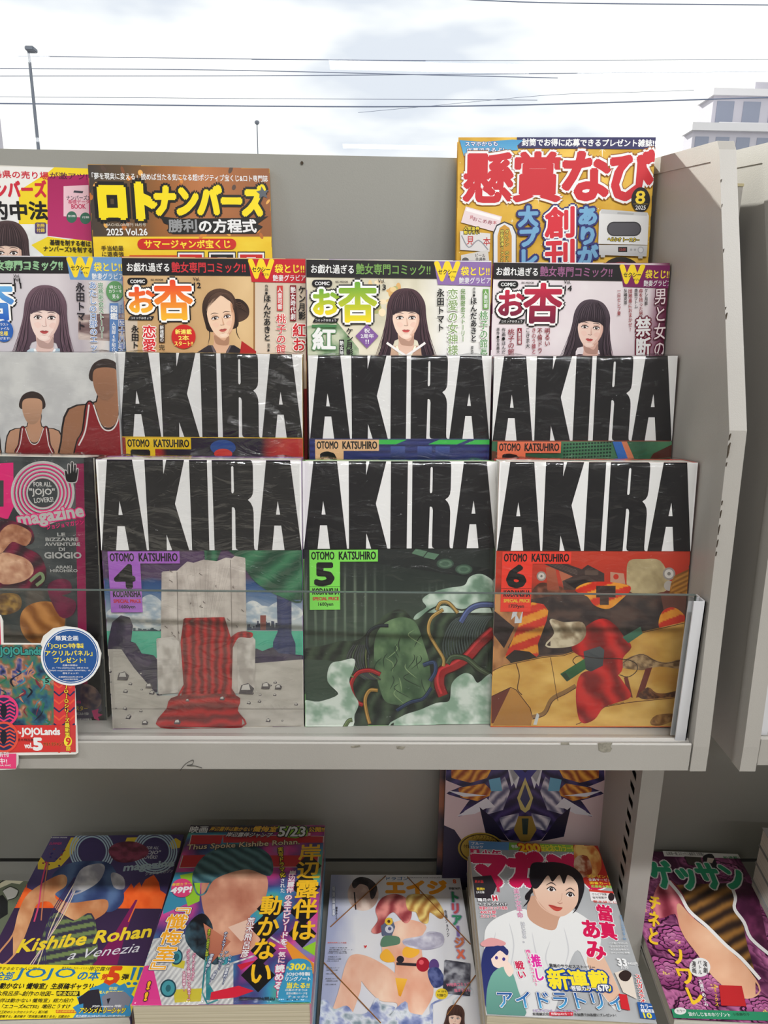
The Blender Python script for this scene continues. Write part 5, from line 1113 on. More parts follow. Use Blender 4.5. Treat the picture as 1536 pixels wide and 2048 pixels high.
A.t('JOJOLands', -2, 1026, 204, 48, (60, 150, 140), b=.05, st=(20, 50, 60), sw=.05)
A.poly([(230, 1165), (240, 1182), (260, 1184), (246, 1198), (250, 1216), (232, 1206), (214, 1216), (218, 1198), (204, 1186), (222, 1182)], (90, 170, 150)); A.t('5', 224, 1180, 242, 22, (20, 30, 30), b=.06)
A.rect(-130, 1412, 376, 1545, (214, 50, 48)); A.rect(300, 1412, 376, 1545, (206, 60, 60))
A.t('The', 86, 1440, 104, 16, WHITE, b=.03); A.t('JOJOLands', 106, 1426, 296, 44, WHITE, b=.05); A.t('荒木飛呂彦', 86, 1478, 166, 14, BLACK, b=.03); A.t('vol.', 122, 1500, 160, 26, WHITE, b=.05); A.t('5', 166, 1478, 206, 56, WHITE, b=.08)
A.t('ウルトラジャンプ', 216, 1496, 318, 18, (60, 20, 20), b=.04, st=(240, 120, 60), sw=.05); A.v('JOJOシリーズ最新第', 328, 1208, 1470, 26, (244, 224, 60), dx=8, b=.03, st=(120, 20, 30), sw=.06)
A.ell(338, 1492, 20, 26, (244, 224, 60)); A.t('9', 328, 1474, 350, 36, (206, 40, 40), b=.04); A.t('部', 328, 1518, 350, 20, (244, 224, 60), b=.03)
for cy in (1340, 1470):   # large ringed figures cut by the left edge
    A.ell(20, cy, 74, 78, (232, 60, 120) if cy < 1400 else (230, 80, 60)); A.ell(20, cy, 62, 66, (38, 42, 86))
    for i in range(6): A.line([(-40, cy-40+i*18), (-10, cy-54+i*18), (20, cy-40+i*18), (50, cy-54+i*18), (76, cy-40+i*18)], 8, (232, 60, 120) if cy < 1400 else (230, 80, 60))
    A.ell(20, cy, 16, 36, (20, 22, 40))
A.rect(-130, 1552, 82, 1626, (232, 60, 120)); A.t('新刊', -10, 1544, 42, 24, WHITE, b=.03); A.t('中!', -4, 1576, 36, 26, WHITE, b=.03); A.t('SHUEISHA INC', -60, 1606, 56, 8, WHITE)
# badge
A.ell(352, 1070, 148, 145, WHITE, 44); A.ell(352, 1070, 138, 135, (30, 92, 160), 44); A.ell(352, 1070, 133, 130, WHITE, 44); A.ell(352, 1070, 130, 127, (34, 84, 150), 44)
A.t('懸賞企画', 276, 968, 388, 24, WHITE, b=.03); YE = (248, 226, 60)
A.t('「JOJO特製', 240, 1006, 416, 28, YE, b=.03); A.t('アクリルパネル」', 226, 1042, 458, 26, YE, b=.03); A.t('プレゼント!', 268, 1076, 424, 26, YE, b=.03)
for i, (tx_, x0, x1) in enumerate((('応募の詳細は', 312, 386), ('JC「The JOJOLands」5巻または', 260, 440), ('「JOJO magazine2024 WINTER」の', 246, 450), ('巻をチェック!', 312, 390))): A.t(tx_, x0, 1110+i*13, x1, 9, WHITE)
A.t('応募締切:2025年1月17日', 292, 1168, 412, 8, WHITE); A.t('※当日消印有効', 316, 1180, 388, 7, WHITE)
A.build(b.root, name='card_print')

# ================================================================== lower shelf
LOWB = []
def stack(b, key, labels, ts, spine_c, pages, spine='right', group=None, name='magazine'):
    """copies lying under the one on top, each a thing of its own"""
    z = -ts[0]
    for lb_, t_, in zip(labels, ts[1:]):
        dx, dy, rr = random.uniform(-1.6, 1.6), random.uniform(-1.5, 1.5), R(random.uniform(-.6, .6))
        e = empty(name); e.matrix_world = b.root.matrix_world @ Matrix.Translation((dx*S, dy*S, (z-.3)*S)) @ Matrix.Rotation(rr, 4, 'Z'); tag(e, lb_, 'magazine', group)
        q = Book(); q.w, q.h, q.root = b.w, b.h, e; body(q, t_, spine_c, spine, pages)
        A_ = Art(b.o, b.x, b.u, b.w, b.h); A_.uv = True; A_.rect(0, 0, 1, 1, (196, 190, 186)); A_.build(e)
        z -= t_+.3

b = place('jojo2'); A = b.art; root_of(b, 'magazine', 'purple magazine with orange skyline and yellow paper band, left end of the lower shelf', 'magazine', 'purple banded magazines in a stack')
A.frame(3.84, 0, 1620)
A.uv = True; A.field(0, 0, 1, 1, clouds((70, 58, 104), (86, 74, 120), 3, 3), step=.02); A.frame(3.84, 0, 1620)
A.field(-100, 500, 1290, 760, clouds((224, 84, 30), (240, 104, 44), .01, .01), mask=[(80, 750), (110, 660), (160, 610), (180, 570), (200, 600), (300, 650), (500, 660), (860, 680), (940, 660), (990, 600), (1010, 570), (1025, 610), (1070, 560), (1085, 600), (1120, 540), (1180, 505), (1215, 560), (1225, 620), (1270, 650), (1240, 755)])
A.poly([(75, 752), (1240, 758), (1130, 1200), (-180, 1200)], (52, 38, 66), (66, 44, 80))
A.poly([(1040, 690), (1060, 690), (960, 960), (900, 1190), (700, 1190), (860, 980)], (120, 30, 84)); A.line([(1062, 690), (985, 860)], 9, (226, 110, 50))
# title letters in yellow and rings
YL_ = (230, 200, 60)
A.poly([(545, 212), (610, 210), (560, 330), (470, 430), (380, 460), (290, 455), (250, 410), (300, 362), (350, 400), (420, 400), (480, 340)], YL_); A.poly([(975, 212), (1060, 210), (1050, 246), (960, 248)], YL_); A.poly([(1310, 240), (1350, 215), (1390, 240), (1386, 290), (1320, 300), (1300, 275)], YL_)
for i in range(16): A.ell(random.uniform(320, 520), random.uniform(300, 430), 9, 7, (50, 44, 110) if i % 2 else (150, 60, 70), 10)
for cx, cy in ((706, 318), (1190, 318)):
    for r in (172, 154, 136, 118): A.ring(cx, cy, r, r-11, (176, 200, 216))
    A.ell(cx, cy, 92, 70, (72, 60, 108))
A.t('FOR ALL', 1130, 280, 1224, 22, (206, 206, 214), b=.02); A.t('"JOJO"', 1110, 312, 1236, 36, (206, 206, 214), b=.03); A.t('LOVERS!', 1100, 350, 1212, 26, (206, 206, 214), b=.02)
A.t('magazine', 960, 420, 1340, 66, (176, 196, 206), dy=-36, b=.05); A.t('ジョジョマガジン', 1120, 478, 1330, 26, (200, 200, 206), dy=-24, b=.02); A.t('SHUEISHA MOOK', 380, 208, 520, 9, WHITE); A.t('SUMMER', 386, 250, 480, 18, (206, 70, 130), b=.02)
# a plain draped bundle of cloth and cords where a figure stood
cl1 = lambda x, y: mixc((48, 62, 104), (86, 110, 150), .5+.5*np.sin((x+y*.6)*.03+6*fbm(x*.006, y*.006)))
A.field(380, 400, 960, 860, cl1, mask=catmull([(440, 470), (560, 410), (760, 400), (860, 440), (940, 620), (930, 720), (830, 780), (700, 700), (560, 720), (420, 640), (400, 540)], 4))
A.field(100, 480, 860, 1190, lambda x, y: mixc((176, 104, 62), (236, 186, 140), fbm(x*.008, y*.006)*1.6-.3), mask=catmull([(420, 520), (500, 510), (500, 580), (420, 640), (440, 700), (560, 720), (720, 700), (820, 700), (800, 790), (640, 860), (460, 780), (380, 700), (280, 720), (240, 820), (180, 980), (120, 1100), (20, 1190), (-20, 1120), (100, 960), (150, 780), (230, 640)], 4))
A.field(250, 700, 760, 1190, lambda x, y: mixc((52, 46, 70), (120, 140, 84), .5+.5*np.sign(np.sin(y*.1+x*.02))*.8), mask=catmull([(420, 800), (560, 860), (700, 800), (740, 1000), (700, 1190), (300, 1190), (330, 980)], 4))
for i in range(7): A.line([(620-i*8, 520), (470-i*16, 840), (230-i*10+i*30, 1190)], 7, random.choice([(200, 170, 190), (150, 80, 110), (60, 50, 90), (220, 200, 170)]), 5)
A.field(540, 380, 960, 620, clouds((150, 148, 160), (206, 204, 208), .012, .012), mask=catmull([(620, 470), (740, 420), (800, 440), (760, 540), (660, 610), (560, 640)], 4)); A.field(840, 470, 960, 620, clouds((150, 148, 160), (200, 198, 206), .012, .012), mask=catmull([(860, 490), (940, 520), (950, 600), (880, 590)], 4))
A.line([(360, 400), (320, 560), (300, 720), (262, 860)], 12, (206, 70, 110), 3); A.line([(372, 400), (340, 600), (316, 850)], 9, (190, 120, 90), 3)
A.field(800, 250, 1140, 480, clouds((96, 44, 62), (150, 70, 96), .02, .03), mask=catmull([(840, 310), (900, 262), (1020, 250), (1120, 290), (1130, 340), (1060, 380), (960, 400), (880, 380)], 4))
A.t('Kishibe Rohan', 168, 1000, 1172, 92, (236, 206, 50), dy=-118, b=.04, it=.15); A.t('a Venezia', 548, 1080, 1090, 70, (216, 214, 220), dy=-60, b=-.008, it=.4)
# yellow paper band
A.poly([(-200, 1186), (1128, 1200), (1016, 1640), (-380, 1640)], (248, 222, 34)); BLU = (44, 118, 170)
A.t('JOJOを愛する全ての人に贈る…', -120, 1206, 350, 28, (40, 36, 30), dy=4); A.t('描き下ろしカバーイラスト', 480, 1206, 688, 18, (40, 36, 30), dy=4); A.t('岸辺露伴', 692, 1204, 856, 32, (40, 36, 30), dy=4)
A.t('全部', -14, 1244, 118, 66, BLU, b=.03); A.t('JOJO', 140, 1218, 596, 96, BLU, b=.01); A.t('の本', 616, 1238, 778, 72, BLU, b=.04); A.t('第', 790, 1262, 838, 44, (206, 60, 30), b=.05); A.t('5', 850, 1210, 940, 130, (214, 70, 30), b=.07); A.t('弾', 946, 1262, 996, 44, (40, 36, 30), b=.05)
for x in (1024, 1074): A.poly([(x, 1210), (x+28, 1212), (x-10, 1310), (x-26, 1308)], BLU); A.ell(x-36, 1336, 18, 12, BLU, 14)
A.t('は動かない 懺悔室」生原稿ギャラリー', -30, 1330, 776, 46, (34, 32, 28), dy=6, b=.04); A.t('荒木飛呂彦~創作の地図~', -60, 1392, 424, 38, (34, 32, 28), dy=4, b=.02); A.rect(434, 1394, 612, 1432, (34, 32, 28)); A.t('完全収録', 444, 1398, 604, 30, YE, b=.03)
A.t('露伴は動かない 懺悔室」総力紹介', -30, 1450, 574, 32, (34, 32, 28), b=.02); A.t('ロ「エコーズACT50」増田こうすけ', -30, 1496, 546, 32, (34, 32, 28), b=.03); A.t('「杜王町のシンクロニシティ」新川帆', -20, 1544, 372, 22, (34, 32, 28)); A.t('は冒険する」鳥井緑子「野良猫は春風と去る」北國ほか', -20, 1578, 540, 22, (34, 32, 28), b=.02)
A.rect(430, 1540, 620, 1562, (206, 60, 40)); A.t('受注期間限定販売', 436, 1543, 612, 16, YE)
A.poly([(760, 1350), (800, 1330), (840, 1352), (880, 1330), (920, 1352), (960, 1334), (980, 1370), (1040, 1360), (1010, 1420), (1046, 1450), (1000, 1500), (1020, 1560), (990, 1632), (600, 1632), (560, 1600), (590, 1560), (560, 1520), (610, 1490), (590, 1440), (680, 1410), (700, 1370)], (60, 140, 186))
A.t('初版', 842, 1362, 906, 24, YE, b=.03); A.t('購入者限定通販', 760, 1392, 950, 24, YE, b=.03)
A.poly([(600, 1450), (680, 1390), (760, 1380), (780, 1500), (790, 1560), (640, 1560), (640, 1490), (610, 1500)], (46, 42, 52)); A.poly([(780, 1440), (840, 1400), (960, 1400), (1010, 1450), (990, 1510), (960, 1500), (950, 1560), (800, 1560)], (128, 128, 140)); A.poly([(820, 1455), (850, 1448), (830, 1500)], (40, 36, 46))
A.t('JOJO magazine 特製', 712, 1500, 934, 22, WHITE); A.t('アシンメトリーシャツ', 620, 1524, 970, 44, YE, b=.04, st=(34, 32, 28), sw=.05); A.t('受注期間:2025年5月23日~2025年7月23日', 586, 1578, 962, 20, WHITE, b=.02); A.t('※イラストはイメージです。', 640, 1604, 900, 16, (30, 40, 70))
A.build(b.root); body(b, 14, (84, 70, 120))
stack(b, 'jojo2', ['second copy down in the stack of purple banded magazines, lower shelf left', 'third copy down in the stack of purple banded magazines, lower shelf left', 'bottom copy in the stack of purple banded magazines, lower shelf left'], [14, 12, 12, 11], (150, 130, 60), PAGES, group='purple banded magazines in a stack')

b = place('rohan'); A = b.art; root_of(b, 'magazine', 'thick multicoloured magazine with black diamonds, topmost of the tallest stack', 'magazine', 'thick multicoloured magazines in the tallest stack')
A.uv = True; A.field(0, 0, 1, 1, lambda x, y: ramp(fbm(x*3+2, y*4)*1.3-.15, [(0, (150, 200, 50)), (.3, (60, 150, 186)), (.5, (70, 60, 120)), (.7, (220, 70, 150)), (1, (80, 170, 200))]), step=.014)
A.frame(3.84, 300, 1620)
A.field(-160, 900, 640, 1510, lambda x, y: mixc((226, 226, 222), (150, 150, 156), np.clip(np.sin((x*1.3+y)*.12)*.5+fbm(x*.01, y*.01)-.2, 0, 1)), mask=[(0, 1000), (260, 960), (460, 1120), (560, 1200), (800, 1120), (900, 960), (1290, 1200), (1250, 1505), (-160, 1500)])
A.poly([(-140, 1200), (20, 1190), (90, 1500), (-150, 1500)], (222, 60, 140)); A.poly([(160, 480), (380, 470), (330, 700), (100, 800), (60, 760)], (60, 140, 170)); A.poly([(230, 500), (390, 470), (380, 700), (290, 740)], (150, 200, 50))
for P in ([(316, 190), (560, 190), (540, 260), (300, 262)], [(560, 190), (1340, 200), (1336, 250), (560, 250)], [(250, 350), (420, 345), (400, 440), (222, 446)], [(900, 350), (1300, 350), (1290, 440), (900, 440)]): A.poly(P, (206, 206, 200)); A.poly([(x*.985+.015*700, y*.97+.03*300) for x, y in P], (196, 34, 46))
# a plain mask-like oval in skin tones with teal drapery, not a character
A.field(380, 340, 960, 1120, lambda x, y: mixc((176, 106, 84), (232, 176, 146), fbm(x*.007, y*.006)*1.6-.35+.25*np.clip((x-500)/300, 0, 1)), mask=catmull([(430, 500), (620, 440), (840, 470), (900, 560), (860, 720), (760, 820), (800, 900), (820, 1050), (500, 1120), (470, 900), (420, 780), (400, 640)], 5))
A.field(300, 230, 960, 560, lambda x, y: mixc((40, 76, 86), (96, 140, 146), .5+.5*np.sin((x*.6-y)*.08+4*fbm(x*.01, y*.01))), mask=catmull([(330, 520), (380, 400), (480, 320), (640, 270), (840, 300), (930, 380), (920, 500), (760, 450), (600, 480), (480, 540), (420, 640), (360, 640)], 5))
A.field(260, 760, 540, 1180, clouds((22, 22, 28), (60, 90, 104), .012, .012), mask=catmull([(300, 880), (400, 800), (470, 880), (480, 1000), (520, 1180), (380, 1120), (280, 1000)], 4))
A.poly([(600, 900), (780, 830), (820, 920), (700, 1010)], (232, 196, 176)); A.field(430, 1120, 560, 1460, clouds((40, 120, 130), (90, 160, 160), .02, .02), mask=[(430, 1130), (470, 1120), (450, 1340), (520, 1460), (440, 1490), (400, 1400)])
A.poly([(410, 870), (620, 1010), (470, 1180)], (206, 130, 100), (170, 96, 76))
A.poly([(470, 1400), (680, 1350), (800, 1390), (660, 1440), (460, 1460)], (214, 34, 60)); A.poly([(670, 1190), (830, 1150), (700, 1230)], (206, 34, 60)); A.poly([(180, 1380), (400, 1370), (390, 1470), (190, 1480)], (206, 190, 60)); A.poly([(160, 1140), (270, 1160), (260, 1220), (170, 1200)], (206, 190, 60))
for cx, cy in ((205, 1130), (140, 1370)): A.ell(cx, cy, 46 if cy < 1200 else 62, 60 if cy < 1200 else 70, (30, 70, 84), 24, 10); A.ell(cx, cy, 36 if cy < 1200 else 50, 48 if cy < 1200 else 58, (70, 150, 160), 24, 10); A.ell(cx, cy, 20, 28, (40, 100, 110), 20, 10)
A.poly([(1000, 960), (1290, 1180), (1280, 1260), (1100, 1160)], (236, 150, 50)); A.poly([(1170, 1060), (1300, 1010), (1290, 1120)], (150, 206, 50))
# diamonds and lettering
for cx, cy, r in ((930, 760, 110), (1200, 590, 120), (1180, 780, 110), (1170, 950, 110), (880, 910, 110), (870, 1080, 100), (830, 1270, 132), (1220, 430, 100)): A.poly([(cx, cy-r), (cx+r, cy), (cx, cy+r), (cx-r, cy)], (24, 22, 26))
YT = (250, 196, 40)
A.v('岸辺露伴は', 1236, 260, 1010, 190, YT, dx=-64, b=.03); A.v('動かない', 944, 655, 1350, 180, YT, dx=-110, b=.03)
A.v('荒木飛呂彦', 782, 826, 1136, 60, WHITE, dx=-58, st=(150, 40, 60), sw=.06, b=.03)
A.v('実写ドラマ化', 1000, 286, 520, 44, (240, 210, 50), dx=20, st=(30, 26, 30), sw=.1, b=.03); A.v('された', 1018, 525, 640, 38, WHITE, dx=0)
A.v('岸辺露伴', 1098, 466, 640, 56, WHITE, dx=-26, st=(190, 50, 120), sw=.06, b=.03); A.v('の全エピソードを', 1066, 650, 1040, 62, WHITE, dx=-40, st=(190, 50, 120), sw=.06, b=.05); A.v('一気に', 1020, 1046, 1180, 60, WHITE, dx=-14, st=(190, 50, 120), sw=.06, b=.03); A.v('読める!', 1000, 1190, 1450, 74, WHITE, dx=-20, st=(206, 50, 120), sw=.07, b=.05)
A.v('『懺悔室』', 262, 690, 1310, 170, (250, 176, 40), dx=-210, st=[((30, 24, 30), .06), (WHITE, .035)], b=.03); A.v('!!', 0, 1310, 1480, 150, (250, 186, 40), dx=-40, st=(30, 24, 30), sw=.05, b=.06)
A.v('「テーブトリック」', 338, 1090, 1330, 24, WHITE, dx=-10, st=(190, 40, 110), sw=.1, b=.02); A.v('「ジャンケン小僧がやって来る!」', 292, 1060, 1480, 26, WHITE, dx=10, st=(190, 40, 110), sw=.1, b=.02); A.v('も抜粋掲載!!', 262, 1240, 1400, 22, WHITE, st=(190, 40, 110), sw=.1, b=.02)
A.v('漫画でしか読めない解説!!', 456, 920, 1170, 24, (200, 220, 50), dx=-24, st=(40, 40, 46), sw=.12, b=.02)
for i, (tx_, x, y0, y1) in enumerate((('密漁海岸!!', 480, 1110, 1270), ('ホットサマー・マーサ!!', 585, 940, 1230), ('六壁坂!!', 510, 1240, 1350), ('ザ・ラン!!', 590, 1090, 1240), ('DNA 富豪村!!', 620, 1120, 1350))): A.v(tx_, x, y0, y1, 28, WHITE, dx=-60, st=(40, 60, 110), sw=.12, b=.02)
A.ell(246, 606, 82, 72, (222, 66, 120), 26, -8); A.t('巻頭カラー', 172, 570, 318, 22, (240, 214, 60), dy=-8, b=.02); A.t('49P!', 168, 604, 322, 44, WHITE, dy=-10, b=.06)
A.poly([(300, 120), (1340, 135), (1340, 175), (295, 180)], (50, 40, 60)); A.t('映画', 316, 132, 450, 50, WHITE, b=.03); A.t('岸辺露伴は動かない', 470, 134, 790, 34, (246, 190, 50), dy=4, b=.02, it=.2); A.t('懺悔室', 800, 130, 980, 44, (246, 190, 50), dy=4, b=.03, it=.2)
A.poly([(985, 130), (1200, 130), (1220, 200), (1120, 225), (990, 210)], (150, 206, 50)); A.t('5/23', 996, 136, 1196, 74, WHITE, b=.03, st=BLACK, sw=.06); A.t('公開!!', 1222, 140, 1340, 36, (246, 190, 50), b=.04); A.ell(1225, 195, 18, 16, (206, 50, 110)); A.t('金', 1214, 184, 1236, 20, WHITE)
A.t('岸辺露伴ジャンプ', 596, 178, 940, 36, (240, 240, 240), dy=6, b=.02, it=.2, st=(60, 30, 60), sw=.08); A.t('Thus Spoke Kishibe Rohan.', 290, 275, 1150, 50, (226, 206, 170), dy=-42, b=.02, st=(70, 30, 30), sw=.05)
A.poly(catmull([(1060, 1180), (1140, 1150), (1230, 1180), (1250, 1300), (1245, 1505), (1010, 1500), (990, 1400), (1030, 1290)], 3), (60, 150, 190))
A.t('300', 1078, 1190, 1196, 48, (248, 226, 60), b=.05, it=.1); A.t('計', 1050, 1210, 1072, 20, (248, 226, 60)); A.t('名に', 1204, 1214, 1244, 24, (248, 226, 60)); A.t('JOJO特製', 1048, 1256, 1232, 32, WHITE, b=.04); A.t('リングノート', 1044, 1292, 1234, 32, WHITE, b=.04); A.t('当たる!!', 1054, 1336, 1226, 44, (248, 226, 60), b=.05)
for i, tx_ in enumerate(('応募のきまりは', '目次の隣のページを', 'チェック!!')): A.t(tx_, 1040+i*10, 1384+i*26, 1210, 18, WHITE)
A.t('詳しくは本誌P.', 1050, 1462, 1150, 12, (30, 40, 70)); A.t('定価990YEN(税込)', 684, 1446, 962, 30, BLACK, b=.04)
A.build(b.root); body(b, 32, (200, 120, 150), pages=PAGES_NEWS)
stack(b, 'rohan', ['second copy down in the tallest stack on the lower shelf, newsprint edges showing', 'bottom copy in the tallest stack on the lower shelf, newsprint edges showing'], [32, 32, 31.5], (90, 140, 170), PAGES_NEWS, group='thick multicoloured magazines in the tallest stack')
wrap(b, 32, 12, .6)

b = place('drag'); A = b.art; root_of(b, 'magazine', 'white magazine with orange title held by thin rubber bands, middle of the lower shelf', 'magazine', 'white banded magazines')
A.uv = True; A.field(0, 0, 1, 1, lambda x, y: mixc(mixc((236, 234, 232), (214, 216, 226), fbm(x*4, y*4)), (168, 172, 200), np.clip(.16-x+.1*fbm(x*9, y*9), 0, 1)*6), step=.014)
A.frame(4.518, 620, 1700)
A.ell(480, 400, 140, 150, (206, 196, 190), 36); A.field(340, 250, 620, 550, clouds((190, 160, 146), (236, 214, 200), .012, .012), mask=[(480+132*math.cos(t/5), 400+142*math.sin(t/5)) for t in range(31)])
A.field(380, 250, 620, 450, clouds((34, 30, 34), (66, 58, 60), .02, .02), mask=catmull([(390, 290), (450, 252), (540, 270), (600, 340), (560, 440), (530, 330), (450, 300), (400, 340)], 4)); A.line([(400, 380), (414, 540)], 12, (36, 32, 36))
A.t('ドラゴン', 690, 244, 886, 28, (60, 110, 160), b=.04, it=.1); A.t('DRAGON AGE AUGUST 2025', 900, 246, 1236, 9, (80, 80, 90)); A.t('エイジ', 690, 282, 1222, 112, (240, 158, 36), b=.09)
A.t('特価780円', 1254, 336, 1356, 24, (50, 44, 50), b=.04); A.t('8', 1290, 266, 1316, 36, (230, 110, 70), b=.05)
for i, (ch_, c_) in enumerate(zip('トリアージX', ((60, 150, 110), (206, 90, 100), (60, 150, 110), (126, 106, 170), (206, 120, 80), (236, 120, 90)))):
    y0 = 372+i*104; A.v(ch_, 1298+i*12, y0, y0+106, 92, c_, dx=8, st=(176, 170, 200), sw=.05, b=.07)
A.v('佐藤ショウジ', 1224, 545, 790, 26, (90, 90, 100), dx=26); A.v('藤原あくり', 240, 515, 640, 20, (50, 46, 56)); A.v('特別編開幕', 214, 330, 600, 24, (220, 220, 226), st=(120, 130, 150), sw=.05)
# abstract sweeps in the same colours where a figure was drawn
sk = lambda x, y: mixc((226, 160, 132), (250, 216, 190), fbm(x*.006, y*.004)*1.6-.3)
A.field(160, 940, 1110, 1640, sk, mask=catmull([(400, 955), (560, 990), (760, 1120), (800, 1240), (860, 1180), (960, 1140), (1080, 1180), (1100, 1330), (960, 1560), (920, 1640), (720, 1640), (800, 1400), (640, 1360), (520, 1250), (460, 1180), (440, 1300), (300, 1640), (160, 1640), (260, 1300), (330, 1040)], 5))
A.field(640, 620, 1120, 1170, sk, mask=catmull([(700, 720), (860, 640), (1040, 690), (1000, 800), (1010, 980), (1060, 1150), (800, 1160), (770, 1020), (660, 960)], 5))
A.poly(catmull([(640, 940), (700, 900), (770, 1000), (700, 1020), (640, 990)], 4), (244, 180, 60)); A.poly(catmull([(850, 890), (950, 870), (990, 930), (920, 980), (840, 960)], 4), (244, 180, 60)); A.poly([(770, 1160), (880, 1170), (820, 1330), (800, 1320)], (246, 190, 70), (226, 150, 40))
A.field(560, 410, 920, 760, lambda x, y: mixc((150, 60, 66), (236, 150, 140), .5+.5*np.sin((x*.8+y*.4)*.05+5*fbm(x*.01, y*.01))), mask=catmull([(620, 640), (600, 540), (660, 440), (780, 410), (890, 470), (910, 600), (860, 660), (760, 560), (680, 620), (640, 740), (560, 740)], 5))
A.field(870, 410, 1210, 680, lambda x, y: mixc((176, 120, 60), (240, 214, 130), .5+.5*np.sin((x+y)*.05+6*fbm(x*.01, y*.01))), mask=catmull([(880, 430), (980, 410), (1110, 430), (1200, 560), (1180, 620), (1080, 560), (1060, 660), (1000, 640), (960, 560), (890, 540)], 4))
A.poly([(640, 690), (740, 620), (770, 700), (740, 780), (650, 780)], (96, 104, 128)); A.ell(712, 650, 36, 34, (232, 190, 60)); A.ell(712, 650, 14, 14, (90, 60, 40)); A.ell(716, 720, 38, 36, (206, 206, 214)); A.ell(720, 716, 16, 16, (90, 90, 130)); A.poly(catmull([(640, 830), (680, 780), (800, 790), (810, 850), (740, 870), (650, 880)], 4), (96, 132, 106))
A.field(840, 760, 1200, 900, clouds((170, 166, 186), (226, 224, 232), .012, .02), mask=catmull([(850, 820), (1000, 790), (1080, 750), (1190, 770), (1190, 860), (1050, 900), (880, 870)], 4))
A.ell(1020, 1040, 60, 66, (170, 34, 50)); A.ell(1006, 1020, 22, 22, (226, 90, 100)); A.ell(1120, 1050, 46, 60, (96, 70, 130)); A.field(1060, 1080, 1210, 1240, clouds((50, 60, 110), (100, 110, 160), .03, .03), mask=catmull([(1070, 1100), (1160, 1080), (1210, 1200), (1120, 1240)], 4)); A.poly([(780, 1020), (960, 1030), (960, 1056), (780, 1046)], (50, 44, 50)); A.ell(816, 994, 34, 32, (44, 40, 48))
A.field(60, 1340, 1110, 1660, lambda x, y: ramp(fbm(x*.012, y*.014)*1.5-.25, [(0, (90, 106, 160)), (.4, (150, 160, 200)), (.6, (226, 230, 236)), (1, (120, 140, 150))]), mask=catmull([(90, 1400), (150, 1370), (220, 1450), (330, 1420), (400, 1490), (520, 1480), (600, 1350), (640, 1400), (760, 1430), (720, 1500), (860, 1380), (900, 1480), (1080, 1500), (1100, 1400), (1250, 1330), (1400, 1230), (1460, 1300), (1300, 1360), (1200, 1640), (80, 1640)], 4))
A.poly([(1222, 1004), (1444, 1036), (1440, 1320), (1208, 1290)], (120, 122, 134)); A.field(1210, 1010, 1440, 1310, clouds((60, 60, 72), (176, 178, 186), .014, .02), mask=[(1222, 1004), (1444, 1036), (1440, 1320), (1208, 1290)]); A.t('W特典コミック', 1230, 1210, 1440, 32, (236, 120, 150), dy=-10, b=.03); A.t('描き下ろし', 1300, 1262, 1446, 30, (236, 120, 150), dy=-8, b=.03)
A.ell(1190, 1306, 56, 50, (236, 206, 50)); A.t('W 7月号', 1152, 1276, 1232, 18, (60, 50, 30), b=.03); A.t('付録①', 1146, 1306, 1228, 26, (60, 50, 30), b=.03); A.poly([(486, 866), (500, 872), (514, 864), (512, 880), (498, 894)], (214, 60, 60))
for i, (y, x0, x1, c_) in enumerate(((838, 160, 330, (226, 120, 110)), (884, 178, 336, (110, 110, 116)), (902, 174, 392, (110, 110, 116)), (918, 172, 330, (110, 110, 116)), (932, 160, 336, (110, 110, 116)), (966, 164, 276, (110, 110, 116)), (986, 160, 282, (110, 110, 116)), (1004, 152, 262, (110, 110, 116)), (1066, 150, 268, (110, 110, 116)), (1086, 150, 250, (110, 110, 116)), (1120, 144, 236, (110, 110, 116)), (1164, 140, 256, (110, 110, 116)), (1184, 150, 250, (110, 110, 116)), (1216, 140, 236, (110, 110, 116)))):
    A.t(['豪華執筆陣による連載', '付録つき特大号', '新連載スタート'][i % 3], x0, y, x1, 11, c_)
portrait(A, 1310, 1530, 120, 6, hair=(56, 38, 34), hair2=(96, 66, 56), cloth=(190, 150, 100), bottom=1.4)
A.build(b.root); body(b, 17.5, (206, 206, 210))
BANDM = mat('rubber_band', (150, 96, 44), .6)
for P in ([(185, 702), (685, 240)], [(880, 250), (1450, 860)], [(125, 1025), (640, 1572)], [(1240, 1500), (1495, 1140)]):
    L = A.loc(P); (x0, y0), (x1, y1) = L; dx, dy = x1-x0, y1-y0; l = math.hypot(dx, dy); nx_, ny_ = -dy/l*.45, dx/l*.45
    mb = MB(); mb.prism([(x0+nx_, y0+ny_), (x1+nx_, y1+ny_), (x1-nx_, y1-ny_), (x0-nx_, y0-ny_)], 2, .9, 1.7); mb.build('rubber_band', BANDM, b.root, world=False)

# maga ----------------------------------------------------------------
b = place('maga'); A = b.art; root_of(b, 'magazine', 'weekly magazine with dark-haired woman in white T-shirt and pink title, lower shelf beside the upright', 'magazine', 'weekly magazines in a stack beside the upright')
A.uv = True; A.field(0, 0, 1, 1, lambda x, y: mixc((150, 152, 154), (200, 202, 204), fbm(x*3, y*3)+.3*y-.2), step=.02)
A.frame(2.194, 836, 1500)
A.poly([(214, 398), (800, 418), (812, 452), (222, 432)], (110, 170, 60), (150, 190, 70), grad=(1, 0)); A.poly([(214, 398), (400, 404), (398, 440), (222, 432)], (90, 140, 190)); A.t('ブルー', 232, 404, 286, 12, WHITE, b=.03); A.t('ロック', 232, 420, 284, 12, WHITE, b=.03); A.t('巻頭', 408, 416, 436, 14, WHITE); A.t('200', 440, 412, 528, 34, (246, 196, 40), b=.06, st=(190, 50, 40), sw=.07); A.t('話記念Cカラー!!', 534, 416, 676, 30, (246, 226, 60), b=.03)
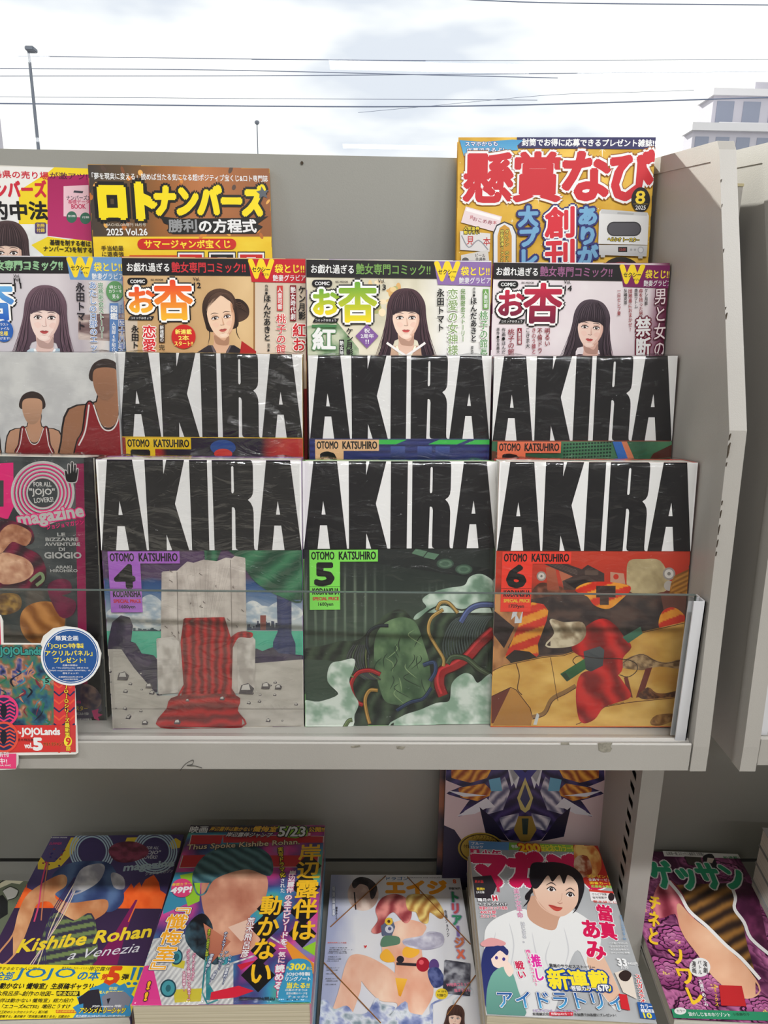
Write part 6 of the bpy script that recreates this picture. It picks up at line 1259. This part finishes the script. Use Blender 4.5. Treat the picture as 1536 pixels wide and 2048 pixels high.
# title
PKT = (206, 26, 84)
A.poly([(228, 434), (268, 436), (276, 480), (236, 478)], PKT); A.v('週刊', 250, 438, 476, 16, WHITE); A.t('少年', 276, 440, 362, 38, PKT, b=.06, st=WHITE, sw=.06)
A.t('マガジン', 240, 448, 840, 138, PKT, dy=22, b=.08, st=[(WHITE, .05), (PKT, .02)])
A.poly([(680, 410), (798, 420), (850, 606), (740, 596), (690, 540)], (190, 48, 40)); A.field(680, 405, 840, 560, clouds((206, 110, 50), (246, 206, 120), .03, .03), mask=catmull([(690, 420), (740, 405), (790, 450), (800, 520), (760, 560), (700, 520)], 4)); A.field(690, 470, 760, 560, clouds((150, 60, 30), (220, 190, 160), .05, .05), mask=catmull([(690, 480), (740, 470), (760, 540), (700, 555)], 3))
for i, (tx_, c_) in enumerate((('プレゼント', (248, 214, 50)), ('全員サービス', WHITE), ('図書カード', (248, 214, 50)), ('応募者大募集', (150, 210, 90)))): A.t(tx_, 740+i*6, 548+i*15, 840+i*4, 12, c_, dy=3, b=.03)
A.poly([(750, 612), (862, 622), (874, 676), (760, 664)], (236, 232, 230)); A.poly([(750, 612), (862, 622), (864, 632), (752, 622)], (206, 60, 50)); A.t('グラビア特集', 762, 630, 826, 10, (60, 50, 50)); A.t('毎号掲載中', 764, 644, 826, 10, (60, 50, 50)); A.t('巻末袋とじ', 766, 660, 870, 10, (206, 60, 50), dy=6, b=.03); A.ell(848, 646, 14, 18, (50, 36, 40))
# the model
A.poly(catmull([(300, 780), (360, 730), (470, 700), (560, 770), (640, 700), (740, 740), (800, 820), (800, 900), (860, 1000), (900, 1120), (860, 1140), (760, 1000), (700, 880), (640, 1000), (560, 1200), (300, 1200), (290, 1000), (290, 860)], 5), (236, 236, 234), (214, 214, 214))
A.poly(catmull([(790, 880), (850, 980), (900, 1120), (830, 1100), (740, 930)], 4), (226, 186, 160))
for P in ([(400, 760), (420, 860), (400, 980)], [(640, 780), (660, 880), (640, 960)], [(500, 800), (520, 900), (560, 980)], [(340, 800), (330, 900), (350, 1000)], [(580, 840), (560, 920), (600, 1000)]): A.line(P, 6, (206, 206, 208), 5, taper=True)
A.poly(catmull([(490, 560), (500, 500), (560, 495), (640, 500), (710, 540), (730, 600), (716, 660), (690, 700), (660, 640), (520, 620), (480, 660), (470, 640), (500, 600)], 5), (30, 28, 32))
A.poly(catmull([(500, 640), (600, 690), (650, 700), (620, 740), (600, 790), (540, 780), (480, 730)], 4), (206, 160, 134))
fc = catmull([(505, 600), (540, 545), (620, 540), (690, 570), (704, 640), (690, 690), (640, 730), (590, 724), (530, 680)], 5); A.poly(fc, (240, 208, 186), (226, 184, 160))
A.poly(catmull([(505, 600), (520, 650), (545, 690), (590, 722), (560, 700), (524, 660), (506, 630)], 4), (206, 160, 136))
for ex, ey, k in ((585, 614, 1), (668, 638, .9)):
    A.poly(catmull([(ex-19*k, ey-2), (ex-6, ey-10), (ex+10, ey-6), (ex+18*k, ey+4), (ex+4, ey+8), (ex-10, ey+6)], 3), (244, 240, 238)); A.ell(ex, ey-1, 9, 8.5, (46, 34, 32), 16); A.ell(ex+2, ey-4, 2, 2, WHITE, 8); A.line([(ex-20*k, ey-2), (ex-5, ey-12), (ex+10, ey-8), (ex+20*k, ey+4)], 4.5, (30, 22, 24), 4); A.line([(ex-24*k, ey-18), (ex, ey-30), (ex+22*k, ey-16)], 5, (60, 46, 44), 4, taper=True)
A.line([(632, 630), (628, 660), (618, 668)], 3, (214, 170, 148), 3); A.line([(612, 670), (622, 676), (634, 672)], 4, (196, 140, 122), 3)
A.poly(catmull([(572, 682), (596, 684), (612, 690), (634, 694), (620, 708), (598, 706)], 3), (196, 76, 66)); A.line([(572, 682), (596, 690), (612, 694), (634, 694)], 2.5, (150, 50, 50), 3)
A.poly(catmull([(500, 600), (490, 540), (540, 500), (620, 496), (700, 530), (722, 600), (712, 640), (700, 590), (660, 548), (640, 590), (620, 550), (590, 580), (570, 552), (540, 590), (520, 610)], 4), (32, 29, 33))
A.line([(498, 600), (486, 660), (462, 690)], 7, (32, 29, 33), 4, taper=True); A.line([(706, 640), (700, 690), (678, 720)], 6, (32, 29, 33), 4, taper=True)
A.v('當真', 812, 680, 834, 74, (214, 26, 84), dx=28, b=.05, st=(236, 236, 238), sw=.03); A.v('あみ', 748, 744, 926, 88, (214, 26, 84), dx=40, b=.05, st=(236, 236, 238), sw=.03)
A.v('美少女革命', 430, 610, 740, 27, (214, 120, 160), dx=20, st=(220, 220, 224), sw=.05); A.v('はじまる。', 458, 756, 850, 20, (236, 236, 240), dx=12, st=(150, 150, 156), sw=.06)
A.poly([(240, 560), (320, 552), (345, 600), (320, 660), (250, 650)], (44, 40, 46)); A.t('月11日', 248, 574, 284, 12, (230, 60, 60), b=.03); A.t('発売!!', 256, 606, 290, 12, (240, 210, 60), b=.03); A.t('2大付録', 254, 622, 290, 10, WHITE); A.v('特集', 352, 566, 628, 16, (206, 60, 90)); A.t('H', 326, 642, 344, 20, (206, 40, 60), b=.08, st=WHITE, sw=.1)
for i, (tx_, c_) in enumerate((('陽月の', WHITE), ('イェルクナハト', WHITE), ('待望のコミックス発売', (214, 40, 80)), ('400万部', (214, 40, 80)), ('大ヒット中!', (214, 40, 80)))): A.t(tx_, 262+i*3, 654+i*18, 390-(70 if i == 0 else 0)-(i > 2)*50, 14, c_, b=.04, st=(50, 40, 50) if i < 2 else WHITE, sw=.08)
# drawn girl at lower left, plain idol in green
A.poly(catmull([(290, 880), (340, 850), (390, 880), (396, 960), (430, 1060), (400, 1130), (300, 1140), (276, 1000)], 5), (40, 48, 104), (54, 60, 120)); A.poly(catmull([(276, 850), (320, 828), (380, 846), (376, 862), (320, 866), (284, 866)], 4), (226, 160, 160)); A.poly(catmull([(320, 900), (350, 880), (392, 896), (392, 940), (366, 962), (330, 950)], 4), (246, 220, 206)); A.ell(344, 916, 7, 8, (70, 60, 140), 12); A.ell(376, 922, 7, 8, (70, 60, 140), 12); A.poly(catmull([(316, 880), (350, 862), (394, 880), (390, 906), (360, 884), (336, 904), (318, 920)], 3), (44, 52, 110))
A.poly(catmull([(330, 980), (400, 960), (440, 1060), (470, 1180), (320, 1190), (300, 1080)], 4), (120, 176, 160), (90, 140, 130)); A.poly(catmull([(390, 930), (420, 970), (400, 1000), (376, 960)], 3), (246, 220, 206))
A.v('推しを戦うアイドル!', 480, 880, 1040, 24, (226, 50, 140), dx=40, st=WHITE, sw=.1, b=.04); A.v('推し', 512, 900, 1020, 44, (226, 50, 160), dx=24, st=WHITE, sw=.07, b=.04); A.v('戦い', 440, 930, 1010, 38, (206, 30, 80), dx=20, st=WHITE, sw=.07, b=.04)
A.t('異端のサクセスストーリー', 574, 942, 774, 16, (40, 40, 50), dy=8, b=.02); A.t('新連載', 562, 966, 822, 86, (248, 226, 50), dy=10, st=[((30, 70, 150), .06)], b=.05); A.t('巻頭カラー', 668, 1040, 778, 22, WHITE, dy=2, st=(40, 60, 110), sw=.1, b=.03); A.t('67P', 784, 1036, 832, 28, WHITE, st=(40, 60, 110), sw=.1, b=.05)
A.t('アイドラトリィ', 345, 1066, 880, 72, (40, 80, 150), dy=8, st=[((30, 40, 90), .045), (WHITE, .03)], b=.02, c2=(90, 180, 220)); A.t('IDOLATRY', 505, 1144, 706, 10, (180, 160, 200), dy=2); A.t('新連載記念', 502, 1158, 572, 13, BLACK, b=.02); A.rect(576, 1156, 680, 1172, (206, 40, 60)); A.t('特製QUOカード', 582, 1158, 676, 12, WHITE, dy=1); A.t('を抽選で50名様にプレゼント!', 684, 1160, 866, 13, BLACK, dy=4, b=.02)
A.t('33', 872, 920, 910, 30, WHITE, b=.06, dy=4); A.t('¥400円', 916, 936, 962, 14, WHITE, dy=2); A.t('7/30', 884, 952, 918, 14, WHITE, b=.02)
for i in range(4): A.t(['この夏いちばんの', '注目作グラビア', '大人気の彼女に', 'スペシャルに密着!'][i], 838+i*2, 850+i*14, 916+i*4, 8, WHITE)
A.v('特別とじ込みポスター付', 892, 730, 840, 16, (90, 150, 200), dx=14)
A.poly([(862, 984), (900, 972), (940, 1000), (960, 1100), (900, 1070)], (226, 214, 200)); A.poly(catmull([(880, 990), (910, 972), (936, 990), (920, 1020), (890, 1016)], 3), (50, 36, 34)); A.poly([(880, 1076), (915, 1080), (930, 1150), (892, 1142)], (206, 40, 50)); A.v('スルガメテオ', 962, 990, 1120, 26, (206, 40, 40), dx=26, st=WHITE, sw=.08, b=.04); A.poly([(960, 1112), (1030, 1120), (1046, 1190), (975, 1182)], (40, 90, 160)); A.t('カラー', 972, 1122, 1026, 18, WHITE, dy=3, b=.03); A.t('複製原画', 974, 1142, 1034, 16, WHITE, dy=3, b=.03); A.t('10', 986, 1160, 1020, 22, (248, 226, 50), dy=2, b=.05)
A.build(b.root); body(b, 26, (200, 196, 190), pages=PAGES_NEWS)
stack(b, 'maga', ['second copy down in the weekly magazine stack beside the upright', 'bottom copy in the weekly magazine stack beside the upright'], [26, 26, 25], (196, 190, 180), PAGES_NEWS, group='weekly magazines in a stack beside the upright')

# ges ------------------------------------------------------------------
b = place('ges'); A = b.art; root_of(b, 'magazine', 'magazine with green title over plum peonies and torn strips, lower shelf right of the upright', 'magazine', 'peony magazines right of the upright')
A.uv = True
def peony(x, y):
    d = np.full(x.shape, 9.); 
    for (cx, cy, r) in ((.12, .55, .16), (.3, .72, .2), (.1, .85, .2), (.85, .3, .22), (.9, .6, .22), (.55, .95, .2), (.15, .2, .2), (.95, .9, .2), (.4, .5, .12), (.75, .06, .2)):
        rr = np.hypot((x-cx)*1., (y-cy)*1.4)/r; an = np.arctan2((y-cy)*1.4, x-cx); v = rr+.12*np.sin(an*5+rr*7)+.06*np.sin(an*11-rr*9); d = np.minimum(d, v)
    return mixc((206, 120, 170), (74, 26, 60), (d*3.2 % 1)*.55+np.clip(d-.6, 0, 1)*.9)
A.field(0, 0, 1, 1, peony, step=.009)
def flower(cx, cy, r):
    for ring_, n_ in ((1., 9), (.76, 8), (.54, 7), (.34, 5)):
        for i in range(n_):
            a = 2*math.pi*(i+ring_*3.3)/n_+random.uniform(-.15, .15); k = random.uniform(.9, 1.1)*r*ring_; P = []
            for t, q in ((-.55, .45), (-.42, .85), (-.2, 1.0), (0, .93), (.2, 1.02), (.42, .86), (.55, .45), (0, .1)): P.append((cx+k*q*math.cos(a+t), cy+k*q*.72*math.sin(a+t)))
            c_ = mixc((170, 76, 138), (240, 170, 206), np.array(.3+.5*(1-ring_)+random.uniform(-.2, .2)))
            A.poly([(cx+(x-cx)*1.1, cy+(y-cy)*1.1) for x, y in P], (58, 16, 46), smooth=3); A.lay -= .7; A.poly(P, c_, mixc(c_, (110, 36, 86), np.array(.75)), smooth=3); A.lay -= .7
    for i in range(7): A.ell(cx+random.uniform(-.12, .12)*r, cy+random.uniform(-.1, .1)*r, r*.035, r*.03, (236, 200, 110), 8)
A.uv = True
def fl(u, v, r):
    global A
    A.uv = True; Lc = A.loc([(u, v)])[0]; s0 = A.w; A.uv = False
    A.loc_, A_loc = A.loc, A.loc
    A.loc = lambda P: np.stack([Lc[0]+np.asarray(P, float).reshape(-1, 2)[:, 0], Lc[1]-np.asarray(P, float).reshape(-1, 2)[:, 1]], -1)
    flower(0, 0, r); A.loc = A_loc
for u, v, r in ((.1, .16, 26), (.82, .13, 24), (.95, .34, 28), (.07, .42, 26), (.22, .6, 30), (.06, .78, 28), (.34, .84, 30), (.6, .95, 26), (.93, .62, 26), (.9, .9, 28), (.16, .96, 24)): fl(u, v, r)
A.uv = False
A.frame(2.194, 836, 1500)
A.poly([(1070, 440), (1410, 452), (1420, 480), (1080, 470)], (232, 230, 228)); A.t('山本崇一朗 コミックス最新刊 大特集!!', 1086, 450, 1250, 14, (60, 56, 60), dy=4, b=.02)
A.poly([(1168, 470), (1240, 474), (1250, 514), (1184, 506)], (70, 62, 56)); A.poly(catmull([(1250, 470), (1290, 460), (1310, 500), (1330, 530), (1290, 540), (1260, 510)], 3), (44, 40, 46)); A.poly([(1270, 476), (1300, 480), (1290, 500), (1266, 496)], (226, 210, 196)); A.t('新連載!!', 1336, 470, 1410, 10, (60, 140, 90), b=.03)
brn = lambda x, y: mixc((44, 30, 26), (150, 104, 50), .5+.5*np.sin((x*.8+y*1.6)*.06+5*fbm(x*.012, y*.004)))
A.field(1110, 590, 1480, 1010, brn, mask=[(1120, 600), (1385, 590), (1400, 640), (1390, 700), (1420, 760), (1440, 860), (1480, 1000), (1400, 960), (1330, 860), (1260, 760), (1180, 700)])
A.field(1360, 560, 1540, 900, clouds((70, 24, 54), (120, 50, 90), .02, .02), mask=[(1385, 570), (1480, 600), (1540, 900), (1470, 840), (1400, 700)])
pk = lambda x, y: mixc((130, 44, 60), (226, 130, 140), .5+.5*np.sin((x*1.5-y*.3)*.05+5*fbm(x*.01, y*.01)))
A.field(1010, 570, 1240, 820, pk, mask=catmull([(1060, 590), (1110, 580), (1160, 640), (1180, 700), (1230, 790), (1160, 800), (1130, 720), (1060, 740), (1030, 680)], 3))
A.field(1130, 660, 1480, 1100, lambda x, y: mixc((214, 150, 116), (244, 200, 166), fbm(x*.006, y*.006)*1.5-.25), mask=catmull([(1140, 680), (1200, 740), (1300, 820), (1380, 900), (1440, 960), (1500, 1060), (1420, 1090), (1300, 1000), (1230, 900), (1160, 800)], 4))
for P in ([(1100, 580), (1150, 640), (1190, 710), (1270, 780), (1350, 860), (1420, 920), (1500, 1010)], [(1370, 590), (1392, 650), (1388, 700), (1430, 760), (1460, 830), (1540, 900)]): A.line(P, 14, (238, 236, 234), 4)
A.t('ゲッサン', 1000, 490, 1386, 118, (46, 160, 116), dy=10, st=[((226, 226, 224), .03)], b=.07)
YG = (246, 200, 50)
A.v('チネと', 1040, 640, 860, 54, YG, dx=-10, b=.04); A.v('ソワレ', 1120, 868, 1130, 80, YG, dx=110, b=.04)
A.ell(1236, 958, 46, 42, (232, 230, 228)); A.v('演劇', 1258, 930, 985, 20, BLACK, dx=4, b=.02); A.v('バトル', 1234, 926, 990, 18, BLACK, dx=4, b=.02); A.v('漫画', 1208, 930, 985, 20, BLACK, dx=4, b=.02)
A.v('大瀬戸めぐみ', 1236, 1010, 1130, 18, WHITE, dx=30, b=.02); A.poly([(1320, 1036), (1420, 1040), (1440, 1130), (1330, 1126)], (190, 40, 44)); A.v('コミックス', 1300, 1030, 1130, 16, YG, dx=12)
A.poly([(1110, 1140), (1620, 1158), (1640, 1196), (1122, 1184)], (46, 140, 100)); A.ell(1150, 1150, 26, 16, (232, 230, 228)); A.t('カラー', 1132, 1144, 1168, 12, (60, 60, 60)); A.t('波のしじまのホリゾント', 1182, 1154, 1364, 18, WHITE, dy=4, b=.02); A.t('小孫麻衣子', 1376, 1158, 1450, 14, (30, 60, 46))
A.build(b.root); body(b, 17.5, (170, 166, 160))
# stack seen edge-on at the far right
P0_ = atZ(1507, 1690, -640); P1_ = atZ(1480, 1880, -690)
e0 = empty('magazine'); 
for i in range(4):
    q = Book(); q.w, q.h = 175., 247.; q.root = e = (e0 if i == 0 else empty('magazine'))
    x2, u2 = axes(88, -.7, -5.5); n2 = np.cross(x2, u2); base = atZ(1524, 1655, -628)
    m = Matrix.Identity(4); o_ = base+np.array([0, 0, -i*27.]) - x2*(i*.6)
    for k_ in range(3): m[k_][0] = x2[k_]; m[k_][1] = u2[k_]; m[k_][2] = n2[k_]
    pw = W(o_); m[0][3], m[1][3], m[2][3] = pw; e.matrix_world = m
    tag(e, ['topmost', 'second', 'third', 'bottom'][i]+' magazine of the grey-edged stack cut by the right edge of the photo', 'magazine', 'stack at the right edge')
    body(q, 26.7, (150, 150, 150), 'right', PAGES)
    A_ = Art(np.array([0, 600., 0]), x2, u2, q.w, q.h); A_.uv = True; A_.rect(0, 0, 1, 1, (180, 176, 176)); A_.build(e)

# the art book standing at the back, and the one left of the purple magazine
def stand(xl, xr, Yb, lean, h, label, off=0):
    """a book standing on the lower shelf, its front foot at depth Yb"""
    b = Book(); b.flat = False; Ym = Yb+math.tan(R(lean))*150; P = atY(xl, 1545, Ym); Q = atY(xr, 1545, Ym)
    b.x, b.u = axes(lean, 0, 0); b.n = np.cross(b.x, b.u); b.w = Q[0]-P[0]; b.h = h
    b.o = np.array([P[0], Yb, SHELF+.3])+b.u*h; b.art = Art(b.o, b.x, b.u, b.w, b.h); root_of(b, 'magazine', label, 'magazine', None); return b
b = stand(892, 1212, 797, 4, 285, 'upright art magazine with dark winged emblem on lilac, back of the lower shelf')
A = b.art; A.uv = True; A.field(0, 0, 1, 1, lambda x, y: mixc((190, 160, 176), (236, 214, 214), y*.9+.3*fbm(x*3, y*3)), step=.02)
A.frame(2.194, 836, 1500)
cx = 470
def M2(P): return [P, [(2*cx-x, y) for x, y in P]]
def fur(a_, b_, k): return lambda x, y: mixc(a_, b_, .5+.5*np.sin((np.abs(x-cx)*k-y)*.12+6*fbm(np.abs(x-cx)*.02, y*.02)))
for P in M2([(130, 40), (470, 40), (470, 400), (400, 390), (330, 300), (270, 250), (180, 290), (230, 220), (128, 190), (200, 160), (125, 130)]): A.field(100, 20, 840, 410, fur((34, 30, 66), (74, 60, 120), .6), mask=P)
for P in M2([(150, 60), (200, 40), (330, 60), (300, 120), (230, 140), (150, 120)])+M2([(180, 170), (290, 150), (330, 190), (260, 220), (190, 205)]): A.field(100, 20, 840, 410, fur((150, 66, 30), (246, 176, 70), 1.2), mask=P)
for P in M2([(320, 190), (380, 120), (400, 180), (370, 260), (300, 280)])+M2([(360, 300), (440, 280), (430, 340), (380, 350)]): A.field(100, 20, 840, 410, fur((96, 96, 130), (226, 220, 232), 1.), mask=P)
for P in M2([(310, 130), (360, 120), (370, 180), (320, 180)]): A.poly(P, (110, 176, 210))
for P in M2([(170, 290), (240, 250), (330, 240), (250, 280)])+M2([(200, 270), (300, 210), (340, 250)])+M2([(130, 178), (220, 190), (300, 200), (200, 205)])+M2([(390, 60), (430, 170), (450, 100), (410, 160)]): A.poly(P, (232, 230, 240))
for P in M2([(395, 60), (470, 150), (470, 100), (410, 40)]): A.poly(P, (60, 60, 140))
A.poly([(470, 120), (505, 210), (490, 260), (470, 275), (450, 260), (435, 210)], (206, 190, 120)); A.poly([(470, 150), (492, 215), (470, 255), (448, 215)], (60, 66, 110)); A.poly([(440, 290), (500, 290), (520, 350), (490, 400), (450, 400), (420, 350)], (160, 130, 60)); A.poly([(455, 300), (485, 300), (480, 370), (460, 370)], (40, 60, 60))
for P in M2([(270, 250), (330, 300), (400, 400), (300, 380)]): A.poly(P, (32, 28, 56))
A.poly([(110, 330), (160, 350), (215, 430), (215, 620), (100, 620)], (44, 36, 66)); A.poly([(830, 330), (800, 380), (790, 620), (830, 620)], (60, 40, 90))
A.ell(275, 430, 100, 68, (176, 150, 60), 40); A.ell(275, 430, 92, 62, (60, 44, 30), 40); A.ell(275, 430, 86, 58, (190, 160, 70), 40)
A.t('クリアファイル', 236, 372, 334, 16, (60, 40, 20), dy=4, b=.02); A.t('スーパーヒロイン', 222, 394, 340, 16, (60, 40, 20), b=.03); A.t('付録', 200, 414, 236, 16, (60, 40, 20))
A.build(b.root); body(b, 9, (44, 40, 60), spine='left')
b = stand(880, 893, 812, 3.6, 262, 'thin dark magazine edge showing behind the upright art magazine'); b.w = 150.; A = b.art; A.w = 150.; A.uv = True
A.field(0, 0, 1, 1, clouds((60, 60, 76), (190, 120, 90), 6, 6), step=.04); A.build(b.root); body(b, 7, (60, 62, 72), spine='left')
# pale comic left of the purple magazine, mostly cut by the frame
x2, u2 = axes(88.5, 0, -3); b = Book(); b.flat = True; b.x, b.u = x2, u2; b.n = np.cross(x2, u2); b.w, b.h = 170., 240.; b.o = atZ(44, 1762, -718)-x2*150
b.art = A = Art(b.o, x2, u2, b.w, b.h); root_of(b, 'magazine', 'green and black magazine almost hidden at the far left of the lower shelf', 'magazine', None)
A.uv = True; A.field(0, 0, 1, 1, clouds((110, 118, 96), (150, 156, 130), 3, 3), step=.03); A.frame(3.84, 0, 1620)
A.poly([(0, 560), (60, 520), (120, 510), (180, 545), (150, 570), (90, 560), (0, 600)], (226, 220, 190)); A.poly([(20, 620), (80, 590), (140, 620), (120, 670), (60, 690)], (214, 212, 206)); A.poly([(-100, 700), (20, 650), (60, 700), (60, 800), (-100, 900)], (30, 30, 32)); A.line([(0, 560), (60, 516), (120, 506), (182, 542)], 8, (30, 30, 30), 4); A.line([(20, 620), (80, 588), (142, 620), (118, 672), (60, 692)], 6, (30, 30, 30), 3)
A.build(b.root); body(b, 20, (90, 90, 84))
